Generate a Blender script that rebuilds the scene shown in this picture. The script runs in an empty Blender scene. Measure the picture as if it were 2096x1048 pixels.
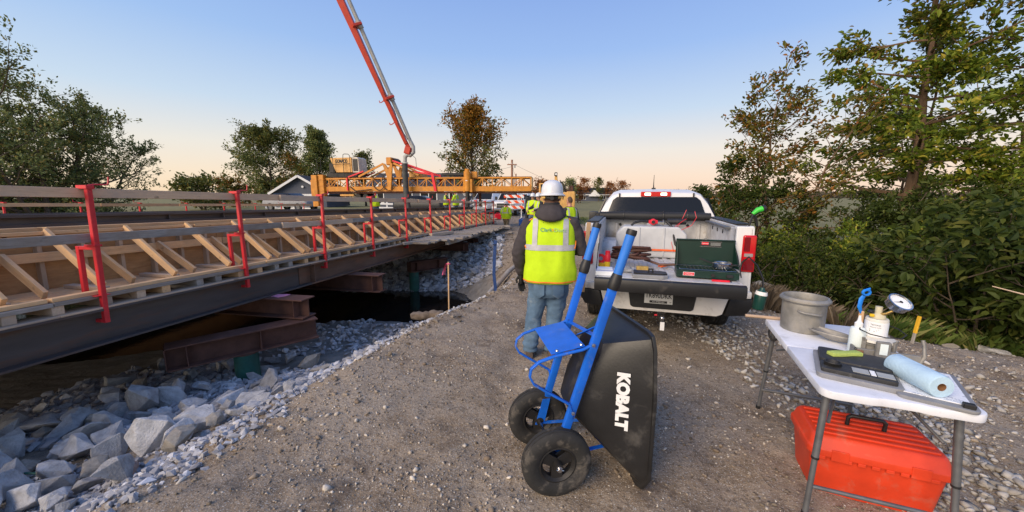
import bpy, bmesh, math, random
import numpy as np
from mathutils import Vector, Matrix, Euler, noise as mnoise
R = math.radians
# ------------------------------------------------------------------ camera, sky, sun, exposure
SC = bpy.context.scene
COL = SC.collection
cam_d = bpy.data.cameras.new('camera')
cam_d.sensor_width = 36.0
cam_d.lens = 36.0 * 761.0 / 2096.0
cam_d.clip_start = 0.05
cam_d.clip_end = 4000.0
cam = bpy.data.objects.new('camera', cam_d)
COL.objects.link(cam)
cam.location = (0, 0, 1.7)
cam.rotation_euler = (R(90 - 9.2), 0, 0)
SC.camera = cam
SUN_AZ, SUN_EL = -135.0, 30.0            # azimuth from the view direction (left is negative), elevation
world = bpy.data.worlds.new('World')
SC.world = world
world.use_nodes = True
wn, wl = world.node_tree.nodes, world.node_tree.links
wn.clear()
w_out = wn.new('ShaderNodeOutputWorld')
w_bg = wn.new('ShaderNodeBackground')
w_sky = wn.new('ShaderNodeTexSky')
w_sky.sky_type = 'NISHITA'
w_sky.sun_disc = False
w_sky.sun_elevation = R(SUN_EL)
w_sky.sun_rotation = R(SUN_AZ)
w_sky.altitude = 200
w_sky.air_density = 1.0
w_sky.dust_density = 1.2
w_sky.ozone_density = 1.6
# the dawn gradient of the air: pale peach at the horizon, periwinkle above; warmer on the sun's side
def _lin(c): return tuple((v / 255 / 12.92) if v / 255 <= 0.04045 else ((v / 255 + 0.055) / 1.055) ** 2.4 for v in c) + (1,)
w_tc = wn.new('ShaderNodeTexCoord')
w_nrm = wn.new('ShaderNodeVectorMath'); w_nrm.operation = 'NORMALIZE'
wl.new(w_tc.outputs['Generated'], w_nrm.inputs[0])
w_sep = wn.new('ShaderNodeSeparateXYZ'); wl.new(w_nrm.outputs[0], w_sep.inputs[0])
def w_ramp(stops):
    nd = wn.new('ShaderNodeValToRGB'); cr = nd.color_ramp; cr.interpolation = 'EASE' if False else 'LINEAR'
    while len(cr.elements) > 1: cr.elements.remove(cr.elements[-1])
    for i, (p_, c_) in enumerate(stops):
        e = cr.elements[0] if i == 0 else cr.elements.new(p_)
        e.position = p_; e.color = _lin(c_)
    wl.new(w_sep.outputs[2], nd.inputs[0])
    return nd.outputs[0]
w_warm = w_ramp([(0.0, (255, 230, 180)), (0.05, (253, 238, 206)), (0.11, (240, 238, 226)), (0.20, (206, 225, 241)), (0.33, (168, 202, 243)), (0.50, (138, 177, 237)), (1.0, (112, 150, 218))])
w_cool = w_ramp([(0.0, (250, 214, 188)), (0.05, (250, 222, 199)), (0.11, (240, 229, 217)), (0.20, (200, 217, 236)), (0.33, (158, 190, 240)), (0.50, (130, 164, 230)), (1.0, (105, 140, 210))])
w_dot = wn.new('ShaderNodeVectorMath'); w_dot.operation = 'DOT_PRODUCT'
wl.new(w_nrm.outputs[0], w_dot.inputs[0]); w_dot.inputs[1].default_value = (math.sin(R(SUN_AZ)), math.cos(R(SUN_AZ)), 0)
w_mr = wn.new('ShaderNodeMapRange'); w_mr.inputs[1].default_value = -0.75; w_mr.inputs[2].default_value = 0.75
wl.new(w_dot.outputs['Value'], w_mr.inputs[0])
w_mix = wn.new('ShaderNodeMix'); w_mix.data_type = 'RGBA'
wl.new(w_mr.outputs[0], w_mix.inputs[0]); wl.new(w_cool, w_mix.inputs[6]); wl.new(w_warm, w_mix.inputs[7])
w_add = wn.new('ShaderNodeMix'); w_add.data_type = 'RGBA'; w_add.blend_type = 'MIX'; w_add.inputs[0].default_value = 0.05
w_scl = wn.new('ShaderNodeMix'); w_scl.data_type = 'RGBA'; w_scl.blend_type = 'MULTIPLY'; w_scl.inputs[0].default_value = 1.0
SKY_K = 3.3
w_scl.inputs[7].default_value = (SKY_K, SKY_K, SKY_K, 1)
wl.new(w_mix.outputs[2], w_scl.inputs[6])
wl.new(w_scl.outputs[2], w_add.inputs[6]); wl.new(w_sky.outputs[0], w_add.inputs[7])
wl.new(w_add.outputs[2], w_bg.inputs[0])
w_bg.inputs[1].default_value = 0.15
wl.new(w_bg.outputs[0], w_out.inputs[0])
sun_d = bpy.data.lights.new('sun', 'SUN')
sun_d.energy = 2.15
sun_d.angle = R(45)
sun_d.color = (1.0, 0.80, 0.58)
sun = bpy.data.objects.new('sun', sun_d)
COL.objects.link(sun)
sd = Vector((math.sin(R(SUN_AZ)) * math.cos(R(SUN_EL)), math.cos(R(SUN_AZ)) * math.cos(R(SUN_EL)), math.sin(R(SUN_EL))))
sun.rotation_euler = (-sd).to_track_quat('-Z', 'Y').to_euler()
sun.location = (-40, -10, 20)
SC.view_settings.view_transform = 'Standard'
SC.view_settings.look = 'None'
SC.view_settings.exposure = 1.0
SC.view_settings.gamma = 1.0
SC.view_settings.use_curve_mapping = False
SC.cycles.max_bounces = 8
SC.cycles.transparent_max_bounces = 12
SC.cycles.use_adaptive_sampling = True
SC.cycles.use_denoising = True
rng = random.Random(7)
nrg = np.random.default_rng(11)

# ------------------------------------------------------------------ helpers: objects
def link(o, parent=None):
    COL.objects.link(o)
    if parent is not None:
        o.parent = parent
    return o
def tag(o, label=None, cat=None, group=None, kind=None):
    if label: o['label'] = label
    if cat: o['category'] = cat
    if group: o['group'] = group
    if kind: o['kind'] = kind
    return o
def thing(name, label, cat, loc=(0, 0, 0), rotz=0.0, group=None, rot=None):
    o = bpy.data.objects.new(name, None)
    o.empty_display_size = 0.1
    COL.objects.link(o)
    o.location = loc
    o.rotation_euler = rot if rot is not None else (0, 0, rotz)
    return tag(o, label, cat, group)
def copy_tree(o, parent=None):
    kids = list(o.children)
    c = o.copy()
    COL.objects.link(c)
    c.parent = parent
    for k in kids:
        copy_tree(k, c)
    return c
def frame(p0, p1, up=(0, 0, 1)):
    """matrix with local x from p0 to p1, origin at p0"""
    x = (Vector(p1) - Vector(p0)).normalized()
    u = Vector(up)
    if abs(x.dot(u)) > 0.999: u = Vector((0, 1, 0))
    y = u.cross(x).normalized()
    z = x.cross(y)
    m = Matrix((x, y, z)).transposed().to_4x4()
    m.translation = Vector(p0)
    return m
# ------------------------------------------------------------------ helpers: mesh builder
def finish(bm, name, mat, parent=None, smooth=None, bevel=0.0, seg=1, matrix=None, bev_ang=28):
    if bevel > 0:
        bm.normal_update()
        es = [e for e in bm.edges if len(e.link_faces) == 2 and e.calc_face_angle(0) > R(bev_ang)]
        if es:
            bmesh.ops.bevel(bm, geom=es, offset=bevel, offset_type='OFFSET', segments=seg, profile=0.6, affect='EDGES', clamp_overlap=True)
    if smooth is not None:
        bm.normal_update()
        for f in bm.faces: f.smooth = True
        for e in bm.edges:
            if len(e.link_faces) == 2 and e.calc_face_angle(0) > R(smooth): e.smooth = False
    me = bpy.data.meshes.new(name)
    bm.to_mesh(me)
    bm.free()
    for mt in (mat if isinstance(mat, (list, tuple)) else [mat]): me.materials.append(mt)
    o = bpy.data.objects.new(name, me)
    if matrix is not None: o.matrix_local = matrix
    return link(o, parent)
class MB:
    def __init__(s):
        s.v = []; s.f = []; s.m = []
        s.mi = 0
    def add(s, vs, fs):
        n = len(s.v)
        s.v += [tuple(v) for v in vs]
        s.f += [tuple(i + n for i in f) for f in fs]
        s.m += [s.mi] * len(fs)
        return s
    def box(s, c, d, rot=None):
        hx, hy, hz = d[0] / 2, d[1] / 2, d[2] / 2
        vs = [Vector((x, y, z)) for x in (-hx, hx) for y in (-hy, hy) for z in (-hz, hz)]
        if rot is not None:
            m = rot if isinstance(rot, Matrix) else Euler(rot).to_matrix()
            vs = [m @ v for v in vs]
        c = Vector(c)
        return s.add([v + c for v in vs], [(0, 1, 3, 2), (4, 6, 7, 5), (0, 4, 5, 1), (2, 3, 7, 6), (0, 2, 6, 4), (1, 5, 7, 3)])
    def bx(s, x0, x1, y0, y1, z0, z1):
        return s.box(((x0 + x1) / 2, (y0 + y1) / 2, (z0 + z1) / 2), (abs(x1 - x0), abs(y1 - y0), abs(z1 - z0)))
    def bar(s, p0, p1, w, h, up=(0, 0, 1)):
        m = frame(p0, p1, up)
        L = (Vector(p1) - Vector(p0)).length
        vs = [m @ Vector((x, y, z)) for x in (0, L) for y in (-w / 2, w / 2) for z in (-h / 2, h / 2)]
        return s.add(vs, [(0, 1, 3, 2), (4, 6, 7, 5), (0, 4, 5, 1), (2, 3, 7, 6), (0, 2, 6, 4), (1, 5, 7, 3)])
    def rings(s, rings, caps=True, closed=False):
        n = len(rings[0]); base = []
        for r in rings: base += [tuple(v) for v in r]
        fs = []
        k = len(rings)
        for i in range(k if closed else k - 1):
            a, b = i * n, ((i + 1) % k) * n
            for j in range(n):
                fs.append((a + j, a + (j + 1) % n, b + (j + 1) % n, b + j))
        if caps and not closed:
            fs.append(tuple(range(n))[::-1]); fs.append(tuple((k - 1) * n + j for j in range(n)))
        return s.add(base, fs)
    def tube(s, pts, r, n=8, closed=False, caps=True, flat=None):
        pts = [Vector(p) for p in pts]
        k = len(pts)
        rs = list(r) if hasattr(r, '__len__') else [r] * k
        rr = []; prev = None
        for i in range(k):
            if closed: t = pts[(i + 1) % k] - pts[i - 1]
            elif i == 0: t = pts[1] - pts[0]
            elif i == k - 1: t = pts[-1] - pts[-2]
            else: t = (pts[i + 1] - pts[i]).normalized() + (pts[i] - pts[i - 1]).normalized()
            if t.length < 1e-9: t = Vector((0, 0, 1))
            t.normalize()
            if prev is None:
                u = Vector((0, 0, 1)) if abs(t.z) < 0.9 else Vector((1, 0, 0))
                a = (u - t * u.dot(t)).normalized()
            else:
                a = prev - t * prev.dot(t)
                a = a.normalized() if a.length > 1e-6 else t.orthogonal().normalized()
            prev = a; b = t.cross(a)
            fx, fy = flat if flat else (1, 1)
            rr.append([pts[i] + (a * math.cos(2 * math.pi * j / n) * fx + b * math.sin(2 * math.pi * j / n) * fy) * rs[i] for j in range(n)])
        return s.rings(rr, caps, closed)
    def cyl(s, p0, p1, r0, r1=None, n=16, caps=True):
        return s.tube([p0, p1], [r0, r0 if r1 is None else r1], n, caps=caps)
    def lathe(s, prof, n=24, m=None, caps=False, closed=False):
        rr = []
        for r, z in prof:
            ring = [Vector((r * math.cos(2 * math.pi * j / n), r * math.sin(2 * math.pi * j / n), z)) for j in range(n)]
            rr.append([m @ v for v in ring] if m is not None else ring)
        return s.rings(rr, caps, closed)
    def prism(s, poly, h0, h1, fn):
        """extrude a polygon; fn(u, v, h) -> point"""
        n = len(poly)
        vs = [fn(u, v, h0) for u, v in poly] + [fn(u, v, h1) for u, v in poly]
        fs = [tuple(range(n))[::-1], tuple(range(n, 2 * n))] + [(i, (i + 1) % n, n + (i + 1) % n, n + i) for i in range(n)]
        return s.add(vs, fs)
    def bm(s):
        bm = bmesh.new()
        vs = [bm.verts.new(v) for v in s.v]
        for f, mi in zip(s.f, s.m):
            try: bm.faces.new([vs[i] for i in f]).material_index = mi
            except ValueError: pass
        bmesh.ops.recalc_face_normals(bm, faces=bm.faces)
        return bm
    def build(s, name, mat, parent=None, smooth=None, bevel=0.0, seg=1, matrix=None):
        return finish(s.bm(), name, mat, parent, smooth, bevel, seg, matrix)
def np_mesh(name, verts, faces, mat, parent=None, smooth=False):
    """fast mesh from numpy arrays; faces of one size"""
    me = bpy.data.meshes.new(name)
    nv, nf, k = len(verts), len(faces), faces.shape[1]
    me.vertices.add(nv); me.vertices.foreach_set('co', np.ascontiguousarray(verts, dtype=np.float32).ravel())
    me.loops.add(nf * k); me.loops.foreach_set('vertex_index', np.ascontiguousarray(faces, dtype=np.int32).ravel())
    me.polygons.add(nf); me.polygons.foreach_set('loop_start', np.arange(0, nf * k, k, dtype=np.int32))
    me.polygons.foreach_set('use_smooth', np.full(nf, smooth, dtype=bool))
    me.update(calc_edges=True)
    me.materials.append(mat)
    return link(bpy.data.objects.new(name, me), parent)
_lum = {}
def lumber(name, p0, p1, w, h, mat, parent=None, up=(0, 0, 1), bevel=0.003, L=None):
    """a board between two points (local x along it), alike boards share one mesh"""
    d = (Vector(p1) - Vector(p0)).length
    key = (round(d, 2), w, h, mat.name, bevel)
    if key not in _lum:
        o = MB().box((0, 0, 0), (d, w, h)).build(name, mat, parent, bevel=bevel)
        _lum[key] = o.data
    else:
        o = link(bpy.data.objects.new(name, _lum[key]), parent)
    m = frame(p0, p1, up)
    m.translation = (Vector(p0) + Vector(p1)) / 2
    o.matrix_local = m
    return o
TMP = bpy.data.scenes.new('tmp')        # bench for applying modifiers, removed at the end
def evaluated_mesh(o):
    TMP.collection.objects.link(o)
    vl = TMP.view_layers[0]; vl.update()
    me = bpy.data.meshes.new_from_object(o.evaluated_get(vl.depsgraph))
    TMP.collection.objects.unlink(o)
    return me
def text(name, body, size, mat, parent, matrix, extrude=0.001, offset=0.0, align='CENTER', sx=1.0, fn=None):
    c = bpy.data.curves.new(name, 'FONT')
    c.body = body; c.size = size; c.extrude = extrude; c.offset = offset
    c.align_x = align; c.align_y = 'CENTER'; c.resolution_u = 3
    o = bpy.data.objects.new(name, c)
    me = evaluated_mesh(o)
    bpy.data.objects.remove(o)
    me.name = name
    for v in me.vertices:
        v.co.x *= sx
        if fn: v.co = fn(v.co.copy())
    me.materials.clear(); me.materials.append(mat)
    r = bpy.data.objects.new(name, me)
    link(r, parent)
    if matrix is not None: r.matrix_local = matrix
    return r
def remesh(o, voxel, smooth_it=4, factor=0.5, disp=None):
    """union of overlapping shells into one skin (applied in place)"""
    md = o.modifiers.new('r', 'REMESH'); md.mode = 'VOXEL'; md.voxel_size = voxel
    if smooth_it:
        ms = o.modifiers.new('s', 'SMOOTH'); ms.iterations = smooth_it; ms.factor = factor
    par = o.parent; o.parent = None
    me = evaluated_mesh(o)
    o.parent = par
    o.modifiers.clear()
    mats = list(o.data.materials)
    o.data = me
    me.materials.clear()
    for m_ in mats: me.materials.append(m_)
    if disp:
        nv_ = len(me.vertices)
        cs = np.empty(nv_ * 3, dtype=np.float32); ns = np.empty(nv_ * 3, dtype=np.float32)
        me.vertices.foreach_get('co', cs); me.vertex_normals.foreach_get('vector', ns)
        cs = cs.reshape(-1, 3); ns = ns.reshape(-1, 3)
        me.vertices.foreach_set('co', np.array([disp(Vector(c_), Vector(n_))[:] for c_, n_ in zip(cs.tolist(), ns.tolist())], dtype=np.float32).ravel())
    me.polygons.foreach_set('use_smooth', np.ones(len(me.polygons), dtype=bool))
    me.update()
    return o
# ------------------------------------------------------------------ helpers: value noise in numpy
def _hash(ix, iy, seed):
    h = (ix.astype(np.int64) * 374761393 + iy.astype(np.int64) * 668265263 + seed * 974634777) & 0x7fffffff
    h = ((h ^ (h >> 13)) * 1274126177) & 0x7fffffff
    return ((h ^ (h >> 16)) & 0xffff) / 65535.0
def vnoise(x, y, sc, seed=0):
    x = np.asarray(x) / sc; y = np.asarray(y) / sc
    ix, iy = np.floor(x), np.floor(y)
    fx, fy = x - ix, y - iy
    fx = fx * fx * (3 - 2 * fx); fy = fy * fy * (3 - 2 * fy)
    a, b = _hash(ix, iy, seed), _hash(ix + 1, iy, seed)
    c_, d = _hash(ix, iy + 1, seed), _hash(ix + 1, iy + 1, seed)
    return (a + (b - a) * fx) * (1 - fy) + (c_ + (d - c_) * fx) * fy - 0.5
# ------------------------------------------------------------------ materials
class NT:
    def __init__(s, name):
        s.mat = bpy.data.materials.new(name)
        s.mat.use_nodes = True
        s.t = s.mat.node_tree
        s.n, s.l = s.t.nodes, s.t.links
        s.b = s.n['Principled BSDF']
    def new(s, typ, **kw):
        nd = s.n.new(typ)
        for k, v in kw.items():
            if k.startswith('i_'): nd.inputs[int(k[2:]) if k[2:].isdigit() else k[2:].replace('_', ' ')].default_value = v
            else: setattr(nd, k, v)
        return nd
    def co(s, scale=(1, 1, 1), which='Object'):
        tc = s.new('ShaderNodeTexCoord')
        if which == 'World':
            g = s.new('ShaderNodeNewGeometry'); src = g.outputs['Position']
        else: src = tc.outputs[which]
        mp = s.new('ShaderNodeMapping'); mp.inputs['Scale'].default_value = scale
        s.l.new(src, mp.inputs[0])
        return mp.outputs[0]
    def noise(s, co, scale, detail=4, rough=0.55, dist=0.0):
        nd = s.new('ShaderNodeTexNoise'); nd.inputs['Scale'].default_value = scale
        nd.inputs['Detail'].default_value = detail; nd.inputs['Roughness'].default_value = rough
        nd.inputs['Distortion'].default_value = dist
        s.l.new(co, nd.inputs['Vector'])
        return nd.outputs[0]
    def ramp(s, fac, stops, interp='LINEAR'):
        nd = s.new('ShaderNodeValToRGB'); cr = nd.color_ramp; cr.interpolation = interp
        while len(cr.elements) > 1: cr.elements.remove(cr.elements[-1])
        for i, (p_, c_) in enumerate(stops):
            e = cr.elements[0] if i == 0 else cr.elements.new(p_)
            e.position = p_; e.color = (c_[0], c_[1], c_[2], 1) if hasattr(c_, '__len__') else (c_, c_, c_, 1)
        if fac is not None: s.l.new(fac, nd.inputs[0])
        return nd.outputs[0]
    def mix(s, fac, a, b, typ='MIX'):
        nd = s.new('ShaderNodeMix'); nd.data_type = 'RGBA'; nd.blend_type = typ
        for i, v in ((0, fac), (6, a), (7, b)):
            if isinstance(v, bpy.types.NodeSocket): s.l.new(v, nd.inputs[i])
            elif i == 0: nd.inputs[0].default_value = v
            else: nd.inputs[i].default_value = (v[0], v[1], v[2], 1)
        return nd.outputs[2]
    def math(s, op, a, b=None):
        nd = s.new('ShaderNodeMath', operation=op)
        for i, v in ((0, a), (1, b)):
            if v is None: continue
            if isinstance(v, bpy.types.NodeSocket): s.l.new(v, nd.inputs[i])
            else: nd.inputs[i].default_value = v
        return nd.outputs[0]
    def bump(s, h, strength=0.3, dist=0.01, prev=None):
        nd = s.new('ShaderNodeBump'); nd.inputs['Strength'].default_value = strength; nd.inputs['Distance'].default_value = dist
        s.l.new(h, nd.inputs['Height'])
        if prev is not None: s.l.new(prev, nd.inputs['Normal'])
        return nd.outputs[0]
    def out(s, col=None, rough=None, normal=None, metal=None, spec=None):
        for k, v in (('Base Color', col), ('Roughness', rough), ('Normal', normal), ('Metallic', metal), ('Specular IOR Level', spec)):
            if v is None: continue
            if isinstance(v, bpy.types.NodeSocket): s.l.new(v, s.b.inputs[k])
            elif hasattr(v, '__len__'): s.b.inputs[k].default_value = (v[0], v[1], v[2], 1)
            else: s.b.inputs[k].default_value = v
        return s.mat
def surf(name, col, rough=0.5, metal=0.0, var=0.25, vs=6.0, bump=0.08, bs=60.0, dirt=None, dirt_amt=0.5, dirt_scale=5.0, rand=0.0, spec=0.5, stretch=(1, 1, 1), bd=0.004):
    """general worn surface: tone variation, fine relief, optional dirt or rust patches"""
    t = NT(name)
    co = t.co(stretch)
    n1 = t.noise(co, vs, 5, 0.6)
    dark = [c * (1 - var) for c in col]; lite = [min(1, c * (1 + var * 0.6)) for c in col]
    c = t.ramp(n1, [(0.3, dark), (0.7, lite)])
    rg = rough
    if dirt is not None:
        n2 = t.noise(co, dirt_scale, 7, 0.68, 0.4)
        lo = 0.72 - dirt_amt * 0.4
        f = t.ramp(n2, [(lo, 0.0), (min(0.98, lo + 0.16), 1.0)])
        f = t.math('MULTIPLY', f, min(1.0, 0.35 + dirt_amt))
        c = t.mix(f, c, dirt)
        rg = t.ramp(f, [(0, rough), (1, max(rough, 0.85))])
    if rand:
        oi = t.new('ShaderNodeObjectInfo')
        k = t.ramp(oi.outputs['Random'], [(0, 1 - rand), (1, 1 + rand * 0.5 if rand < 0.6 else 1.2)])
        c = t.mix(1.0, c, k, 'MULTIPLY')
    nm = None
    if bump: nm = t.bump(t.noise(co, bs, 3), bump, bd)
    return t.out(c, rg, nm, metal, spec)
def wood(name, c0, c1, c2=None, rough=0.8, rand=0.3, knots=True):
    t = NT(name)
    oi = t.new('ShaderNodeObjectInfo')
    tc = t.new('ShaderNodeTexCoord')
    ad = t.new('ShaderNodeVectorMath', operation='MULTIPLY_ADD')
    t.l.new(oi.outputs['Random'], ad.inputs[0]); ad.inputs[1].default_value = (31, 17, 23); t.l.new(tc.outputs['Object'], ad.inputs[2])
    mp = t.new('ShaderNodeMapping'); mp.inputs['Scale'].default_value = (0.6, 9, 9); t.l.new(ad.outputs[0], mp.inputs[0])
    g = t.noise(mp.outputs[0], 5, 6, 0.7, 0.6)
    c = t.ramp(g, [(0.25, c0), (0.55, c1), (0.8, [x * 0.85 for x in c1])])
    mp2 = t.new('ShaderNodeMapping'); mp2.inputs['Scale'].default_value = (1, 1.6, 1.6); t.l.new(ad.outputs[0], mp2.inputs[0])
    if knots:
        kn = t.noise(mp2.outputs[0], 7, 2, 0.4)
        c = t.mix(t.ramp(kn, [(0.70, 0.0), (0.76, 0.75)]), c, [x * 0.35 for x in c0])
    if c2 is not None:
        st = t.noise(mp2.outputs[0], 2.2, 5, 0.65)
        c = t.mix(t.ramp(st, [(0.42, 0.0), (0.68, 0.85)]), c, c2)
    k = t.ramp(oi.outputs['Random'], [(0, 1 - rand), (0.5, 1.0), (1, 1 + rand * 0.2)])
    c = t.mix(1.0, c, k, 'MULTIPLY')
    return t.out(c, rough, t.bump(g, 0.35, 0.004), 0, 0.3)
def leafmat(name, stops, trans=0.35, rough=0.55):
    t = NT(name)
    g = t.new('ShaderNodeNewGeometry')
    c = t.ramp(g.outputs['Random Per Island'], stops)
    t.out(c, rough, None, 0, 0.25)
    tr = t.new('ShaderNodeBsdfTranslucent'); t.l.new(c, tr.inputs[0])
    mx = t.new('ShaderNodeMixShader'); mx.inputs[0].default_value = trans
    t.l.new(t.b.outputs[0], mx.inputs[1]); t.l.new(tr.outputs[0], mx.inputs[2])
    t.l.new(mx.outputs[0], t.n['Material Output'].inputs[0])
    return t.mat
def glassy(name, col, rough=0.05, spec=0.5):
    t = NT(name)
    return t.out(col, rough, None, 0, spec)
DUST = (0.30, 0.255, 0.21)
RUST = (0.16, 0.065, 0.03)
M = {}
M['red'] = surf('red_paint', (0.62, 0.022, 0.032), 0.42, var=0.2, dirt=(0.25, 0.10, 0.08), dirt_amt=0.25, dirt_scale=9)
M['lumber'] = wood('new_lumber', (0.54, 0.30, 0.135), (0.76, 0.49, 0.255), (0.52, 0.345, 0.205), rand=.25)
M['lumber_grey'] = wood('weathered_lumber', (0.19, 0.17, 0.15), (0.36, 0.33, 0.295), (0.27, 0.205, 0.15))
M['lumber_mid'] = wood('aged_lumber', (0.42, 0.29, 0.185), (0.60, 0.445, 0.31), (0.42, 0.335, 0.265))
M['lumber_tan'] = wood('tan_lumber', (0.52, 0.33, 0.19), (0.70, 0.48, 0.30), (0.48, 0.36, 0.265), rand=.15)
M['ply'] = wood('plywood', (0.40, 0.205, 0.085), (0.58, 0.335, 0.155), (0.30, 0.165, 0.08), knots=False)
M['girder'] = surf('girder_steel', (0.085, 0.075, 0.075), 0.6, 0.35, var=0.3, vs=3, dirt=(0.17, 0.085, 0.05), dirt_amt=0.45, dirt_scale=2.2, stretch=(0.35, 1, 2.2), bump=0.15)
M['girder_rust'] = surf('weathering_steel', (0.15, 0.088, 0.06), 0.75, 0.2, var=0.35, vs=4, dirt=(0.24, 0.10, 0.05), dirt_amt=0.5, dirt_scale=2.5, stretch=(0.4, 1, 2), bump=0.2)
M['rust'] = surf('rusty_beam', (0.135, 0.062, 0.044), 0.8, 0.15, var=0.35, vs=5, dirt=(0.10, 0.05, 0.04), dirt_amt=0.45, dirt_scale=4, bump=0.25)
M['rail_steel'] = surf('dark_rail_steel', (0.10, 0.085, 0.08), 0.55, 0.4, var=0.4, vs=3, dirt=(0.19, 0.17, 0.16), dirt_amt=0.4, dirt_scale=3, stretch=(0.4, 1, 2))
M['pink'] = surf('pink_marking_paint', (0.75, 0.28, 0.42), 0.8, var=0.3, vs=30)
M['green_pile'] = surf('green_pile_coating', (0.02, 0.11, 0.085), 0.55, var=0.4, dirt=(0.10, 0.09, 0.07), dirt_amt=0.4)
M['yellow'] = surf('yellow_machine_paint', (0.56, 0.225, 0.018), 0.5, var=0.25, dirt=(0.25, 0.14, 0.06), dirt_amt=0.4, dirt_scale=3)
M['yellow_pale'] = surf('faded_yellow_paint', (0.66, 0.36, 0.10), 0.5, var=0.2, dirt=(0.3, 0.2, 0.1), dirt_amt=0.3)
M['cat_yellow'] = surf('excavator_yellow', (0.70, 0.40, 0.12), 0.5, var=0.2, dirt=(0.3, 0.2, 0.12), dirt_amt=0.4)
M['black'] = surf('black_plastic', (0.014, 0.014, 0.015), 0.5, var=0.3, dirt=(0.08, 0.07, 0.06), dirt_amt=0.25)
M['black_metal'] = surf('black_metal', (0.025, 0.024, 0.024), 0.55, 0.3, var=0.4, dirt=(0.10, 0.08, 0.07), dirt_amt=0.3)
M['tyre'] = surf('tyre_rubber', (0.022, 0.0215, 0.021), 0.8, var=0.4, vs=12, dirt=(0.15, 0.13, 0.108), dirt_amt=0.45, dirt_scale=10, bump=0.2)
M['truck_white'] = surf('truck_white_paint', (0.70, 0.70, 0.71), 0.28, var=0.06, vs=2, bump=0.0, dirt=(0.40, 0.35, 0.29), dirt_amt=0.40, dirt_scale=3.5)
M['bed_white'] = surf('worn_white_bed', (0.52, 0.52, 0.525), 0.5, var=0.25, vs=7, bump=0.08, dirt=(0.26, 0.22, 0.18), dirt_amt=0.48, dirt_scale=5)
M['tank'] = surf('white_tank_plastic', (0.52, 0.53, 0.54), 0.5, var=0.18, vs=4, dirt=(0.42, 0.40, 0.38), dirt_amt=0.35, dirt_scale=4)
M['bumper'] = surf('bumper_white_paint', (0.72, 0.70, 0.67), 0.35, var=0.1, bump=0.0, dirt=(0.38, 0.33, 0.28), dirt_amt=0.42, dirt_scale=4)
M['dark_glass'] = glassy('tinted_glass', (0.010, 0.010, 0.011), 0.08, 0.38)
M['far_glass'] = glassy('far_window_glass', (0.012, 0.013, 0.015), 0.35, 0.2)
M['lamp_red'] = glassy('red_lamp_lens', (0.50, 0.008, 0.012), 0.12, 0.6)
M['lamp_dark'] = glassy('dark_red_lens', (0.16, 0.003, 0.006), 0.15, 0.6)
M['lamp_clear'] = glassy('clear_lamp_lens', (0.30, 0.26, 0.25), 0.12, 0.6)
M['chrome'] = surf('dull_chrome', (0.55, 0.55, 0.56), 0.25, 1.0, var=0.2, bump=0.02)
M['galv'] = surf('cast_aluminium', (0.30, 0.29, 0.27), 0.6, 0.5, var=0.35, vs=9, dirt=(0.36, 0.33, 0.28), dirt_amt=0.5, dirt_scale=8, bump=0.2)
M['steel_grey'] = surf('grey_steel_leg', (0.16, 0.165, 0.175), 0.5, 0.5, var=0.25, vs=14)
M['tray_grey'] = surf('grey_tray_plastic', (0.24, 0.245, 0.26), 0.55, var=0.2, dirt=(0.36, 0.34, 0.32), dirt_amt=0.35, dirt_scale=9)
M['table_white'] = surf('table_white_plastic', (0.72, 0.74, 0.80), 0.5, var=0.10, vs=7, bump=0.3, bs=200, bd=0.001, dirt=(0.36, 0.36, 0.37), dirt_amt=0.42, dirt_scale=6)
M['toolbox_red'] = surf('toolbox_red_plastic', (0.68, 0.052, 0.014), 0.46, var=0.18, vs=5, bump=0.2, bs=120, bd=0.001, dirt=(0.46, 0.17, 0.11), dirt_amt=0.42, dirt_scale=5)
M['blue_frame'] = surf('blue_tube_paint', (0.008, 0.13, 0.64), 0.40, var=0.22, vs=7, bump=0.05, dirt=(0.20, 0.21, 0.26), dirt_amt=0.32, dirt_scale=16)
M['blue_grip'] = surf('blue_rubber_grip', (0.02, 0.17, 0.62), 0.6, var=0.15, bump=0.3, bs=160)
M['tray_black'] = surf('black_poly_tray', (0.018, 0.018, 0.019), 0.40, var=0.4, vs=4, bump=0.15, bs=70, dirt=(0.075, 0.07, 0.064), dirt_amt=0.45, dirt_scale=4)
M['white_print'] = surf('white_print', (0.78, 0.78, 0.78), 0.6, var=0.1, vs=12, bump=0)
M['black_print'] = surf('black_print', (0.02, 0.02, 0.02), 0.6, var=0.1, bump=0)
M['rock'] = surf('grey_limestone', (0.50, 0.492, 0.485), 0.9, var=0.34, vs=2.6, bump=0.6, bs=16, bd=0.02, dirt=(0.33, 0.29, 0.245), dirt_amt=0.42, dirt_scale=4, rand=0.34, spec=0.2)
M['rock_tan'] = surf('tan_limestone', (0.40, 0.36, 0.30), 0.9, var=0.3, vs=4, bump=0.5, bs=22, bd=0.01, dirt=(0.30, 0.24, 0.18), dirt_amt=0.5, dirt_scale=5, rand=0.25, spec=0.2)
M['rock_pink'] = surf('pinkish_rock', (0.42, 0.27, 0.20), 0.9, var=0.3, vs=4, bump=0.45, bs=22, bd=0.01, dirt=(0.36, 0.32, 0.28), dirt_amt=0.4, dirt_scale=5, spec=0.2)
M['skin'] = surf('skin', (0.50, 0.25, 0.17), 0.55, var=0.15, vs=10, bump=0.06, bs=120)
M['hair'] = surf('short_brown_hair', (0.09, 0.05, 0.03), 0.8, var=0.4, vs=40, bump=0.6, bs=200)
M['hood'] = surf('charcoal_hoodie', (0.062, 0.055, 0.058), 0.95, var=0.2, vs=14, bump=0.3, bs=150, spec=0.1)
M['glove'] = surf('black_work_glove', (0.012, 0.012, 0.012), 0.8, var=0.3, bump=0.3)
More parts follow.
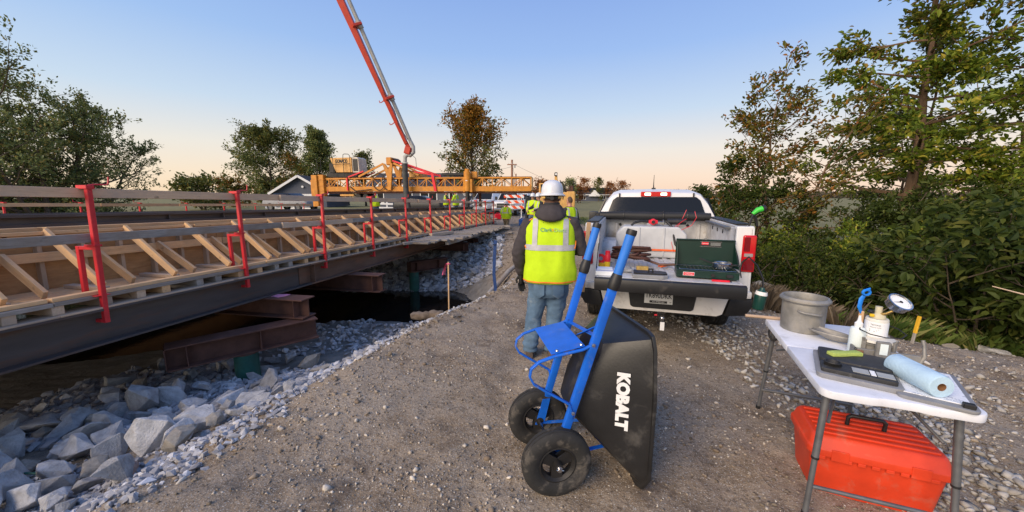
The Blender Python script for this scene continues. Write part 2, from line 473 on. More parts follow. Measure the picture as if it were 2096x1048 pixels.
M['boot'] = surf('brown_boot_leather', (0.09, 0.065, 0.05), 0.8, var=0.3, dirt=DUST, dirt_amt=0.5)
M['hat_white'] = surf('white_hard_hat', (0.64, 0.66, 0.70), 0.35, var=0.10, vs=9, bump=0.03, dirt=(0.36, 0.36, 0.36), dirt_amt=0.30, dirt_scale=30)
M['orange_trim'] = surf('orange_trim', (0.90, 0.24, 0.03), 0.7, var=0.1, bump=0.1)
M['stripe'] = surf('reflective_stripe', (0.42, 0.42, 0.44), 0.5, var=0.15, vs=20, bump=0.1)
M['khaki'] = surf('khaki_trousers', (0.22, 0.17, 0.11), 0.9, var=0.2)
M['dark_cloth'] = surf('dark_cloth', (0.03, 0.03, 0.035), 0.95, var=0.2)
M['teal_print'] = surf('teal_print', (0.02, 0.22, 0.22), 0.7, var=0.1, bump=0)
M['stove_green'] = surf('stove_green_enamel', (0.006, 0.028, 0.02), 0.38, var=0.25, vs=5, bump=0.03, dirt=(0.03, 0.05, 0.042), dirt_amt=0.25)
M['bottle_green'] = surf('propane_green', (0.008, 0.055, 0.045), 0.35, var=0.1, bump=0)
M['siding'] = surf('blue_grey_siding', (0.075, 0.085, 0.115), 0.7, var=0.12, rand=0.0)
M['roof_dark'] = surf('dark_shingles', (0.05, 0.052, 0.06), 0.9, var=0.3, vs=20)
M['trim_white'] = surf('white_trim', (0.72, 0.72, 0.72), 0.6, var=0.06)
M['bark'] = surf('bark', (0.115, 0.09, 0.068), 0.95, var=0.4, vs=10, bump=0.7, bs=30, bd=0.02, stretch=(1, 1, 0.25), spec=0.1)
M['bark_brown'] = surf('warm_bark', (0.17, 0.11, 0.07), 0.95, var=0.4, vs=10, bump=0.7, bs=30, bd=0.02, stretch=(1, 1, 0.25), spec=0.1)
M['boom_red'] = surf('boom_red_paint', (0.50, 0.045, 0.02), 0.45, var=0.2, dirt=(0.25, 0.08, 0.05), dirt_amt=0.3)
M['pipe_grey'] = surf('grey_pipe_paint', (0.36, 0.37, 0.36), 0.5, var=0.2, dirt=(0.25, 0.22, 0.19), dirt_amt=0.3)
M['hose'] = surf('dark_rubber_hose', (0.06, 0.065, 0.065), 0.8, var=0.35, vs=5)
M['blue_plastic'] = surf('blue_plastic', (0.015, 0.10, 0.42), 0.5, var=0.15)
M['bright_blue'] = surf('bright_blue_ribbon', (0.01, 0.22, 0.78), 0.6, var=0.2)
M['orange_strap'] = surf('orange_strap', (0.80, 0.13, 0.02), 0.7, var=0.2, bump=0.2)
M['copper_cable'] = surf('brown_cable_rubber', (0.09, 0.035, 0.022), 0.55, var=0.4, bump=0.05)
M['paper'] = surf('white_paper', (0.78, 0.80, 0.83), 0.8, var=0.05, bump=0.05)
M['cardboard'] = surf('brown_cardboard', (0.26, 0.13, 0.06), 0.9, var=0.15)
M['towel'] = surf('light_blue_towel', (0.46, 0.63, 0.76), 0.95, var=0.10, vs=9, bump=0.6, bs=70, bd=0.004, spec=0.1)
M['sponge_green'] = surf('green_sponge', (0.42, 0.52, 0.14), 0.95, var=0.2, vs=40, bump=0.8, bs=110, spec=0.1)
M['sponge_tan'] = surf('tan_sponge', (0.48, 0.32, 0.10), 0.95, var=0.35, vs=20, bump=0.8, bs=110, spec=0.1)
M['scale_black'] = surf('scale_platform', (0.028, 0.029, 0.032), 0.65, var=0.3, vs=30, dirt=(0.17, 0.17, 0.17), dirt_amt=0.36, dirt_scale=22)
M['bottle_white'] = surf('translucent_white_plastic', (0.70, 0.78, 0.78), 0.45, var=0.06, bump=0.02)
M['bright_red'] = surf('bright_red_plastic', (0.72, 0.01, 0.03), 0.4, var=0.15)
M['can_yellow'] = surf('yellow_can', (0.78, 0.50, 0.02), 0.4, var=0.1)
M['lime'] = surf('lime_plastic', (0.05, 0.55, 0.05), 0.45, var=0.1)
M['brass'] = surf('brass', (0.45, 0.30, 0.10), 0.35, 0.9, var=0.25)
M['fabric_black'] = surf('black_geotextile', (0.018, 0.018, 0.02), 0.9, var=0.4, bump=0.3, dirt=(0.17, 0.14, 0.11), dirt_amt=0.5, dirt_scale=4)
M['roll_black'] = surf('black_vinyl_cover', (0.014, 0.014, 0.015), 0.6, var=0.3, bump=0.2)
M['stake_yellow'] = surf('yellow_paint', (0.75, 0.42, 0.02), 0.7, var=0.15)
M['pole'] = surf('utility_pole_wood', (0.30, 0.16, 0.11), 0.9, var=0.2)
# ------------------------------------------------------------------ terrain
CTRL = np.array([
 # haul road and the ground we stand on
 (0,-6,0),(4,-6,0),(-4,-6,0),(0,-2,0),(3,-2,0),(7,-2,0),(-2.6,-1,0),(-2.5,.5,0),(-2.35,1.4,0),(0,1,0),(2,1,0),(4.5,1,0),(0,2.6,0),(1.5,3,0),(2.6,2.4,0),(4,2.8,0),(5.6,2.2,.02),
 (-2.05,2.3,0),(-1.75,3.1,0),(-1.45,3.9,0),(-1.0,5.0,0),(-.35,6.2,0),(.15,7.6,.02),(.35,9.2,.02),(.35,11.5,.02),(.25,14,.02),(.1,16.5,.02),(1.2,5.2,0),(2.6,4.9,0),(2.2,6.5,0),(3,8.5,-.02),(0,4,0),(.5,4.3,0),(0,5.2,0),(1,6.4,0),(1,7.4,0),(.7,8.6,.02),(1.2,10,.02),(1.1,13,.02),(1,17,.02),(-.6,3,0),(.9,2,0),(1.2,1.2,0),(-1.2,2,0),(3,1.6,0),(2.4,12,0),(2.2,16,0),(3.6,5.0,-.02),(3.9,7.5,-.05),(4,10,-.05),(4,14,-.05),
 (1,20,0),(3,22,-.05),(-.4,20,.05),(0,26,.05),(-2,30,.1),(3,34,.05),(0,45,.1),(-6,36,.2),(4.8,3.6,0),(6.2,3.1,0),
 # near bank falling to the creek
 (-2.9,.6,-.22),(-3.0,1.7,-.28),(-2.75,2.6,-.32),(-2.4,3.6,-.40),(-2.2,4.5,-.50),(-1.7,5.5,-.50),(-1.15,6.4,-.5),(-.55,7.4,-.55),(-.35,9.2,-.6),(-.3,11.4,-.5),(-.3,13.6,-.2),
 (-3.8,1.2,-.42),(-3.8,2.4,-.5),(-3.6,3.4,-.62),(-3.2,4.4,-.78),(-2.8,5.3,-.9),(-5,2,-.6),(-5,3.4,-.75),(-4.6,4.6,-.92),(-3.9,5.6,-1.0),(-2.6,6.4,-1.0),(-3.6,6.8,-1.08),(-5.2,6.2,-1.08),(-1.7,7.2,-1.1),
 (-8,2,-.6),(-8,4,-.9),(-8,0,-.3),(-6,-3,-.1),(-10,-4,0),(-12,2,-.4),
 # creek bed
 (-3.5,7.6,-1.1),(-5,7.6,-1.12),(-2.4,7.5,-1.1),(-4,8.4,-1.2),(-2.6,8.3,-1.22),(-2.2,9.5,-1.55),(-3.6,9.5,-1.6),(-5.5,9.2,-1.6),(-1.2,9.2,-1.35),(-1.3,10.2,-1.4),(-2.5,10.5,-1.6),(-4.5,10.5,-1.6),(-8,9,-1.6),(-12,9,-1.6),(-17,10,-1.5),(-26,11,-1.4),(-40,12,-1.3),
 # far bank and abutment
 (-1.3,11.8,-1.0),(-2.5,11.8,-1.15),(-4.2,12,-1.2),(-7,12,-1.2),(-1.2,13.4,-.6),(-2.4,13.6,-.65),(-4,14,-.6),(-.8,15.2,-.12),(-2,15.6,-.2),(-4,16,-.2),(-8,15,-.5),(-8,17,.1),(-3,18,.1),(-12,18,.2),(-1,17.5,.05),(-6,22,.3),(-14,24,.4),
 # land on the left
 (-19,4,.2),(-20,17,.2),(-26,22,.3),(-28,2,.3),(-40,25,.3),(-40,0,.3),(-20,-8,.2),(-20,40,.4),(-40,60,.3),
 # ditch on the right and the field behind it
 (4.3,5.4,-.15),(5.3,4.7,-.2),(6.3,4.2,-.25),(7.6,3.4,-.25),(8,1,-.15),(10,1.5,-.4),(5.2,6.4,-.6),(6.6,5.5,-.7),(8.2,4.8,-.75),(10.5,4.0,-.8),(5,8.5,-.7),(7,7.5,-.85),(5.2,11,-.6),(5.4,15,-.5),(9,7.5,-.6),(8,11,-.45),(12,7.5,-.5),(9,16,-.4),(13,12,-.4),(16,6,-.5),
 (6,22,-.3),(12,28,-.4),(22,22,-.5),(26,8,-.5),(30,40,-.5),(10,50,-.3),(45,20,-.6),(50,60,-.6),(20,-8,-.4)], dtype=float)
def _phi(r2): return np.sqrt(r2 + 0.16)
_n = len(CTRL)
_d2 = ((CTRL[:, None, :2] - CTRL[None, :, :2]) ** 2).sum(-1)
_A = np.zeros((_n + 1, _n + 1)); _A[:_n, :_n] = _phi(_d2) - np.eye(_n) * 0.02; _A[:_n, _n] = 1; _A[_n, :_n] = 1
_w = np.linalg.solve(_A, np.r_[CTRL[:, 2], 0])
def base_z(x, y):
    x = np.atleast_1d(np.asarray(x, dtype=float)); y = np.atleast_1d(np.asarray(y, dtype=float))
    sh = x.shape; x = x.ravel(); y = y.ravel()
    out = np.empty(x.size)
    for i in range(0, x.size, 20000):
        xs, ys = x[i:i + 20000], y[i:i + 20000]
        d2 = (xs[:, None] - CTRL[:, 0]) ** 2 + (ys[:, None] - CTRL[:, 1]) ** 2
        out[i:i + 20000] = _phi(d2) @ _w[:_n] + _w[_n]
    far = np.clip((np.hypot(x, y - 12) - 45) / 40, 0, 1)
    return (out * (1 - far) - 0.5 * far).reshape(sh)
EDGE = [(-2.5, -2), (-2.45, .5), (-2.3, 1.4), (-2.0, 2.3), (-1.72, 3.1), (-1.42, 3.9), (-.97, 5.0), (-.32, 6.2), (.15, 7.6), (.32, 9.2), (.32, 14), (.05, 16.5)]
_ex = np.array([e[0] for e in EDGE]); _ey = np.array([e[1] for e in EDGE])
def edge_dist(x, y):
    """signed distance to the left edge of the haul road, positive on the road"""
    return x - np.interp(y, _ey, _ex)
def ground_z(x, y, fine=True):
    x = np.asarray(x, dtype=float); y = np.asarray(y, dtype=float)
    z = base_z(x, y).reshape(x.shape) if x.shape else base_z(x, y)[0]
    d = edge_dist(x, y)
    near = np.clip((18 - y) / 4, 0, 1)
    berm = np.exp(-((d - 0.10) / 0.16) ** 2) * 0.05 * near * np.clip((y - 2.5) / 1.5, 0, 1)
    rough_zone = np.clip(1 - (d + 0.5) / 1.1, 0, 1) * np.clip((d + 3.0) / 1.0, 0.25, 1)
    right = np.clip((x - 3.4 + 0.25 * (y - 2)) / 1.5, 0, 1)
    amp = 0.62 + 1.4 * np.maximum(rough_zone, right * 0.8)
    z = z + berm + vnoise(x, y, 2.3, 1) * 0.05 + vnoise(x, y, 0.8, 2) * 0.030 * amp + vnoise(x, y, 0.31, 3) * 0.024 * amp
    if fine:
        z = z + vnoise(x, y, 0.13, 4) * 0.022 * amp + vnoise(x, y, 0.07, 5) * 0.016 * amp
        # faint wheel tracks along the road
        for xc in (-0.55, 0.95):
            t = x - xc - 0.16 * y
            z = z - 0.022 * np.exp(-(t / 0.13) ** 2) * (1 + 0.45 * np.sin(y * 60 + 9 * np.abs(t) * 8)) * np.clip((y - .5) / 1, 0, 1) * np.clip((9 - y) / 3, 0, 1)
    return z
def gz(x, y): return float(ground_z(np.array([x]), np.array([y]))[0])
def axis_pts(lo, hi, step, lo_end, hi_end, grow=1.14, cap=60):
    a = list(np.arange(lo, hi, step)); d = step; x = hi
    while x < hi_end: a.append(x); d = min(d * grow, cap); x += d
    a.append(hi_end); d = step; x = lo; b = []
    while x > lo_end: d = min(d * grow, cap); x -= d; b.append(x)
    return np.array(b[::-1] + a)
gx = axis_pts(-4.6, 6.2, 0.034, -900, 900, 1.10)
gy = axis_pts(0.9, 7.5, 0.034, -30, 1800, 1.05)
GX, GY = np.meshgrid(gx, gy)
GZ = ground_z(GX, GY)
nx_, ny_ = len(gx), len(gy)
gv = np.stack([GX.ravel(), GY.ravel(), GZ.ravel()], 1)
ii = np.arange((ny_ - 1) * (nx_ - 1)); r_, c_ = ii // (nx_ - 1), ii % (nx_ - 1)
gf = np.stack([r_ * nx_ + c_, r_ * nx_ + c_ + 1, (r_ + 1) * nx_ + c_ + 1, (r_ + 1) * nx_ + c_], 1)
def ground_mat():
    t = NT('dirt_and_field_ground')
    w = t.co((1, 1, 1), 'World')
    big = t.noise(w, 0.9, 5, 0.6); mid = t.noise(w, 5, 6, 0.65); fine = t.noise(w, 38, 5, 0.7); spk = t.noise(w, 120, 3, 0.6)
    dirt = t.ramp(mid, [(0.28, (0.150, 0.112, 0.076)), (0.5, (0.252, 0.194, 0.136)), (0.72, (0.345, 0.277, 0.205))])
    dirt = t.mix(t.ramp(big, [(0.44, 0.0), (0.58, 0.75)]), dirt, (0.325, 0.268, 0.205))
    dirt = t.mix(t.ramp(fine, [(0.52, 0.0), (0.62, 0.7)]), dirt, (0.100, 0.073, 0.050))
    dirt = t.mix(t.ramp(spk, [(0.585, 0.0), (0.63, 0.9)]), dirt, (0.48, 0.455, 0.41))
    damp = t.noise(w, 1.7, 6, 0.7, 0.5)
    dirt = t.mix(t.ramp(damp, [(0.575, 0.0), (0.64, 0.62)]), dirt, (0.115, 0.084, 0.060))
    at = t.new('ShaderNodeAttribute', attribute_name='mud'); 
    mudc = t.ramp(mid, [(0.3, (0.165, 0.150, 0.130)), (0.7, (0.290, 0.268, 0.236))])
    c = t.mix(at.outputs['Fac'], dirt, mudc)
    af = t.new('ShaderNodeAttribute', attribute_name='field')
    f1 = t.noise(w, 0.35, 6, 0.7); f2 = t.noise(w, 6, 4, 0.7)
    fc = t.ramp(f1, [(0.3, (0.13, 0.125, 0.055)), (0.55, (0.205, 0.185, 0.088)), (0.75, (0.155, 0.165, 0.062))])
    fc = t.mix(t.ramp(f2, [(0.45, 0.0), (0.7, 0.5)]), fc, (0.27, 0.24, 0.13))
    c = t.mix(af.outputs['Fac'], c, fc)
    b = t.bump(mid, 0.55, 0.05)
    b = t.bump(fine, 0.6, 0.02, b)
    b = t.bump(spk, 0.4, 0.006, b)
    return t.out(c, 0.95, b, 0, 0.15)
M['ground'] = ground_mat()
ground = np_mesh('ground', gv, gf, M['ground'], smooth=True)
tag(ground, kind='structure')
def set_attr(o, name, arr):
    a = o.data.attributes.new(name, 'FLOAT', 'POINT'); a.data.foreach_set('value', arr.astype(np.float32).ravel())
_d = edge_dist(GX, GY)
mud = np.clip((-GZ - 0.62) / 0.25 + vnoise(GX, GY, 0.6, 21) * 0.8, 0, 1) * (GX < 1.5) * (GY < 30)
field = np.clip((GX - 4.6 - vnoise(GX, GY, 1.5, 22)) / 1.2, 0, 1) * np.clip((GY - 6) / 2, 0, 1)
field = np.maximum(field, np.clip((GY - 30) / 8, 0, 1) * np.clip(np.abs(GX - 1.5) / 3 - 1.2, 0, 1))
field = np.maximum(field, np.clip((-GX - 17.5) / 2, 0, 1))
field = np.maximum(field, np.clip((GX - 8) / 2, 0, 1) * np.clip((GY - 4.2) / 1.5, 0, 1))
set_attr(ground, 'mud', mud); set_attr(ground, 'field', field)
# water of the creek
def water_mat():
    t = NT('dark_creek_water')
    w = t.co((1, 1, 1), 'World')
    return t.out((0.012, 0.011, 0.009), 0.06, t.bump(t.noise(w, 3.5, 4, 0.6), 0.12, 0.02), 0, 0.5)
wt = MB()
wt.add([(-45, 6, -1.27), (.6, 6, -1.27), (.6, 14, -1.27), (-45, 14, -1.27)], [(0, 1, 2, 3)])
tag(wt.build('creek_water', water_mat()), kind='structure')

# ------------------------------------------------------------------ stones
def hull_rock(seed, n=16, flat=0.7, rough=0.0, sub=0):
    r = random.Random(seed)
    bm = bmesh.new()
    for _ in range(n):
        v = Vector((r.gauss(0, 1), r.gauss(0, 1), r.gauss(0, 1))).normalized()
        k = r.uniform(0.75, 1.0)
        bm.verts.new((v.x * k, v.y * k * 0.82, v.z * k * flat))
    res = bmesh.ops.convex_hull(bm, input=bm.verts)
    bmesh.ops.delete(bm, geom=[g for g in res['geom_interior'] if isinstance(g, bmesh.types.BMVert)], context='VERTS')
    bmesh.ops.dissolve_limit(bm, angle_limit=R(14), verts=bm.verts, edges=bm.edges)
    if sub:
        bmesh.ops.bevel(bm, geom=list(bm.edges), offset=0.022, segments=1, profile=0.5, affect='EDGES', clamp_overlap=True)
        bmesh.ops.triangulate(bm, faces=bm.faces)
        bmesh.ops.subdivide_edges(bm, edges=[e for e in bm.edges if e.calc_length() > 0.25], cuts=sub, use_grid_fill=True)
        bmesh.ops.triangulate(bm, faces=bm.faces)
        o3 = Vector((seed * 3.1, seed * 1.7, 0))
        for v in bm.verts:
            d = mnoise.noise(v.co * 2.2 + o3) * 0.10 + mnoise.noise(v.co * 6 + o3) * 0.035
            v.co += v.co.normalized() * d * rough
    bm.normal_update()
    me = bpy.data.meshes.new('rock')
    bm.to_mesh(me); bm.free()
    return me
ROCKS_HI = [hull_rock(100 + k, 12, 0.62 + 0.2 * (k % 3) / 2, 0.8, 1) for k in range(14)]
ROCKS_HI_T = [m_.copy() for m_ in ROCKS_HI[:6]]
ROCKS_HI_P = [m_.copy() for m_ in ROCKS_HI[:3]]
for m_ in ROCKS_HI: m_.materials.append(M['rock'])
for m_ in ROCKS_HI_T: m_.materials.append(M['rock_tan'])
for m_ in ROCKS_HI_P: m_.materials.append(M['rock_pink'])
def rock(name, mesh, loc, size, rot, label, group=None, sq=(1, 1, 1)):
    o = bpy.data.objects.new(name, mesh)
    COL.objects.link(o)
    o.location = loc; o.rotation_euler = rot; o.scale = (size * sq[0], size * sq[1], size * sq[2])
    return tag(o, label, 'rock', group)
# pebble templates for the gravel that nobody could count (one mesh per field)
def pebble(seed, n=12):
    bm = bmesh.new(); r = random.Random(seed)
    for _ in range(n):
        v = Vector((r.gauss(0, 1), r.gauss(0, 1), r.gauss(0, 1))).normalized() * r.uniform(0.8, 1)
        bm.verts.new((v.x, v.y * 0.8, v.z * 0.6))
    res = bmesh.ops.convex_hull(bm, input=bm.verts)
    bmesh.ops.delete(bm, geom=[g for g in res['geom_interior'] if isinstance(g, bmesh.types.BMVert)], context='VERTS')
    bmesh.ops.triangulate(bm, faces=bm.faces)
    bm.verts.index_update(); 
    v = np.array([x.co[:] for x in bm.verts]); f = np.array([[y.index for y in x.verts] for x in bm.faces])
    bm.free()
    return v, f
PEB = [pebble(500 + k, 9 + (k % 3) * 2) for k in range(12)]
def pebble_field(name, xs, ys, sizes, mat, lift=0.25, label=None, dz=0.0, smooth=False):
    z = ground_z(xs, ys) + dz
    V, F, off = [], [], 0
    n = len(xs)
    kind = nrg.integers(0, len(PEB), n)
    a = nrg.uniform(0, 2 * math.pi, n); b = nrg.normal(0, 0.35, n); c = nrg.normal(0, 0.35, n)
    for k, (pv, pf) in enumerate(PEB):
        idx = np.where(kind == k)[0]
        if not len(idx): continue
        ca, sa = np.cos(a[idx]), np.sin(a[idx])
        P = pv[None] * sizes[idx][:, None, None] * nrg.uniform(0.75, 1.3, (len(idx), 1, 3))
        x, y, zz = P[..., 0], P[..., 1], P[..., 2]
        zz, y = zz * np.cos(b[idx])[:, None] - y * np.sin(b[idx])[:, None], zz * np.sin(b[idx])[:, None] + y * np.cos(b[idx])[:, None]
        zz, x = zz * np.cos(c[idx])[:, None] - x * np.sin(c[idx])[:, None], zz * np.sin(c[idx])[:, None] + x * np.cos(c[idx])[:, None]
        X = x * ca[:, None] - y * sa[:, None] + xs[idx][:, None]
        Y = x * sa[:, None] + y * ca[:, None] + ys[idx][:, None]
        Z = zz + (z[idx] + sizes[idx] * lift)[:, None]
        V.append(np.stack([X, Y, Z], -1).reshape(-1, 3))
        m = len(pv)
        F.append((pf[None] + (np.arange(len(idx)) * m)[:, None, None]).reshape(-1, 3) + off)
        off += m * len(idx)
    o = np_mesh(name, np.concatenate(V), np.concatenate(F), mat, None, smooth)
    tag(o, label, 'gravel', kind='stuff')
    return o
def gravel_mat(name, c0, c1, c2):
    t = NT(name)
    g = t.new('ShaderNodeNewGeometry')
    c = t.ramp(g.outputs['Random Per Island'], [(0.0, c0), (0.45, c1), (0.85, c2), (1.0, [x * 1.35 for x in c2])])
    w = t.co((1, 1, 1), 'World')
    n = t.noise(w, 60, 4, 0.7)
    c = t.mix(t.ramp(n, [(0.5, 0.0), (0.75, 0.5)]), c, [x * 0.55 for x in c0])
    return t.out(c, 0.9, t.bump(n, 0.4, 0.004), 0, 0.2)
M['gravel_grey'] = gravel_mat('grey_crushed_stone', (0.25, 0.245, 0.25), (0.38, 0.375, 0.385), (0.52, 0.515, 0.52))
M['gravel_road'] = gravel_mat('road_stone', (0.20, 0.152, 0.108), (0.34, 0.278, 0.21), (0.54, 0.49, 0.42))
M['gravel_tan'] = gravel_mat('tan_stone', (0.22, 0.20, 0.17), (0.34, 0.315, 0.28), (0.45, 0.43, 0.40))
M['clod'] = gravel_mat('dirt_clod', (0.11, 0.088, 0.064), (0.19, 0.155, 0.115), (0.27, 0.225, 0.175))
def scatter(n, x0, x1, y0, y1, dens):
    x = nrg.uniform(x0, x1, n); y = y0 + (y1 - y0) * nrg.uniform(0, 1, n) ** 1.35
    k = nrg.uniform(0, 1, n) < dens(x, y)
    return x[k], y[k]
# loose stones over the haul road, in streaks and patches
def dens_road(x, y):
    d = edge_dist(x, y)
    p = 0.12 + 1.2 * np.clip(vnoise(x + y * 0.2, y, 0.9, 31) * 2.6, 0, 1) + 0.5 * np.clip(vnoise(x, y, 0.35, 32) * 2, 0, 1)
    return np.clip(p, 0, 1) * (d > -0.15) * (x < 5.6)
xs, ys = scatter(66000, -3.2, 5.6, 0.9, 12, dens_road)
sz = 0.004 + 0.011 * nrg.uniform(0, 1, len(xs)) ** 2.2
big_ = nrg.uniform(0, 1, len(xs)) < 0.035; sz[big_] = nrg.uniform(0.014, 0.032, big_.sum())
pebble_field('road_gravel', xs, ys, sz, M['gravel_road'], 0.2, 'scattered small pale stones pressed into the brown haul road', smooth=True)
xs, ys = scatter(30000, -3.0, 5.6, 0.9, 9, lambda x, y: np.clip(.35 + vnoise(x, y, .5, 44) * 1.6, 0, 1) * (edge_dist(x, y) > 0))
pebble_field('road_clods', xs, ys, 0.004 + 0.013 * nrg.uniform(0, 1, len(xs)) ** 2, M['clod'], 0.1, 'crumbs of brown dirt all over the haul road', smooth=True)
# crushed stone along the bank on the left
def dens_bank(x, y):
    d = edge_dist(x, y)
    return np.clip(1.25 - np.abs(d + 0.45) / 0.42 + vnoise(x, y, 0.5, 33) * 0.9, 0, 1) * (y < 7.6)
xs, ys = scatter(26000, -4.2, 0.2, 1.0, 7.6, dens_bank)
sz = 0.012 + 0.036 * nrg.uniform(0, 1, len(xs)) ** 1.8
pebble_field('bank_gravel', xs, ys, sz, M['gravel_grey'], 0.35, 'grey crushed stone along the edge of the creek bank')
def dens_toe(x, y): return np.clip(1.1 - (y - 2.3) / 0.5 + vnoise(x, y, 0.5, 35), 0, 1) * (edge_dist(x, y) < -0.35)
xs, ys = scatter(9000, -4.6, -2.3, 0.95, 2.9, dens_toe)
sz = 0.012 + 0.022 * nrg.uniform(0, 1, len(xs)) ** 2
pebble_field('corner_gravel', xs, ys, sz, M['gravel_grey'], 0.4, 'fine grey gravel in front of the large riprap rocks')
def dens_under(x, y): return np.clip(0.8 + vnoise(x, y, 0.7, 36) - .75 * np.clip((y - 5.2) / 0.8, 0, 1), 0, 1) * (edge_dist(x, y) < -0.7)
xs, ys = scatter(13000, -6.2, -1.6, 3.2, 8.4, dens_under)
sz = 0.025 + 0.065 * nrg.uniform(0, 1, len(xs)) ** 1.6
pebble_field('under_bridge_gravel', xs, ys, sz, M['gravel_grey'], 0.35, 'broken grey stone in the shade under the bridge girder')
# stones on the right, behind and beside the table
def dens_right(x, y):
    a = np.clip(1.1 - np.abs(x - 2.75 - 0.30 * (y - 1.6) - vnoise(y, x, 1.0, 37) * 0.6) / 0.42, 0, 1) * np.clip(1.2 - (y - 2.6) / 2.2, 0.12, 1)
    b = np.clip(0.16 + vnoise(x, y, 0.6, 38) * 1.4, 0, 1) * (x > 2.2) * np.clip(1.25 - (x - 2.6 - .3 * (y - 1.6)) / 1.6, .1, 1)
    return np.clip(a + b * 0.6, 0, 1) * (y < 6.5)
xs, ys = scatter(19000, 2.0, 6.4, 0.95, 6.5, dens_right)
sz = 0.013 + 0.034 * nrg.uniform(0, 1, len(xs)) ** 1.8
pebble_field('roadside_stone', xs, ys, sz, M['gravel_tan'], 0.3, 'band of loose grey stone behind the folding table', smooth=True)
# dirt clods along the rough berm
def dens_clod(x, y):
    d = edge_dist(x, y)
    return np.clip(1 - np.abs(d - 0.05) / 0.4 + vnoise(x, y, 0.6, 39), 0, 1) * np.clip((y - 3) / 1.5, 0, 1) + 0.5 * (y > 6) * (np.abs(d) < 0.9)
xs, ys = scatter(9000, -2.2, 1.4, 2.6, 17, dens_clod)
sz = 0.01 + 0.035 * nrg.uniform(0, 1, len(xs)) ** 2.4
pebble_field('dirt_clods', xs, ys, sz, M['clod'], 0.25, 'crumbled brown dirt clods along the road edge')
# far bank fill
xs, ys = scatter(5200, -5.5, -.35, 11.4, 16.2, lambda x, y: 0.9 * np.ones_like(x))
sz = 0.04 + 0.09 * nrg.uniform(0, 1, len(xs)) ** 1.8
pebble_field('far_bank_stone', xs, ys, sz, M['gravel_grey'], 0.3, 'small broken stone between the riprap of the far bank')
# riprap: large angular rocks on the near bank
def spot(px, py, z):
    u = (px - 1048) / 761; v = (524 - py) / 761
    c, s = math.cos(R(9.2)), math.sin(R(9.2))
    t = (z - 1.7) / (-s + v * c)
    return (u * t, (c + v * s) * t)
def on_ground(px, py):
    z = -0.3
    for _ in range(14):
        x, y = spot(px, py, z); z = 0.5 * z + 0.5 * gz(x, y)
    return x, y, gz(x, y)
special = [  # pixel of the middle, half size in metres, mesh, squash, label
 (92, 872, 0.33, ROCKS_HI[3], (1.15, .75, .62), 'broad pale grey slab of riprap lying flat in the left pile'),
 (318, 908, 0.26, ROCKS_HI[7], (1.0, .85, 1.0), 'white veined pointed riprap rock beside the edge of the dirt road'),
 (245, 965, 0.17, ROCKS_HI_P[1], (1.1, .8, .6), 'reddish brown rock at the foot of the riprap'),
 (292, 838, 0.27, ROCKS_HI[1], (.75, .8, 1.25), 'tall upright grey rock standing up in the middle of the riprap'),
 (168, 925, 0.19, ROCKS_HI[5], (1.25, .8, .75), 'blue grey wedge shaped rock in front of the pale slab'),
 (660, 752, 0.15, ROCKS_HI_T[0], (1.2, .8, .75), 'single cream coloured rock at the top of the bank gravel'),
 (590, 692, 0.12, ROCKS_HI_T[2], (1.0, .8, .8), 'small brownish rock under the lower rusty beam'),
 (880, 634, 0.12, ROCKS_HI_T[1], (1.0, .8, .8), 'tan rock beside the log on the creek bank'),
 (957, 617, 0.085, ROCKS_HI_T[3], (1.0, .9, 1.0), 'rounded tan stone on the road edge right of the pink flagged stake'),
]
for px, py, s_, me_, sq, lab in special:
    x, y, z = on_ground(px, py + 18 * s_ * 3)
    rock('riprap_rock', me_, (x, y, z + s_ * sq[2] * 0.55), s_, (rng.uniform(-.2, .2), rng.uniform(-.2, .2), rng.uniform(-.5, .5)), lab, None, sq)
taken = [(spot(p[0], p[1], -0.4), p[2]) for p in special]
cnt = 0
for k in range(6000):
    if cnt >= 155: break
    x = rng.uniform(-5.6, -1.2) if cnt > 75 else rng.uniform(-4.9, -2.3); y = rng.uniform(1.7, 5.9) if cnt > 75 else rng.uniform(1.75, 4.0)
    d = float(edge_dist(np.array([x]), np.array([y]))[0])
    if d > -0.62 - 0.25 * rng.random(): continue
    if y > 5.0 and rng.random() < 0.55: continue
    if y < 1.95 and x > -3.2: continue
    s_ = rng.uniform(0.12, 0.26) if cnt < 105 else rng.uniform(0.07, 0.12)
    if d > -1.1: s_ *= 0.75
    if y > 4.6: s_ *= 0.8
    if any(math.hypot(x - tx, y - ty) < (s_ + ts) * 0.56 for (tx, ty), ts in taken): continue
    taken.append(((x, y), s_)); cnt += 1
    tan = rng.random() < 0.13
    rock('riprap_rock', rng.choice(ROCKS_HI_T if tan else ROCKS_HI), (x, y, gz(x, y) + s_ * (0.5 if s_ > .12 else .4)), s_,
         (rng.uniform(-.5, .5), rng.uniform(-.5, .5), rng.uniform(0, 6.28)),
         'tan angular riprap rock among the grey rocks on the near bank' if tan else 'grey angular riprap rock heaped on the near creek bank',
         'tan riprap rocks on the near bank' if tan else 'grey riprap rocks on the near bank', (rng.uniform(.9, 1.25), rng.uniform(.7, 1), rng.uniform(.7, 1.1)))
taken = []; cnt = 0
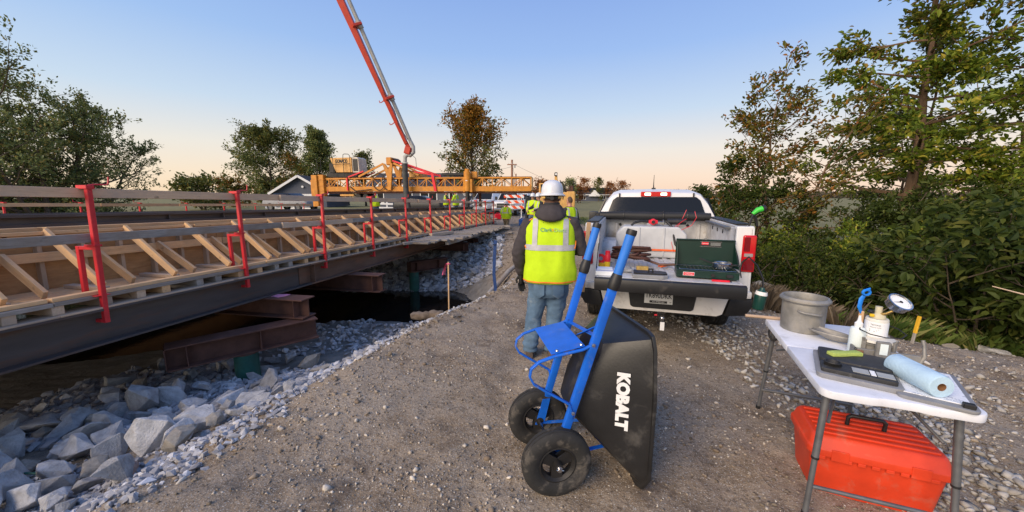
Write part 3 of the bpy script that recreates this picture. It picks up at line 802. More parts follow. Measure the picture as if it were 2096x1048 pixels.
for k in range(9000):
    if cnt >= 125: break
    x = rng.uniform(-4.2, -.45); y = rng.uniform(11.5, 15.9)
    if x > -0.35 - 0.25 * (15.5 - y) + rng.uniform(-.2, .2): continue
    s_ = rng.uniform(0.13, 0.26)
    if any(math.hypot(x - tx, y - ty) < (s_ + ts) * 0.66 for (tx, ty), ts in taken): continue
    taken.append(((x, y), s_)); cnt += 1
    rock('riprap_rock', rng.choice(ROCKS_HI), (x, y, gz(x, y) + s_ * 0.35), s_, (rng.uniform(-.6, .6), rng.uniform(-.6, .6), rng.uniform(0, 6.28)),
         'grey riprap rock on the far slope below the plank walkway', 'grey riprap rocks on the far bank', (rng.uniform(.9, 1.25), rng.uniform(.7, 1), rng.uniform(.6, 1.0)))
# ------------------------------------------------------------------ the bridge under construction
_ang = math.atan2(147, 761)
BS = Vector((math.sin(_ang), math.cos(_ang), -0.0235)).normalized()          # along the bridge
BL = Vector((-math.cos(_ang), math.sin(_ang), -0.012)).normalized()         # across it, away from us
BU = BS.cross(BL).normalized()
BA = Vector((-4.23, 3.67, 0))
BM = Matrix((BS, BL, BU)).transposed().to_4x4(); BM.translation = BA
def bthing(name, label, cat, at=(0, 0, 0), group=None):
    o = thing(name, label, cat, group=group)
    m = BM.copy(); m.translation = BM @ Vector(at)
    o.matrix_world = m
    return o
PITCH = 1.72
S0, S1 = -5.2, 17.6
def ibeam(parent, p0, p1, H, B, tw, tf, mat, stiff=(), up=(0, 0, 1), names=('web', 'flange')):
    """I section between two points of its top surface centre line, parts under parent"""
    m = frame(p0, p1, up); L = (Vector(p1) - Vector(p0)).length
    MB().bx(0, L, -tw / 2, tw / 2, -H + tf, -tf).build(names[0], mat, parent, matrix=m)
    fl = MB().bx(0, L, -B / 2, B / 2, -tf, 0).build(names[1], mat, parent, bevel=0.002, matrix=m)
    f2 = link(bpy.data.objects.new(names[1], fl.data), parent)
    m2 = m.copy(); m2.translation = m @ Vector((0, 0, -H + tf)); f2.matrix_local = m2
    st = None
    for x in stiff:
        for sgn in (-1, 1):
            if st is None: st = MB().bx(-.006, .006, tw / 2, B / 2 - .008, -H + tf, -tf).build('stiffener', mat, parent)
            else: st = link(bpy.data.objects.new('stiffener', st.data), parent)
            st.matrix_local = m @ Matrix.Translation((x, 0, 0)) @ Matrix.Rotation(0 if sgn > 0 else math.pi, 4, 'Z')
# main girders
g = bthing('bridge_girder', 'dark grey steel edge girder below the formwork nearest the camera', 'girder', (0, .07, 0))
ibeam(g, (S0, 0, .555), (2.95, 0, .555), .37, .25, .014, .022, M['girder'])
g = bthing('bridge_girder', 'browner rusted edge girder running on towards the far bank', 'girder', (0, .07, 0))
ibeam(g, (2.956, 0, .555), (S1, 0, .555), .37, .25, .014, .022, M['girder_rust'], (.1,))
sp = MB().bx(2.78, 3.12, -.021, -.008, .215, .51)
sp.build('splice_plate', M['girder_rust'], g, bevel=.002)
for k, l in enumerate((3.0, 5.9, 8.8)):
    g = bthing('bridge_girder', ['inner steel girder just behind the edge girder, in the dark', 'inner steel girder in the middle of the bridge, in the dark', 'inner steel girder furthest under the bridge'][k], 'girder', (0, l, 0))
    ibeam(g, (S0, 0, .555), (S1, 0, .555), .37, .25, .014, .022, M['girder'])
# formwork of the deck overhang
fw = bthing('overhang_formwork', 'timber overhang formwork of pale new lumber braces along the bridge edge', 'formwork')
def rv(a): return rng.uniform(-a, a)
s = S0
while s < S1 - .1:
    e = min(s + 2.44, S1)
    for j, (l0, w_) in enumerate(((.0, .29), (.30, .29), (.60, .33))):
        lumber('plank', (s, l0 + w_ / 2, .678 + rv(.003)), (e - .006, l0 + w_ / 2, .678 + rv(.003)), w_, .038, M['lumber_grey'] if j == 0 else M['lumber'] if rng.random() < .5 else M['lumber_mid'], fw)
    lumber('toe_board', (s, .075 + rv(.01), .718), (e - .02, .075 + rv(.01), .718), .085, .038, M['lumber'], fw)
    lumber('ledger', (s, .07, .566), (e - .004, .07, .566), .24, .019, M['lumber_mid'], fw)
    lumber('plywood_panel', (s, .94, .995), (e - .006, .94, .995), .018, .60, M['ply'], fw)
    lumber('waler', (s, .845, 1.06 + rv(.008)), (e - .01, .845, 1.06 + rv(.008)), .038, .10, M['lumber'], fw)
    lumber('top_plate', (s - .4, .90, 1.318), (e - .43, .90, 1.318), .14, .038, M['lumber'], fw)
    lumber('top_plate', (s + .5, .955, 1.357), (e + .47 if e < S1 - .5 else e, .955, 1.357), .14, .038, M['lumber'], fw)
    lumber('top_plate', (s + .2, .885, 1.268), (e + .16 if e < S1 - .5 else e, .885, 1.268), .038, .06, M['lumber'], fw)
    s = e
s = S0 + .1
k = 0
while s < S1 - .15:
    lumber('joist', (s + rv(.03), .02 + rv(.015), .6175), (s + rv(.02), .93, .6175), .088, .082, M['lumber_grey'] if rng.random() < .3 else (M['lumber'] if rng.random() < .5 else M['lumber_mid']), fw)
    s += .30 if k % 3 else .36
    k += 1
s = S0 + .25; k = 0
while s < S1 - .2:
    lumber('stud', (s, .907, .70), (s, .907, 1.29), .085, .038, M['lumber_mid'], fw, up=(1, 0, 0))
    a, b = rv(.02), rv(.03)
    if k % 2 == 0:
        lumber('brace', (s + .05 + a, .125, .762), (s + .05 + b, .845, 1.335), .038, .085, M['lumber'], fw)
    else:
        lumber('brace', (s + .05 + a, .30, .735), (s + .05 + b, .835, 1.10), .038, .085, M['lumber'], fw)
    if k % 2 == 0:
        lumber('bottom_plate', (s + .1, .20, .718), (s + .14, .80, .718), .085, .038, M['lumber_mid'], fw)
    s += .36; k += 1
# steel screed rail standing on the form, with stiffened web
sr = bthing('screed_rail', 'dark steel rail beam with stiffeners lying along the near side of the deck', 'rail beam', (0, 1.28, 0))
ibeam(sr, (S0, 0, 1.515), (S1 - .2, 0, 1.515), .145, .13, .012, .036, M['rail_steel'], [PITCH * i * .5 for i in range(1, 27)])
sr = bthing('screed_rail', 'dark steel rail beam along the far side of the deck', 'rail beam', (0, 10.75, 0))
ibeam(sr, (S0, 0, 1.46), (S1 - .2, 0, 1.46), .16, .13, .012, .04, M['rail_steel'], [PITCH * i for i in range(1, 13)])
dk = bthing('bridge_deck', 'deck form of the bridge with its dark steel rebar mat', 'bridge deck')
lumber('deck_form', (S0, 6.0, 1.08), (S1, 6.0, 1.08), 10.0, .02, M['ply'], dk)
rb = MB()
for i in range(30): rb.bar((S0, 1.6 + .3 * i, 1.22), (S1, 1.6 + .3 * i, 1.22), .018, .018)
for i in range(76): rb.bar((S0 + .3 * i, 1.5, 1.24), (S0 + .3 * i, 10.5, 1.24), .018, .018)
tag(rb.build('rebar_mat', M['rail_steel'], dk), kind='stuff')
# far side formwork and guard rail
ff = bthing('far_formwork', 'timber formwork along the far edge of the bridge', 'formwork', (0, 11, 0))
for i in range(9):
    a = S0 + 2.44 * i
    lumber('top_plate', (a, 0, 1.27), (a + 2.43, 0, 1.27), .14, .038, M['lumber_grey'], ff)
    lumber('form_panel', (a, -.02, .98), (a + 2.43, -.02, .98), .018, .52, M['ply'], ff)
# red guard rail posts
def guard_post():
    o = thing('guard_post', 'x', 'guard post')
    p = MB().bx(-.022, .022, -.050, -.006, .415, 1.795)
    p.build('post', M['red'], o, bevel=.004)
    p = MB().bx(-.020, .020, .165, .205, .705, 1.205).bx(-.018, .018, -.006, .166, 1.170, 1.205)
    p.build('inner_leg', M['red'], o, bevel=.003)
    MB().bx(-.06, .06, -.04, .25, .698, .7055).build('foot_plate', M['red'], o, bevel=.002)
    MB().bx(-.024, .024, -.004, .16, .418, .452).build('hook', M['red'], o, bevel=.003)
    MB().bx(-.034, .034, -.06, .07, 1.205, 1.225).build('rail_bracket', M['red'], o, bevel=.003)
    MB().bx(-.034, .034, -.06, .07, 1.775, 1.812).build('top_clip', M['red'], o, bevel=.003)
    MB().tube([(0, -.03, 1.81), (.05, -.03, 1.822), (.15, -.045, 1.826), (.158, -.046, 1.84), (.165, -.047, 1.905)], .0075, 8).build('crank_handle', M['red'], o, smooth=40)
    return o
gp = guard_post()
ORD = ['first', 'second', 'third', 'fourth', 'fifth', 'sixth', 'seventh', 'eighth', 'ninth', 'tenth', 'eleventh']
for i in range(0, 11):
    o = gp if i == 0 else copy_tree(gp)
    o.matrix_world = BM @ Matrix.Translation((PITCH * i * .985 + rv(.02), 0, rv(.012))) @ Euler((rv(.012), rv(.012), rv(.05))).to_matrix().to_4x4()
    o['label'] = ('nearest and tallest red steel guard post with its crank handle' if i == 0 else
                  'last red steel guard post at the far end of the bridge' if i == 10 else
                  ORD[i] + ' red steel guard post counted from the left')
    o['group'] = 'red guard posts on the near side of the bridge'
for i in range(12):
    o = copy_tree(gp)
    o.matrix_world = BM @ Matrix.Translation((PITCH * (i - 1), 11.9, -.03)) @ Matrix.Rotation(math.pi, 4, 'Z')
    o['label'] = 'small red guard post behind the far rail of the bridge'
    o['group'] = 'red guard posts on the far side of the bridge'
# rail boards
def rail_boards(z, h, l, n0, what, mats, grp, zz=0.0):
    a = -2.55 * PITCH * .985; i = 0
    while a < 9.9 * PITCH:
        L = (2.02 if i % 2 else 1.0) * PITCH
        if i == 0: L = 2.0 * PITCH
        b = min(a + L, 10.1 * PITCH)
        o = lumber('guard_board', BM @ Vector((a - .12, l + .002 * (i % 2), z + (i % 2) * .006)), BM @ Vector((b + .05, l + .042 * (i % 2), z + zz + (i % 2) * .006)), .038, h, mats[i % len(mats)], None, BU)
        if i == 0: lab = what + ' running in from the left edge of the picture'
        else: lab = what + ', ' + ORD[i] + ' board from the left'
        tag(o, lab, 'board', grp)
        a = b; i += 1
rail_boards(1.724, .094, .018, 0, 'upper guard rail plank of aged wood', [M['lumber_tan'], M['lumber_tan'], M['lumber_mid'], M['lumber_tan']], 'upper guard rail planks')
rail_boards(1.275, .090, .018, 0, 'lower guard rail plank', [M['lumber_tan'], M['lumber_grey'], M['lumber_mid'], M['lumber_grey']], 'lower guard rail planks')
for i in range(8):
    o = lumber('guard_board', BM @ Vector((-3 + 2.6 * i, 11.86, 1.70)), BM @ Vector((-3 + 2.6 * i + 2.58, 11.86, 1.70)), .038, .11, M['lumber'], None, BU)
    tag(o, 'thin guard rail plank on the far side, ' + ORD[i] + ' from the left', 'board', 'far guard rail planks')
# crossbeams and bents under the girder
lat = Vector((BL.x, BL.y, 0)).normalized()
def cross(end, z, L, label, mark=False, H=.30):
    o = thing('steel_crossbeam', label, 'steel beam', (end[0], end[1], z))
    ibeam(o, (0, 0, 0), tuple(lat * L), H, .29, .016, .018, M['rust'], (.16,))
    if mark:
        mk = MB(); pts = [(.42, -.13), (.5, -.14), (.62, -.11), (.75, -.12), (.8, -.02), (.72, .05), (.6, .03), (.48, .06), (.43, -.02)]
        fm = frame((0, 0, 0), tuple(lat * L))
        mk.prism(pts, .0015, .003, lambda u, v, h: fm @ Vector((u, v, h)))
        mk.build('paint_mark', M['pink'], o)
    return o
cross((-3.16, 5.58), .135, 4.2, 'rusty steel crossbeam with pink paint mark sticking out under the girder', True)
cross((-2.72, 7.62), .075, 4.2, 'second rusty steel crossbeam sticking out above the creek water', H=.36)
cross((-1.62, 13.7), -.02, 3.4, 'short dark crossbeam end under the plank walkway')
cross((-1.38, 15.0), -.01, 3.0, 'rusty crossbeam end furthest under the plank walkway')
for k, (p0, z, L, lab) in enumerate((((-4.40, 4.46), -.18, 1.75, 'long brown bent beam lying skewed below the pink marked crossbeam'),
                                     ((-3.2, 11.4), -.34, 1.35, 'red brown bent beam in front of the far riprap slope'))):
    d = Vector((.735, .68, 0))
    o = thing('bent_beam', lab, 'steel beam', (p0[0], p0[1], z))
    ibeam(o, (0, 0, 0), tuple(d * L), .31, .29, .016, .018, M['rust'], (.2, 1.0))
    MB().prism([(0, -.14), (0, .14), (.012, .14), (.012, -.14)], -.29, -.02, lambda u, v, h: Vector((d.x * (u - .013) - d.y * v, d.y * (u - .013) + d.x * v, h))).build('end_plate', M['rust'], o)
for (x, y, z0, z1, lab) in ((-3.80, 5.02, -1.3, -.49, 'round dark green pile under the long brown bent beam'), (-3.1, 11.5, -1.7, -.65, 'round dark green pile standing in the far bank')):
    o = thing('steel_pile', lab, 'pile', (x, y, z0))
    MB().cyl((0, 0, 0), (0, 0, z1 - z0), .15, n=20).build('shaft', M['green_pile'], o, smooth=40)
    MB().cyl((0, 0, z1 - z0 - .012), (0, 0, z1 - z0 - .002), .17, n=20).build('cap_plate', M['rust'], o, smooth=40)
# abutment wall at the far end
ab = thing('abutment', 'concrete abutment under the far end of the bridge', 'abutment', (0, 0, 0))
ab.matrix_world = BM @ Matrix.Translation((17.7, 0, 0))
M['concrete'] = surf('concrete', (0.30, 0.29, 0.27), 0.9, var=0.2, bump=0.2)
MB().bx(0, .5, .1, 11.5, -1, .6).build('wall', M['concrete'], ab, bevel=.01)
# plank walkway between the bridge edge and the bank
wk = bthing('plank_walkway', 'grey weathered plank walkway from the bridge edge to the bank', 'walkway')
s = 6.7; k = 0
while s < 15.6:
    out_ = -1.22 + rv(.22) + max(0, (7.6 - s)) * .5
    z = .585 + rv(.022)
    lumber('plank', (s + rv(.02), .03, z), (s + rv(.03), round(out_, 1) + rv(.02), z - .005), .195, .05, M['lumber_grey'], wk)
    s += .228 + rv(.02); k += 1
for l in (-.3, -.95):
    lumber('stringer', (7.4, l, .50), (15.4, l, .50), .1, .1, M['lumber_grey'], wk)
o = lumber('loose_timber', BM @ Vector((8.3, -.05, .66)), BM @ Vector((9.6, -.32, .66)), .14, .09, M['lumber_mid'], None, BU)
tag(o, 'loose short timber lying on the plank walkway beside the guard posts', 'timber')
o = lumber('loose_timber', BM @ Vector((6.4, -.08, .575)), BM @ Vector((7.3, -.62, .575)), .12, .07, M['lumber_grey'], None, BU)
tag(o, 'grey timber end sticking out at the near end of the plank walkway', 'timber')
# things on the bank
st = thing('survey_stake', 'thin wooden stake with pink ribbon on the road edge', 'stake', (-1.0, 5.68, gz(-1.0, 5.68) - .05))
lumber('stake', (0, 0, 0), (.012, 0, .87), .035, .018, M['lumber'], st, up=(1, 0, 0))
rbn = MB()
for k in range(3):
    x0 = -.005 - .012 * k
    rbn.add([(x0, -.022, .84), (x0, .02, .845), (x0 - .03, .015, .76), (x0 - .035, -.02, .755), (x0 - .04 - .012 * k, .0, .66), (x0 - .045, -.022, .67)], [(0, 1, 2, 3), (3, 2, 4, 5)])
M['pink_ribbon'] = surf('pink_ribbon', (0.80, 0.10, 0.25), 0.6, var=0.1)
rbn.tube([(.012 + .024 * math.cos(a), .02 * math.sin(a), .84) for a in np.linspace(0, 6.28, 12)[:-1]], .008, 5, closed=True)
rbn.build('ribbon', M['pink_ribbon'], st)
bp = thing('blue_post', 'tall narrow blue strip standing in the bank beside the plank walkway', 'post', (-.33, 7.35, gz(-.33, 7.35) - .25))
M['blue_dark'] = surf('faded_blue_plastic', (0.02, 0.06, 0.20), 0.5, var=0.3)
MB().rings([[Vector((x + dx, y, z)) for dx, y in ((-.032, -.012), (.032, -.012), (.032, .012), (-.032, .012))] for x, y, z in ((.03, 0, 0), (.0, 0, .35), (-.035, 0, .7), (-.02, 0, 1.05), (.0, 0, 1.38))]).build('strip', M['blue_dark'], bp, bevel=.003)
MB().tube([(-.02 + .03 * math.cos(a), .03 * math.sin(a), 1.30) for a in np.linspace(0, 6.28, 12)[:-1]], .008, 6, closed=True).build('tie', M['black'], bp)
lg = MB()
pts = [(-.30 + .045 * q_, .015 * math.sin(q_), .03 + .003 * q_) for q_ in range(14)]
lg.tube(pts, [.05, .07, .078, .08, .075, .078, .082, .076, .08, .085, .08, .084, .078, .06], 14)
for q_ in range(len(lg.v)):
    v_ = Vector(lg.v[q_]); lg.v[q_] = tuple(v_ + Vector((0, v_.y, v_.z - .05)).normalized() * .035 * mnoise.noise(v_ * 14))
lo = lg.build('log', surf('bare_log', (0.21, 0.16, 0.115), 0.9, var=0.45, vs=9, bump=0.6, bs=24, bd=.01), None, smooth=50)
lo.location = (-1.55, 6.55, gz(-1.55, 6.55) + .22); lo.rotation_euler = (0, .06, .12)
tag(lo, 'short bare log lying on the bank above the dark water', 'log')
for k, (x0, y0, x1, y1, lab) in enumerate(((-.42, 8.6, .25, 9.9, 'weathered branch lying on the bank right of the blue strip'), (-.52, 8.2, -.1, 9.6, 'grey split board lying on the bank slope behind the blue strip'))):
    b = MB().tube([(x0, y0, gz(x0, y0) + .12), ((x0 + x1) / 2, (y0 + y1) / 2, gz((x0 + x1) / 2, (y0 + y1) / 2) + .16), (x1, y1, gz(x1, y1) + .12)], [.05, .06, .045], 8)
    tag(b.build('driftwood', M['lumber_grey'], None, smooth=60), lab, 'driftwood')
for k, (px, py, L, a, lab, mt) in enumerate(((55, 985, .42, .05, 'thin green rod lying on the gravel at bottom left', M['green_pile']), (30, 1030, .3, .75, 'pale stick lying in the bottom left corner', M['lumber']))):
    x, y, z = on_ground(px, py)
    b = MB().tube([(-L / 2, 0, 0), (0, .01, .012), (L / 2, 0, .004)], .009, 8)
    o = b.build('rod', mt, None, smooth=50); o.location = (x, y, z + .05); o.rotation_euler = (0, 0, a)
    tag(o, lab, 'rod')
# ------------------------------------------------------------------ trees, shrubs, grass
def leaf_cloud(name, P, D, size, mat, parent, seed=0, droop=0.25, jitter=0.35, asp=0.55, ovate=False):
    """one folded leaf (two triangles each side of its midrib) at every point P, roughly along D"""
    r = np.random.default_rng(seed)
    n = len(P)
    d = D + r.normal(0, 0.55, (n, 3)); d[:, 2] -= droop
    d /= np.linalg.norm(d, axis=1)[:, None] + 1e-9
    up = np.tile([0, 0, 1.0], (n, 1)) + r.normal(0, jitter + 0.25, (n, 3))
    w = np.cross(d, up); w /= np.linalg.norm(w, axis=1)[:, None] + 1e-9
    nn = np.cross(w, d)
    s = (size * r.uniform(0.6, 1.3, n))[:, None]
    a = P; b = P + d * s * 0.45 + w * s * asp * 0.5 + nn * s * 0.10
    c = P + d * s; e = P + d * s * 0.45 - w * s * asp * 0.5 + nn * s * 0.10
    if ovate:   # pointed oval leaf folded along its midrib, tip curling down
        q = [a] + [P + d * s * f_ + w * s * asp * g_ + nn * s * h_ for f_, g_, h_ in ((.22, .40, .09), (.58, .42, .10), (1.0, 0, -.10), (.58, -.42, .10), (.22, -.40, .09))]
        V = np.stack(q, 1).reshape(-1, 3)
        F = (np.arange(n)[:, None, None] * 6 + np.array([[[0, 1, 2, 3], [0, 3, 4, 5]]])).reshape(-1, 4)
        return np_mesh(name, V, F, mat, parent)
    V = np.stack([a, b, c, e], 1).reshape(-1, 3)
    F = (np.arange(n)[:, None] * 4 + np.array([[0, 1, 2, 3]])).astype(int)
    return np_mesh(name, V, F, mat, parent)
def grow(seed, h, r0, base, prim, R_, prof, lean=(0, 0), twig=6, rise=0.5, wander=0.08, stems=1, spread=0.0, sec=5, tip=0.25, flat=False):
    """skeleton: returns tube list for wood and twig segments for leaves"""
    r = random.Random(seed)
    wood_, twigs = [], []
    for st in range(stems):
        a0 = r.uniform(0, 6.28)
        off = Vector((math.cos(a0), math.sin(a0), 0)) * spread * (st > 0)
        n = 9
        path = []
        cx = Vector((0, 0, 0)) + off * 0.12
        hh = h * (1 if st == 0 else r.uniform(.65, .95))
        for i in range(n + 1):
            f = i / n
            path.append(Vector((cx.x + off.x * f + lean[0] * f * f, cx.y + off.y * f + lean[1] * f * f, hh * f)))
            cx += Vector((r.gauss(0, wander), r.gauss(0, wander), 0)) * (h / 8)
        rad = [max(r0 * (1 - 0.93 * (i / n) ** 0.8) * (1 if st == 0 else .7), 0.008) for i in range(n + 1)]
        rad[0] *= 1.35
        wood_.append((path, rad, 8))
        np_ = prim if stems == 1 else max(4, prim // stems + 2)
        for k in range(np_):
            f = base + (1 - base) * ((k + r.random()) / np_) ** 0.9
            f = min(f, 0.985)
            ix = f * n; i0 = int(ix); p = path[i0].lerp(path[min(i0 + 1, n)], ix - i0)
            az = k * 2.4 + r.uniform(-.5, .5)
            L = R_ * prof(f) * r.uniform(0.7, 1.15)
            if L < 0.1: continue
            el = rise + (f - 0.5) * 0.7 + r.uniform(-.2, .2)
            d = Vector((math.cos(az) * math.cos(el), math.sin(az) * math.cos(el), math.sin(el)))
            m = 5; bp = [p]; dd = d.copy()
            for i in range(m):
                dd = (dd + Vector((r.gauss(0, .13), r.gauss(0, .13), r.gauss(0.03, .10)))).normalized()
                bp.append(bp[-1] + dd * L / m)
            br = max(rad[i0] * 0.42, 0.008)
            wood_.append((bp, [br * (1 - .85 * i / m) + .003 for i in range(m + 1)], 5))
            for q in range(sec):
                g_ = 0.25 + 0.75 * (q + r.random()) / sec
                gi = g_ * m; j = min(int(gi), m - 1); p2 = bp[j].lerp(bp[j + 1], gi - j)
                sd_ = (dd + Vector((r.gauss(0, .8), r.gauss(0, .8), r.gauss(.0 if flat else .15, .18 if flat else .5)))).normalized()
                L2 = L * r.uniform(.22, .45) * (1.15 - .5 * g_)
                sp = [p2, p2 + sd_ * L2 * .5, p2 + (sd_ + Vector((r.gauss(0, .2), r.gauss(0, .2), r.gauss(.1, .2)))) * L2]
                wood_.append((sp, [br * .35 + .003, br * .22 + .002, .003], 3))
                for w_ in range(twig):
                    t_ = r.random() ** .7
                    q0 = sp[0].lerp(sp[1], t_ * 2) if t_ < .5 else sp[1].lerp(sp[2], t_ * 2 - 1)
                    td = (sd_ + Vector((r.gauss(0, .7), r.gauss(0, .7), r.gauss(-.1 if flat else 0, .15 if flat else .6)))).normalized()
                    twigs.append((q0, td, L2 * r.uniform(.3, .7) + tip * .3, f))
    return wood_, twigs
def make_tree(name, label, cat, loc, seed, h, r0, base, prim, R_, prof, leaf, nleaf, lmat, bmat, group=None, lmat2=None, split=0.7, zsink=0.15, droop=.25, **kw):
    """tree > trunk, crown (> leaves)"""
    o = thing(name, label, cat, loc, group=group)
    wd, tw = grow(seed, h, r0, base, prim, R_, prof, **kw)
    mb = MB()
    for i, (p, rr, n) in enumerate(wd):
        mb.tube(p, rr, n, caps=False)
    mb.build('trunk', bmat, o, smooth=70)
    r = np.random.default_rng(seed)
    Q = np.array([t[0][:] for t in tw]); T = np.array([t[1][:] for t in tw]); L = np.array([t[2] for t in tw]); Fh = np.array([t[3] for t in tw])
    per = max(1, int(nleaf / len(tw)))
    idx = np.repeat(np.arange(len(tw)), per)
    f = r.uniform(0, 1, len(idx)) ** 0.8
    P = Q[idx] + T[idx] * (L[idx] * f)[:, None] + r.normal(0, leaf * 0.55, (len(idx), 3))
    D = T[idx] + 0.25 * np.array([0, 0, 1.0])
    P[:, 2] = np.maximum(P[:, 2], 0.03)
    ov = loc[0] > 0 and loc[1] < 15
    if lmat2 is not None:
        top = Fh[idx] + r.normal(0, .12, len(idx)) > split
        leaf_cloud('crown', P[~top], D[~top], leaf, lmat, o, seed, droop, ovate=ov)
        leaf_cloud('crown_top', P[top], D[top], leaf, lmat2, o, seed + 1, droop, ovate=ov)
    else:
        leaf_cloud('crown', P, D, leaf, lmat, o, seed, droop, ovate=ov)
    return o
LG = lambda *s: s
M['leaf_green'] = leafmat('leaf_green', [(0, (0.070, 0.115, 0.013)), (0.5, (0.144, 0.204, 0.021)), (0.85, (0.272, 0.306, 0.032)), (1, (0.449, 0.363, 0.050))], .35)
M['leaf_shrub'] = leafmat('leaf_shrub', [(0, (0.027, 0.046, 0.008)), (0.5, (0.057, 0.084, 0.015)), (0.85, (0.095, 0.121, 0.022)), (1, (0.142, 0.147, 0.032))], .4)
M['leaf_olive'] = leafmat('leaf_olive', [(0, (0.057, 0.075, 0.021)), (0.5, (0.120, 0.143, 0.034)), (0.85, (0.194, 0.187, 0.044)), (1, (0.290, 0.197, 0.051))], .3)
M['leaf_dark'] = leafmat('leaf_dark', [(0, (0.080, 0.115, 0.039)), (0.5, (0.159, 0.194, 0.062)), (0.9, (0.265, 0.286, 0.092)), (1, (0.440, 0.301, 0.092))], .25)
M['leaf_sunlit_orange'] = leafmat('leaf_sunlit_orange', [(0, (0.101, 0.089, 0.019)), (0.4, (0.230, 0.131, 0.019)), (0.8, (0.374, 0.165, 0.022)), (1, (0.489, 0.234, 0.037))], .35)  # low sun on the lone tree's top, put into the leaf colour
M['leaf_mixed'] = leafmat('leaf_mixed', [(0, (0.067, 0.088, 0.018)), (0.5, (0.157, 0.156, 0.028)), (0.8, (0.290, 0.166, 0.031)), (1, (0.386, 0.138, 0.034))], .35)
M['leaf_sunlit_gold'] = leafmat('leaf_sunlit_gold', [(0, (0.09, 0.10, 0.016)), (0.4, (0.17, 0.16, 0.024)), (0.8, (0.26, 0.19, 0.03)), (1, (0.34, 0.20, 0.04))], .4)  # golden sunlight on the upper right crowns, painted in as leaf colour
M['leaf_orange'] = leafmat('leaf_orange', [(0, (0.125, 0.062, 0.025)), (0.6, (0.325, 0.125, 0.037)), (1, (0.425, 0.188, 0.062))], .3)
M['grass'] = leafmat('grass_blades', [(0, (0.062, 0.109, 0.023)), (0.6, (0.124, 0.186, 0.039)), (1, (0.310, 0.279, 0.109))], .3)
M['dry'] = leafmat('dry_stems', [(0, (0.10, 0.075, 0.05)), (0.6, (0.19, 0.145, 0.10)), (1, (0.30, 0.24, 0.17))], .2)
rnd = lambda f: max(0.05, math.sin(math.pi * min(1, max(0, (f * .86 + .14)))) ** .6)
cone = lambda f: max(0.06, 1.05 - f)
oval = lambda f: max(0.1, (1 - (2 * f - 0.95) ** 2 * .85)) ** .7
def G(x, y, dz=-.12): return (x, y, gz(x, y) + dz)
# the large trees on the left
make_tree('broadleaf_tree', 'tallest dark green tree at the left edge of the picture', 'tree', G(-22.6, 17), 21, 7.9, .26, .08, 56, 3.5, oval, .14, 20000, M['leaf_dark'], M['bark'], stems=3, spread=2.5, sec=6, twig=4)
make_tree('broadleaf_tree', 'lower spreading dark tree right of the tallest tree on the left', 'tree', G(-22.0, 19.0), 22, 6.0, .2, .06, 46, 2.8, rnd, .13, 14000, M['leaf_dark'], M['bark'], stems=3, spread=2.2, sec=6, twig=4, rise=.35)
make_tree('broadleaf_tree', 'dark bushy tree low behind the guard rail at left', 'tree', G(-20.6, 16.5), 23, 4.6, .16, .05, 44, 2.4, rnd, .13, 17000, M['leaf_dark'], M['bark'], stems=4, spread=2.2, sec=5, twig=6)
make_tree('broadleaf_tree', 'dark tree partly cut off by the left edge', 'tree', G(-24.5, 13.5), 24, 6.2, .2, .08, 34, 3.4, rnd, .22, 12000, M['leaf_dark'], M['bark'], stems=3, spread=2.0, sec=5, twig=6)
low = [(-27, 33, 2.4, 1.7), (-31, 42, 2.9, 2.0), (-33, 50, 3.0, 2.1), (-38, 58, 3.9, 2.6), (-41, 72, 5.0, 3.4), (-44, 84, 6.2, 3.6), (-46, 92, 5.6, 3.4)]
LOWN = ['nearest small tree', 'second small tree', 'third small tree', 'fourth small tree', 'fifth small tree', 'sixth small tree', 'last small tree']
for k, (x, y, hh, rr) in enumerate(low):
    make_tree('small_tree', LOWN[k] + ' in the row receding behind the left guard rail', 'tree', G(x, y), 60 + k, hh, .1, .08, 22, rr, rnd, .30, 3200, M['leaf_mixed'] if k % 2 else M['leaf_olive'], M['bark'], stems=3, spread=1.5, sec=4, twig=5, group='row of small trees at left')
# trees round the house
make_tree('broadleaf_tree', 'rounded olive tree left of the blue garage gable', 'tree', G(-32, 50), 71, 8.9, .22, .12, 44, 4.6, oval, .30, 17000, M['leaf_dark'], M['bark'], lmat2=M['leaf_olive'], split=.62, sec=6, twig=6)
make_tree('small_tree', 'small bare twigged tree just right of the rounded olive tree', 'tree', G(-27.5, 48), 72, 6.3, .12, .2, 26, 2.0, oval, .26, 1700, M['leaf_mixed'], M['bark'], sec=5, twig=4)
make_tree('conifer_tree', 'dark green tree directly behind the machine control cab', 'tree', G(-24.5, 49), 73, 9.4, .24, .06, 60, 3.7, lambda f: max(.08, 1.0 - f * .82), .30, 17000, M['leaf_dark'], M['bark'], rise=.25, sec=6, twig=6)
make_tree('small_tree', 'small green tree right of the machine control cab', 'tree', G(-20.2, 52), 74, 6.8, .14, .15, 30, 2.2, oval, .30, 3200, M['leaf_olive'], M['bark'], sec=5, twig=5)
make_tree('maple_tree', 'tall lone tree with sunlit orange top behind the yellow truss', 'tree', G(-4.6, 46), 77, 10.6, .28, .16, 56, 4.6, lambda f: max(.12, math.sin(math.pi * (f * .72 + .2)) ** .8), .32, 13000, M['leaf_olive'], M['bark'], lmat2=M['leaf_sunlit_orange'], split=.45, sec=7, twig=5, rise=.72)
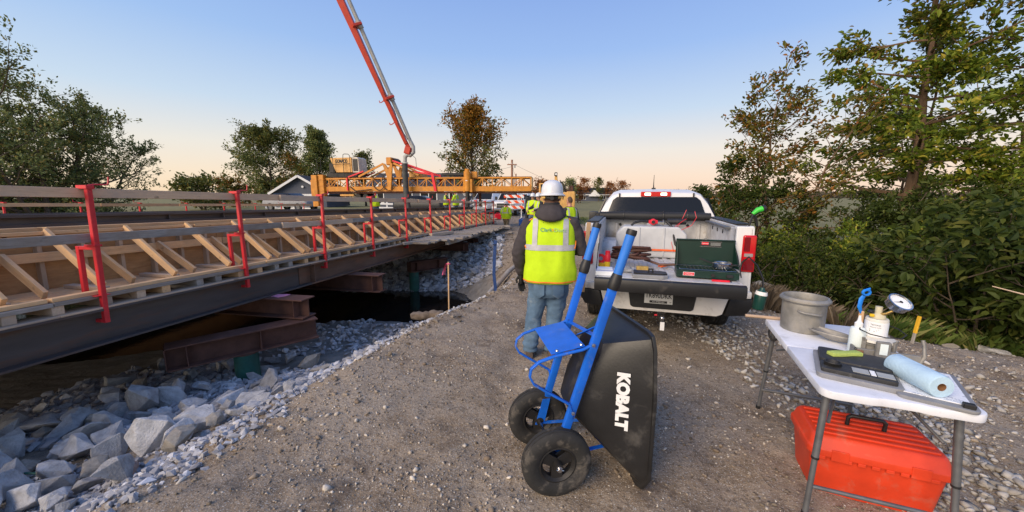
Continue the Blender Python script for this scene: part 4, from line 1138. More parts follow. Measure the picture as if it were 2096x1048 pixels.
# far trees along the field
fars = [(13.2, 120, 5.2, 2.6, 'leaf_orange', 'rust coloured distant tree right of the excavator'), (17.0, 112, 6.2, 2.9, 'leaf_dark', 'dark green distant tree beside the rust coloured one'), (20.6, 118, 4.4, 2.6, 'leaf_orange', 'low orange distant tree right of the dark green one'),
        (29, 152, 8.6, 3.2, 'leaf_orange', 'thin reddish tree above the distant houses'), (34.5, 150, 8.4, 2.8, 'leaf_olive', 'green tree above the distant houses'), (39.5, 150, 6.6, 2.9, 'leaf_orange', 'brown tree right of the distant houses'), (45, 154, 7.4, 3.2, 'leaf_orange', 'red tree next to the white truck roof in the distance'), (6.3, 84, 4.6, 2.4, 'leaf_orange', 'small orange tree left of the excavator cab')]
for k, (x, y, hh, rr, lm, lab) in enumerate(fars):
    make_tree('distant_tree', lab, 'tree', G(x, y), 90 + k, hh, .16, .1, 24, rr, oval, .55, 1500, M[lm], M['bark'], sec=5, twig=4, rise=.5)
M['far_wood'] = leafmat('far_wood', [(0, (0.05, 0.055, 0.035)), (0.6, (0.10, 0.085, 0.05)), (1, (0.19, 0.11, 0.06))], .2)
n_ = 26000
a_ = nrg.uniform(-75, 330, n_); yy_ = nrg.uniform(330, 420, n_)
P_ = np.stack([a_ * 1.9 + 60, yy_, nrg.uniform(0, 1, n_) ** 1.3 * (3.0 + 7.0 * np.clip(vnoise(a_, yy_ * 0, 14, 51) + .45, 0.05, 1)) - .4], 1)
wl_ = leaf_cloud('far_woodland', P_, nrg.normal(0, 1, (n_, 3)), 2.4, M['far_wood'], None, 5)
tag(wl_, 'thin line of distant woodland along the horizon of the field', 'woodland', kind='stuff')
# right hand side: slender trees in the ditch
make_tree('young_tree', 'slender tree with reddish leaves behind the truck tail light', 'tree', G(7.3, 10.6), 121, 5.3, .085, .16, 38, 2.05, lambda f: max(.2, 1.0 - .6 * f), .115, 6200, M['leaf_mixed'], M['bark_brown'], stems=2, spread=.5, sec=5, twig=3, rise=.5, wander=.10, flat=True)
make_tree('young_tree', 'green leafy sapling with several stems right behind the truck', 'tree', G(6.0, 10.2), 122, 3.3, .045, .10, 26, 1.3, rnd, .10, 6000, M['leaf_shrub'], M['bark_brown'], stems=4, spread=.9, sec=5, twig=5, rise=.7)
make_tree('young_tree', 'leaning thin tree with sparse leaves right of the reddish tree', 'tree', G(7.6, 10.0), 123, 4.9, .06, .3, 20, 1.6, oval, .14, 650, M['leaf_mixed'], M['bark_brown'], lean=(2.0, .4), sec=4, twig=3, rise=.5)
make_tree('young_tree', 'big tree with straight brown trunk at upper right', 'tree', G(11.5, 11.0), 124, 11.5, .17, .16, 50, 2.7, lambda f: max(.3, 1.0 - .45 * f), .15, 20000, M['leaf_green'], M['bark_brown'], lmat2=M['leaf_sunlit_gold'], split=.60, sec=6, twig=3, rise=.22, flat=True)
make_tree('young_tree', 'dense green tree filling the upper right corner', 'tree', G(14.4, 10.2), 125, 12.0, .16, .12, 50, 3.0, lambda f: max(.25, 1.0 - .45 * f), .15, 18000, M['leaf_green'], M['bark_brown'], lmat2=M['leaf_sunlit_gold'], split=.72, stems=2, spread=.8, sec=6, twig=4, rise=.15, flat=True)
make_tree('young_tree', 'green tree leaning in behind the big straight trunk', 'tree', G(14.6, 13.5), 126, 7.5, .12, .2, 36, 2.2, rnd, .16, 5600, M['leaf_olive'], M['bark_brown'], stems=2, spread=.8, sec=5, twig=3, rise=.3, flat=True)
make_tree('young_tree', 'tree at the right edge behind the broad leaved shrub', 'tree', G(13.6, 7.6), 127, 8.5, .12, .08, 48, 3.0, lambda f: max(.25, 1.0 - .5 * f), .15, 6500, M['leaf_green'], M['bark_brown'], stems=2, spread=.6, sec=6, twig=3, rise=.15, flat=True)
# shrubs along the ditch
shr = [(4.9, 9.2, 1.29, 0.90, 4200, .085, 'leafy green shrub right beside the truck rear corner'), (6.1, 7.8, 1.36, 1.03, 5200, .085, 'rounded green shrub behind the tan boulder'), (7.1, 7.4, 1.43, 1.08, 5200, .09, 'green shrub above the steel bucket'),
       (8.1, 7.3, 1.72, 1.08, 5600, .10, 'dense shrub behind the air meter gauge'), (5.4, 11.4, 1.36, 1.08, 3600, .10, 'shrub between truck cab and field'), (8.4, 9.6, 2.03, 1.26, 5200, .12, 'tall shrub in front of the brown tree trunk'),
       (6.6, 9.2, 1.22, 1.17, 4600, .10, 'low wide shrub under the reddish tree'), (10.0, 8.6, 2.11, 1.44, 6000, .13, 'tall dark shrub right of the brown trunk'), (9.4, 6.9, 1.64, 1.17, 5000, .11, 'dark shrub over the yellow stake'), (11.6, 8.8, 2.26, 1.44, 5600, .14, 'tall shrub at the right edge in the back')]
for k, (x, y, hh, rr, nl, ls, lab) in enumerate(shr):
    make_tree('ditch_shrub', lab, 'shrub', G(x, y), 140 + k, hh, .03, .02, 26, rr, lambda f: max(.35, 1.0 - .5 * f), ls * .75, int(nl * 1.5), M['leaf_shrub'] if k % 3 else M['leaf_green'], M['bark'], stems=6, spread=1.0, sec=5, twig=5, rise=.6, group='shrubs in the roadside ditch')
# broad leaved shrub at the right, nearest the camera
broad = [(6.9, 5.3, 2.0, 1.15, 1900, 'broad leaved bush hanging over the pale rocks at right'), (8.3, 5.0, 2.3, 1.4, 2300, 'broad leaved bush at the right edge of the picture'), (9.6, 5.6, 2.6, 1.5, 2200, 'taller broad leaved bush behind, at the right edge')]
for k, (x, y, hh, rr, nl, lab) in enumerate(broad):
    make_tree('broad_leaf_shrub', lab, 'shrub', G(x, y), 170 + k, hh, .035, .02, 30, rr, lambda f: max(.45, 1.05 - .45 * f), .135, nl * 3, M['leaf_shrub'], M['bark'], stems=5, spread=1.0, sec=5, twig=4, rise=.3, droop=.75, group='broad leaved bushes at right')
# grass and dead growth in the ditch
def tufts(name, xs, ys, hgt, blades, mat, label, cat, sp=.06, bw=.004):
    n = len(xs) * blades
    i = np.repeat(np.arange(len(xs)), blades)
    a = nrg.uniform(0, 6.28, n); rr = nrg.uniform(0, sp, n)
    bx_, by_ = xs[i] + np.cos(a) * rr, ys[i] + np.sin(a) * rr
    bz = ground_z(bx_, by_) - .01
    h = hgt * nrg.uniform(.5, 1.2, n); le = h * nrg.uniform(.2, .9, n)
    dx, dy = np.cos(a) * le, np.sin(a) * le
    wx, wy = -np.sin(a) * bw, np.cos(a) * bw
    V = np.stack([np.stack([bx_ - wx, by_ - wy, bz], 1), np.stack([bx_ + wx, by_ + wy, bz], 1), np.stack([bx_ + dx * .4 + wx * .8, by_ + dy * .4 + wy * .8, bz + h * .65], 1), np.stack([bx_ + dx, by_ + dy, bz + h], 1)], 1).reshape(-1, 3)
    F = (np.arange(n)[:, None] * 4 + np.array([[0, 1, 2, 3]]))
    o = np_mesh(name, V, F, mat)
    return tag(o, label, cat, kind='stuff')
xs, ys = scatter(900, 4.2, 12, 5.2, 12, lambda x, y: np.clip((x - 3.6 - .2 * (9 - y)) / 1.5, 0, 1) * .8)
tufts('ditch_grass', xs, ys, .30, 26, M['grass'], 'rough green grass and weeds growing in the ditch', 'grass', .12)
xs, ys = scatter(1600, 4.6, 16, 9, 30, lambda x, y: np.ones_like(x) * .9)
tufts('field_grass', xs, ys, .22, 16, M['grass'], 'dry grass at the edge of the field behind the ditch', 'grass', .25)
xs = nrg.normal(4.55, .32, 60); ys = nrg.normal(6.1, .25, 60)
tufts('dead_brush', xs, ys, .40, 60, M['dry'], 'heap of dead brown brush between truck and steel bucket', 'brush', .16, .0022)
xs = nrg.normal(5.95, .15, 16); ys = nrg.normal(5.4, .12, 16)
tufts('grass_clump', xs, ys, .40, 60, M['grass'], 'green grass clump behind the squeeze bottle', 'grass', .08)
xs = nrg.normal(6.9, .25, 14); ys = nrg.normal(5.1, .1, 14)
tufts('grass_clump', xs, ys, .34, 50, M['grass'], 'green grass clump behind the gauge', 'grass', .08)
bb = rock('boulder', ROCKS_HI_T[4], (4.95, 7.15, gz(4.95, 7.15) + .42), .30, (.2, .1, .6), 'single tan boulder at the shrubs right of the tail light', None, (1, .9, 1.0))
bb['category'] = 'boulder'
for k, (x, y, s_, t_) in enumerate(((5.5, 5.55, .16, 1), (5.75, 5.7, .14, 0), (6.55, 4.75, .2, 0), (6.85, 4.85, .17, 1), (6.1, 4.9, .13, 1), (6.7, 3.75, .22, 0), (7.05, 3.55, .24, 0), (7.4, 3.4, .2, 0), (6.75, 3.4, .15, 1), (7.2, 3.85, .16, 0), (7.75, 3.5, .2, 0))):
    rock('ditch_rock', (ROCKS_HI_T if t_ else ROCKS_HI)[(k * 2) % 6], (x, y, gz(x, y) + s_ * .35), s_, (rv(.3), rv(.3), rv(3)), 'pale rock lying on black fabric along the ditch at right', 'pale rocks along the ditch', (1.2, .8, .55))
fb = MB()
nu, nv = 60, 12
for i in range(nu):
    for j in range(nv):
        x = 4.9 + 3.4 * i / (nu - 1); y = 5.75 - .75 * (x - 4.9) + .9 * j / (nv - 1) - .3 + .25 * mnoise.noise(Vector((x * 1.3, 0, 7)))
        fb.v.append((x, y, gz(x, y) - .02 + .09 * mnoise.noise(Vector((x * 2.3, y * 2.3, 0))) + .05 * mnoise.noise(Vector((x * 7, y * 7, 3))) + (.06 if j == 2 else 0)))
for i in range(nu - 1):
    for j in range(nv - 1):
        fb.f.append((i * nv + j, (i + 1) * nv + j, (i + 1) * nv + j + 1, i * nv + j + 1)); fb.m.append(0)
tag(fb.build('silt_fabric', M['fabric_black'], None, smooth=80), 'crumpled black silt fabric along the ditch under the rocks', 'fabric')
sy = thing('survey_stake', 'short wooden stake painted yellow at the ditch, right of the gauge', 'stake', (5.15, 4.55, gz(5.15, 4.55) - .04))
lumber('stake', (0, 0, 0), (.04, 0, .40), .034, .018, M['lumber_grey'], sy, up=(1, 0, 0))
lumber('painted_top', (.018, 0, .18), (.041, 0, .405), .038, .022, M['stake_yellow'], sy, up=(1, 0, 0))
br = MB().tube([(6.15, 3.35, gz(6.15, 3.35)), (6.12, 3.5, .26), (6.0, 3.75, .48), (5.85, 4.05, .58), (5.7, 4.3, .64)], [.02, .018, .014, .010, .006], 6)
tag(br.build('bent_branch', M['lumber_mid'], None, smooth=60), 'bare bent branch arching over the pale rocks at right', 'branch')
# ------------------------------------------------------------------ the white pickup truck
TR_LOC = (1.685, 4.09, 0.0); TR_RZ = R(-17)
tk = thing('pickup_truck', 'white pickup truck with its tailgate let down, seen from behind', 'truck', TR_LOC, TR_RZ)
tk.scale = (.955, 1, 1)
def arc(cx, cz, r, a0, a1, n): return [(cx + r * math.cos(a0 + (a1 - a0) * i / n), cz + r * math.sin(a0 + (a1 - a0) * i / n)) for i in range(n + 1)]
def side_x(z):   # slight tumblehome of the body side
    return .905 + .03 * math.sin(math.pi * min(1, max(0, (z - .5) / .9)) ** .8)
WY = 1.00        # rear axle
prof = [(.0, .60), (.0, 1.37), (.03, 1.388), (1.60, 1.388), (1.62, 1.37), (1.62, .50), (WY + .50, .48)] + arc(WY, .40, .47, .12, math.pi - .12, 14) + [(WY - .50, .50), (.25, .55)]
for sgn in (-1, 1):
    b = MB(); b.prism(prof, 0, 1, lambda u, v, h: Vector((sgn * (side_x(v) - h * .045), u, v)))
    bs = b.build('bed_side', M['truck_white'], tk, bevel=.012, seg=2, smooth=35)
    MB().prism(arc(WY, .40, .475, .10, math.pi - .10, 14) + arc(WY, .40, .43, math.pi - .10, .10, 14), 0, 1, lambda u, v, h: Vector((sgn * (side_x(v) + .012 - h * .05), u, v))).build('wheel_arch', M['black'], bs, smooth=35)
    MB().bx(sgn * .74, sgn * .865, .02, 1.60, 1.345, 1.385).bx(sgn * .735, sgn * .755, .03, 1.58, .84, 1.36).build('inner_wall', M['bed_white'], tk, bevel=.006)
    MB().bx(sgn * .76, sgn * .90, .14, 1.60, 1.389, 1.405).build('rail_cap', M['black'], tk, bevel=.005)
    MB().bx(sgn * .735, sgn * .90, .0, .10, .70, 1.385).build('rear_pillar', M['truck_white'], tk, bevel=.012, seg=2)
    # tail lamp: red, clear band, darker red
    tl = MB().bx(sgn * .80, sgn * .932, -.022, .16, .905, 1.295).build('tail_light', M['lamp_red'], tk, bevel=.022, seg=3, smooth=50)
    MB().bx(sgn * .82, sgn * .905, -.027, .1, 1.068, 1.104).build('clear_lens', M['lamp_clear'], tl, bevel=.004)
    MB().bx(sgn * .815, sgn * .918, -.025, .1, .925, 1.045).build('lower_lens', M['lamp_dark'], tl, bevel=.004)
    MB().bx(sgn * .812, sgn * .870, -.026, .1, 1.125, 1.275).build('brake_lens', M['lamp_dark'], tl, bevel=.004)
    # wheel well and floor side
    MB().prism([(WY - .45, .84), (WY - .38, 1.02), (WY - .25, 1.10), (WY + .25, 1.10), (WY + .38, 1.02), (WY + .45, .84)], 0, 1, lambda u, v, h: Vector((sgn * (.55 + h * .20), u, v))).build('wheel_well', M['bed_white'], tk, bevel=.02, seg=2, smooth=40)
fl = MB().bx(-.75, .75, -.0, 1.6, .795, .838)
for i in range(13): fl.bx(-.70 + i * .113, -.64 + i * .113, .02, 1.55, .838, .850)
fl.build('bed_floor', M['bed_white'], tk, bevel=.004)
MB().bx(-.75, .75, 1.545, 1.60, .83, 1.36).bx(-.75, .75, 1.50, 1.60, 1.33, 1.375).build('bed_front_wall', M['bed_white'], tk, bevel=.008)
for x, z in ((-.52, 1.27), (.47, 1.27)):
    MB().prism(arc(x, z, .022, 0, 6.0, 8), 1.53, 1.5485, lambda u, v, h: Vector((u, h, v))).build('wall_slot', M['black'], tk)
for i in range(4):
    MB().bx(-.60 + i * .4, -.55 + i * .4, 1.525, 1.546, .86, 1.3).build('wall_rib', M['bed_white'], tk, bevel=.008)
for i in range(3):
    MB().box((.735, 1.15 - .28 * i, 1.28), (.012, .03, .045)).build('side_slot', M['black'], tk)
MB().bx(.68, .745, .25, 1.45, 1.335, 1.36).build('cover_rail', M['steel_grey'], tk, bevel=.004)
# tailgate let down
tg = MB().bx(-.725, .725, -.50, -.01, .800, .858).build('tailgate', M['truck_white'], tk, bevel=.012, seg=2)
MB().bx(-.70, .70, -.47, -.03, .857, .8625).build('liner', M['bed_white'], tg, bevel=.002)
MB().prism([(-.485, .863), (-.535, .852), (-.545, .80), (-.535, .728), (-.49, .722)], -.735, .735, lambda u, v, h: Vector((h, u, v))).build('edge_molding', M['black'], tg, bevel=.005, seg=2, smooth=40)
for sgn in (-1, 1):
    MB().tube([(sgn * .735, .07, 1.20), (sgn * .738, -.1, 1.08), (sgn * .735, -.30, .90)], .006, 6).build('cable', M['black'], tg)
# bumper with black corner steps, licence plate and hitch
bpv = [(-.62, .70), (-.60, .56), (-.50, .455), (.50, .455), (.60, .56), (.62, .70)]
bp = MB().prism([(-.92, .705), (-.92, .635), (-.69, .625), (-.64, .45), (-.58, .425), (.58, .425), (.64, .45), (.69, .625), (.92, .635), (.92, .705)], -.13, .06, lambda u, v, h: Vector((u, h + .05 * (u / .92) ** 4 * (h < 0), v))).build('rear_bumper', M['bumper'], tk, bevel=.018, seg=2, smooth=40)
for sgn in (-1, 1):
    MB().prism([(sgn * .70, .622), (sgn * .93, .632), (sgn * .94, .54), (sgn * .88, .44), (sgn * .655, .435)], -.125, .10, lambda u, v, h: Vector((u, h + .06 * (abs(u) > .8) * (h < 0), v))).build('corner_step', M['black'], bp, bevel=.02, seg=2, smooth=45)
MB().prism([(-.37, .66), (-.34, .48), (-.31, .462), (.31, .462), (.34, .48), (.37, .66)], -.134, -.11, lambda u, v, h: Vector((u, h, v))).build('plate_recess', M['black'], bp, bevel=.006)
pl = MB().box((-.035, -.140, .60), (.305, .004, .152)).build('licence_plate', surf('plate_white', (0.66, 0.67, 0.66), .45, var=.06, bump=0), bp, bevel=.001)
FR = Matrix.Rotation(math.pi / 2, 4, 'X')
text('plate_number', 'TK890DKK', .078, M['black_print'], pl, Matrix.Translation((-.035, -.1425, .612)) @ FR, .0005, .0012, sx=.76)
MB().box((-.035, -.1425, .545), (.19, .002, .026)).build('plate_band', M['black_print'], pl)
text('plate_legend', 'ALL AMERICAN', .020, M['white_print'], pl, Matrix.Translation((-.035, -.1440, .545)) @ FR, .0005, 0, sx=.95)
text('plate_year', '09', .022, M['black_print'], pl, Matrix.Translation((.095, -.1425, .545)) @ FR, .0005, 0)
ht = MB().bx(-.04, .04, -.20, .3, .37, .43).bx(-.032, .032, -.30, -.12, .375, .425).bx(-.05, .05, -.36, -.26, .34, .362).build('hitch_receiver', M['black_metal'], tk, bevel=.005)
bl = MB(); bl.lathe([(.001, .075), (.016, .072), (.025, .058), (.026, .045), (.018, .028), (.016, .0), (.03, -.004), (.03, -.03), (.001, -.03)], 14)
bl.build('hitch_ball', M['chrome'], ht, smooth=50, matrix=Matrix.Translation((0, -.31, .366)))
MB().cyl((-.07, -.16, .40), (-.04, -.16, .40), .010, n=8).build('hitch_pin', M['bright_red'], ht)
MB().bx(-.022, .022, -.366, -.361, .30, .39).build('hitch_tag', M['white_print'], ht)
MB().bx(-.45, .45, .1, 4.6, .42, .60).bx(-.85, .85, .2, 4.3, .55, .79).build('underbody', M['black_metal'], tk)
MB().cyl((-.7, WY, .385), (.7, WY, .385), .05, n=10).build('rear_axle', M['black_metal'], tk)
MB().cyl((-.55, .05, .47), (-.55, .9, .45), .035, n=12).build('exhaust_pipe', M['rust'], tk, smooth=40)
# cab and hood
def ring(y, zt, xt, zb=.55, xb=.905, zbelt=1.30, xbelt=.915):
    pts = [(-xb, zb), (-xb - .02, .85), (-xbelt, zbelt), (-xt - .10, zt - .16), (-xt, zt - .04), (-xt * .82, zt), (0, zt + .012), (xt * .82, zt), (xt, zt - .04), (xt + .10, zt - .16), (xbelt, zbelt), (xb + .02, .85), (xb, zb)]
    return [Vector((x, y + (max(0, z - 1.28) * .26 if y < 1.8 else 0), z)) for x, z in pts]
cb = MB()
cb.rings([ring(1.64, 1.735, .665), ring(1.72, 1.765, .67), ring(2.3, 1.80, .67), ring(2.9, 1.78, .66), ring(3.15, 1.70, .66), ring(3.65, 1.30, .72, zbelt=1.16, xbelt=.90), ring(3.8, 1.22, .74, zbelt=1.05, xbelt=.90), ring(4.5, 1.16, .72, zbelt=1.0, xbelt=.90), ring(4.95, 1.05, .68, zbelt=.9, xbelt=.86)])
cab = cb.build('cab', M['truck_white'], tk, bevel=.012, seg=2, smooth=30)
def rwin(z0, z1, x0, x1, y, r=.05):
    return [(-x0 + r, z0), (x0 - r, z0), (x0, z0 + r), (x1 + .012, z1 - r), (x1 - r, z1), (-x1 + r, z1), (-x1 - .012, z1 - r), (-x0, z0 + r)]
# rear glass follows the slightly raked rear wall
wn_ = MB().prism(rwin(1.31, 1.682, .755, .645, 0), 0, .03, lambda u, v, h: Vector((u, 1.632 + h + (v - 1.28) * .26, v)))
rw = wn_.build('rear_window', M['dark_glass'], tk, bevel=.004)
for sgn in (-1, 1):
    MB().prism([(1.78, 1.33), (2.55, 1.33), (2.55, 1.65), (1.90, 1.66)], 0, .02, lambda u, v, h: Vector((sgn * (.925 - (v - 1.3) * .42 + h), u, v))).build('side_window', M['dark_glass'], tk)
    MB().bx(sgn * .545, sgn * .565, 1.728, 1.80, 1.665, 1.74).build('roof_seam', M['black'], tk)
    mr = MB().bx(sgn * .99, sgn * 1.17, 3.10, 3.22, 1.20, 1.40).build('wing_mirror', M['black'], tk, bevel=.03, seg=2, smooth=50)
    MB().bx(sgn * .90, sgn * 1.0, 3.14, 3.19, 1.22, 1.27).build('mirror_arm', M['black'], mr)
ws = MB().prism([(-.70, 3.66), (.70, 3.66), (.62, 3.17), (-.62, 3.17)], 0, .012, lambda u, v, h: Vector((u, v + .004, 1.30 + (3.65 - v) * .80 + .018 + h))).build('windscreen', M['dark_glass'], tk)
cl = MB().bx(-.225, .225, 1.725, 1.80, 1.688, 1.762).build('high_brake_light', M['lamp_red'], tk, bevel=.01, seg=2)
M['lit_lamp'] = NT('lit_cargo_lamp').mat
_b = M['lit_lamp'].node_tree.nodes['Principled BSDF']; _b.inputs['Base Color'].default_value = (.9, .8, .7, 1); _b.inputs['Emission Color'].default_value = (1, .78, .55, 1); _b.inputs['Emission Strength'].default_value = 2.2
for sgn in (-1, 1):
    MB().bx(sgn * .075, sgn * .165, 1.716, 1.73, 1.706, 1.744).build('cargo_lamp', M['lit_lamp'], cl, bevel=.004)
MB().tube([(.0, 2.3, 1.80), (-.005, 2.28, 1.90), (-.005, 2.25, 2.04)], [.012, .006, .003], 6).bx(-.03, .03, 2.25, 2.36, 1.80, 1.83).build('antenna', M['black'], tk)
# wheels
def make_wheel(parent, x, y, z, r=.385, w=.25, sgn=1):
    m = Matrix.Translation((x, y, z)) @ Matrix.Rotation(math.pi / 2, 4, 'Y')
    ty = MB().lathe([(r * .60, -w * .40), (r * .80, -w * .50), (r * .95, -w * .46), (r, -w * .36), (r * .985, -w * .33), (r * .985, -w * .29), (r, -w * .27), (r, -w * .1), (r * .98, -w * .09), (r * .98, -w * .05), (r, -w * .04), (r, w * .04), (r * .98, w * .05), (r * .98, w * .09), (r, w * .1), (r, w * .27), (r * .985, w * .29), (r * .985, w * .33), (r, w * .36), (r * .95, w * .46), (r * .80, w * .5), (r * .60, w * .40)], 40)
    wh = ty.build('wheel', M['tyre'], parent, smooth=35, matrix=m)
    rm = MB().lathe([(.001, w * .18), (r * .2, w * .2), (r * .55, w * .28), (r * .62, w * .42), (r * .62, -w * .42), (r * .5, -w * .2), (.001, -w * .2)], 24)
    rm.build('rim', M['steel_grey'], wh, smooth=35)
    return wh
for y in (WY, 4.26):
    for sgn in (-1, 1): make_wheel(tk, sgn * .79, y, .385, .385, .275)
# roll up bed cover
rc = thing('bed_cover_roll', 'black rolled up bed cover strapped below the rear window of the pickup', 'cover', TR_LOC, TR_RZ)
cr = MB(); cr.tube([(-.80, 1.44, 1.405), (-.4, 1.435, 1.408), (0, 1.44, 1.403), (.4, 1.435, 1.408), (.72, 1.44, 1.403)], [.058, .063, .061, .063, .056], 18)
cr.build('roll', M['roll_black'], rc, smooth=50)
for x in (-.45, .1, .42):
    MB().tube([(x, 1.44 + .065 * math.cos(a), 1.406 + .065 * math.sin(a)) for a in np.linspace(0, 6.28, 18)[:-1]], .010, 5, closed=True).build('strap', M['black'], rc)
MB().bx(-.86, -.80, 1.39, 1.49, 1.35, 1.45).build('end_clamp', M['black'], rc, bevel=.01)

def tthing(name, label, cat, x, y, z, rz=0.0, group=None):
    m = Matrix.Translation(TR_LOC) @ Matrix.Rotation(TR_RZ, 4, 'Z') @ Matrix.Translation((x, y, z)) @ Matrix.Rotation(rz, 4, 'Z')
    o = thing(name, label, cat, group=group); o.matrix_world = m
    return o
# water tank with pump
tn = tthing('water_tank', 'white plastic tank standing at the front of the truck bed', 'tank', -.08, 1.25, .852)
t_ = MB().prism([(-.44, 0), (-.46, .05), (-.46, .33), (-.36, .43), (.36, .43), (.46, .33), (.46, .05), (.44, 0)], -.22, .22, lambda u, v, h: Vector((u, h, v)))
t_.build('tank', M['tank'], tn, bevel=.03, seg=3, smooth=45)
for x in (-.15, .17): MB().bx(x - .012, x + .012, -.232, -.218, .03, .42).build('seam_rib', M['tank'], tn, bevel=.004)
MB().bx(-.47, .55, -.238, -.232, .10, .125).build('ratchet_strap', M['orange_strap'], tn)
MB().cyl((.05, .05, .43), (.05, .05, .46), .09, n=16).build('fill_cap', M['tank'], tn)
pm = tthing('transfer_pump', 'small red pump on top of the white tank', 'pump', -.05, 1.16, 1.29)
MB().lathe([(.001, -.04), (.040, -.04), (.046, -.02), (.046, .02), (.040, .04), (.02, .045), (.001, .045)], 8, Matrix.Rotation(math.pi / 2, 4, 'X') @ Matrix.Translation((0, .05, 0))).bx(-.06, .06, -.03, .03, .025, .075).build('housing', M['bright_red'], pm, bevel=.006)
MB().cyl((0, -.046, .05), (0, -.041, .05), .026, n=8).build('cover_plate', M['black_metal'], pm)
MB().box((.10, 0, .035), (.09, .05, .04)).cyl((.13, 0, .0), (.13, 0, .08), .012, n=8).build('fitting', M['chrome'], pm, bevel=.004)
MB().cyl((.18, 0, .055), (.42, 0, .060), .042, .04, n=14).build('motor', M['black'], pm, smooth=40)
hs = MB().tube([(-.06, 0, .05), (-.16, -.02, .06), (-.25, -.05, .035), (-.29, -.06, .0)], .016, 8); hs.build('inlet_hose', M['black'], pm, smooth=60)
hs = MB().tube([(.17, -.03, .06), (.23, -.08, 0), (.26, -.12, -.12), (.29, -.14, -.24), (.38, -.2, -.33)], .016, 8); hs.build('outlet_hose', M['black'], pm, smooth=60)
w1 = MB().tube([(.42, -.02, .10), (.36, -.05, .06), (.28, -.09, .0), (.25, -.11, -.1), (.24, -.13, -.22), (.27, -.15, -.33)], .0035, 5)
w1.tube([(.52, .0, .20), (.54, -.04, .12), (.48, -.1, .02), (.38, -.12, -.03), (.30, -.12, -.08)], .0035, 5)
w1.tube([(.42, .03, .22), (.38, 0, .12), (.33, -.05, .02), (.27, -.08, -.06)], .0035, 5)
w1.build('wire', M['bright_red'], pm)
# jumper cables in a loose coil
cc = MB()
for k in range(7):
    ph = rng.uniform(0, 6.28); rx = rng.uniform(.10, .17)
    cc.tube([(rx * math.cos(a + ph) + .03 * math.sin(3 * a + k), .09 * math.sin(a + ph) + .02 * math.cos(2 * a), .03 + .012 * k + .05 * abs(math.sin(a * .5 + k))) for a in np.linspace(0, 6.0, 26)], .0095, 6)
cc.tube([(.12, 0, .05), (.25, -.03, .02), (.36, -.06, .03), (.44, -.05, .02)], .0095, 6)
ca = cc.build('jumper_cable', M['copper_cable'], None, smooth=60); ca.matrix_world = tthing('x', 'x', 'x', -.36, .42, .852).matrix_world.copy()
bpy.data.objects.remove(bpy.data.objects['x'])
tag(ca, 'brown and orange jumper cables coiled in the truck bed', 'cable')
bpy.context.view_layer.update()
def tmat(x, y, z, rz=0.0): return Matrix.Translation(TR_LOC) @ Matrix.Rotation(TR_RZ, 4, 'Z') @ Matrix.Translation((x, y, z)) @ Matrix.Rotation(rz, 4, 'Z')
ca.matrix_world = tmat(-.34, .36, .852) @ Matrix.Diagonal((1.35, 1.5, 1.6, 1))
pln = tthing('pliers', 'steel pliers with orange grips beside the coiled cables', 'pliers', .08, .35, .855, .6)
MB().tube([(-.10, -.02, .012), (-.04, -.012, .012), (0, 0, .014)], .010, 6).tube([(-.10, .025, .012), (-.04, .014, .012), (0, 0, .014)], .010, 6).build('grip', M['orange_strap'], pln)
MB().prism([(0, -.015), (.07, -.006), (.07, .006), (0, .015)], .006, .02, lambda u, v, h: Vector((u, v, h))).build('jaw', M['chrome'], pln)
# camp stove
sv = tthing('camp_stove', 'dark green folding two burner camp stove open on the tailgate', 'stove', .40, -.175, .8635, R(-3))
MB().bx(-.285, .285, -.15, .16, .012, .085).build('base', M['stove_green'], sv, bevel=.008, seg=2)
MB().bx(-.287, .287, -.152, .162, .075, .082).build('rim', M['stove_green'], sv)
lid = MB().bx(-.285, .285, .165, .182, .085, .375).bx(-.285, .285, .150, .166, .36, .376).build('lid', M['stove_green'], sv, bevel=.005)
MB().bx(-.012, .012, .148, .17, .372, .388).build('latch', M['chrome'], lid)
for sgn in (-1, 1):
    MB().prism([(.158, .085), (.158, .36), (.05, .10), (.02, .085)], 0, .004, lambda u, v, h: Vector((sgn * (.272 - (.158 - u) * .35 * (sgn > 0) * -1) + h, u, v))).build('wind_flap', M['stove_green'], sv)
MB().box((.055, .163, .325), (.20, .002, .055)).build('lid_label', M['black_print'], lid)
for z in (.352, .298): MB().box((.055, .1625, z), (.206, .002, .004)).build('label_border', M['chrome'], lid)
MB().box((.0, .1615, .332), (.065, .002, .028)).build('label_logo', M['bright_red'], lid)
text('label_text', 'Coleman', .019, M['white_print'], lid, Matrix.Translation((.0, .160, .332)) @ FR, .0004)
for z in (.338, .327, .316): MB().box((.10, .1615, z), (.095, .002, .004)).build('label_line', M['pipe_grey'], lid)
lb = MB().box((-.17, -.152, .05), (.105, .004, .036)).build('front_label', M['white_print'], sv)
MB().box((-.17, -.1545, .05), (.098, .002, .029)).build('front_logo', M['bright_red'], lb)
text('front_text', 'Coleman', .021, M['white_print'], lb, Matrix.Translation((-.17, -.1565, .05)) @ FR, .0004)
gr = MB()
for i in range(15): gr.cyl((-.25 + i * .036, -.12, .092), (-.25 + i * .036, .13, .092), .003, n=5)
gr.cyl((-.26, -.12, .092), (.26, -.12, .092), .003, n=5).cyl((-.26, .13, .092), (.26, .13, .092), .003, n=5)
gr.build('grate', M['chrome'], sv)
for sgn in (-1, 1): MB().cyl((sgn * .13, .0, .07), (sgn * .13, .0, .088), .045, n=16).build('burner', M['black_metal'], sv)
MB().cyl((.05, -.168, .05), (.05, -.15, .05), .017, n=12).build('valve_knob', M['black'], sv, smooth=40)
MB().box((.20, -.16, .05), (.06, .02, .03)).build('regulator', M['black'], sv, bevel=.005)
pn = tthing('saucepan', 'small shiny saucepan standing on the camp stove', 'saucepan', .55, -.17, .96)
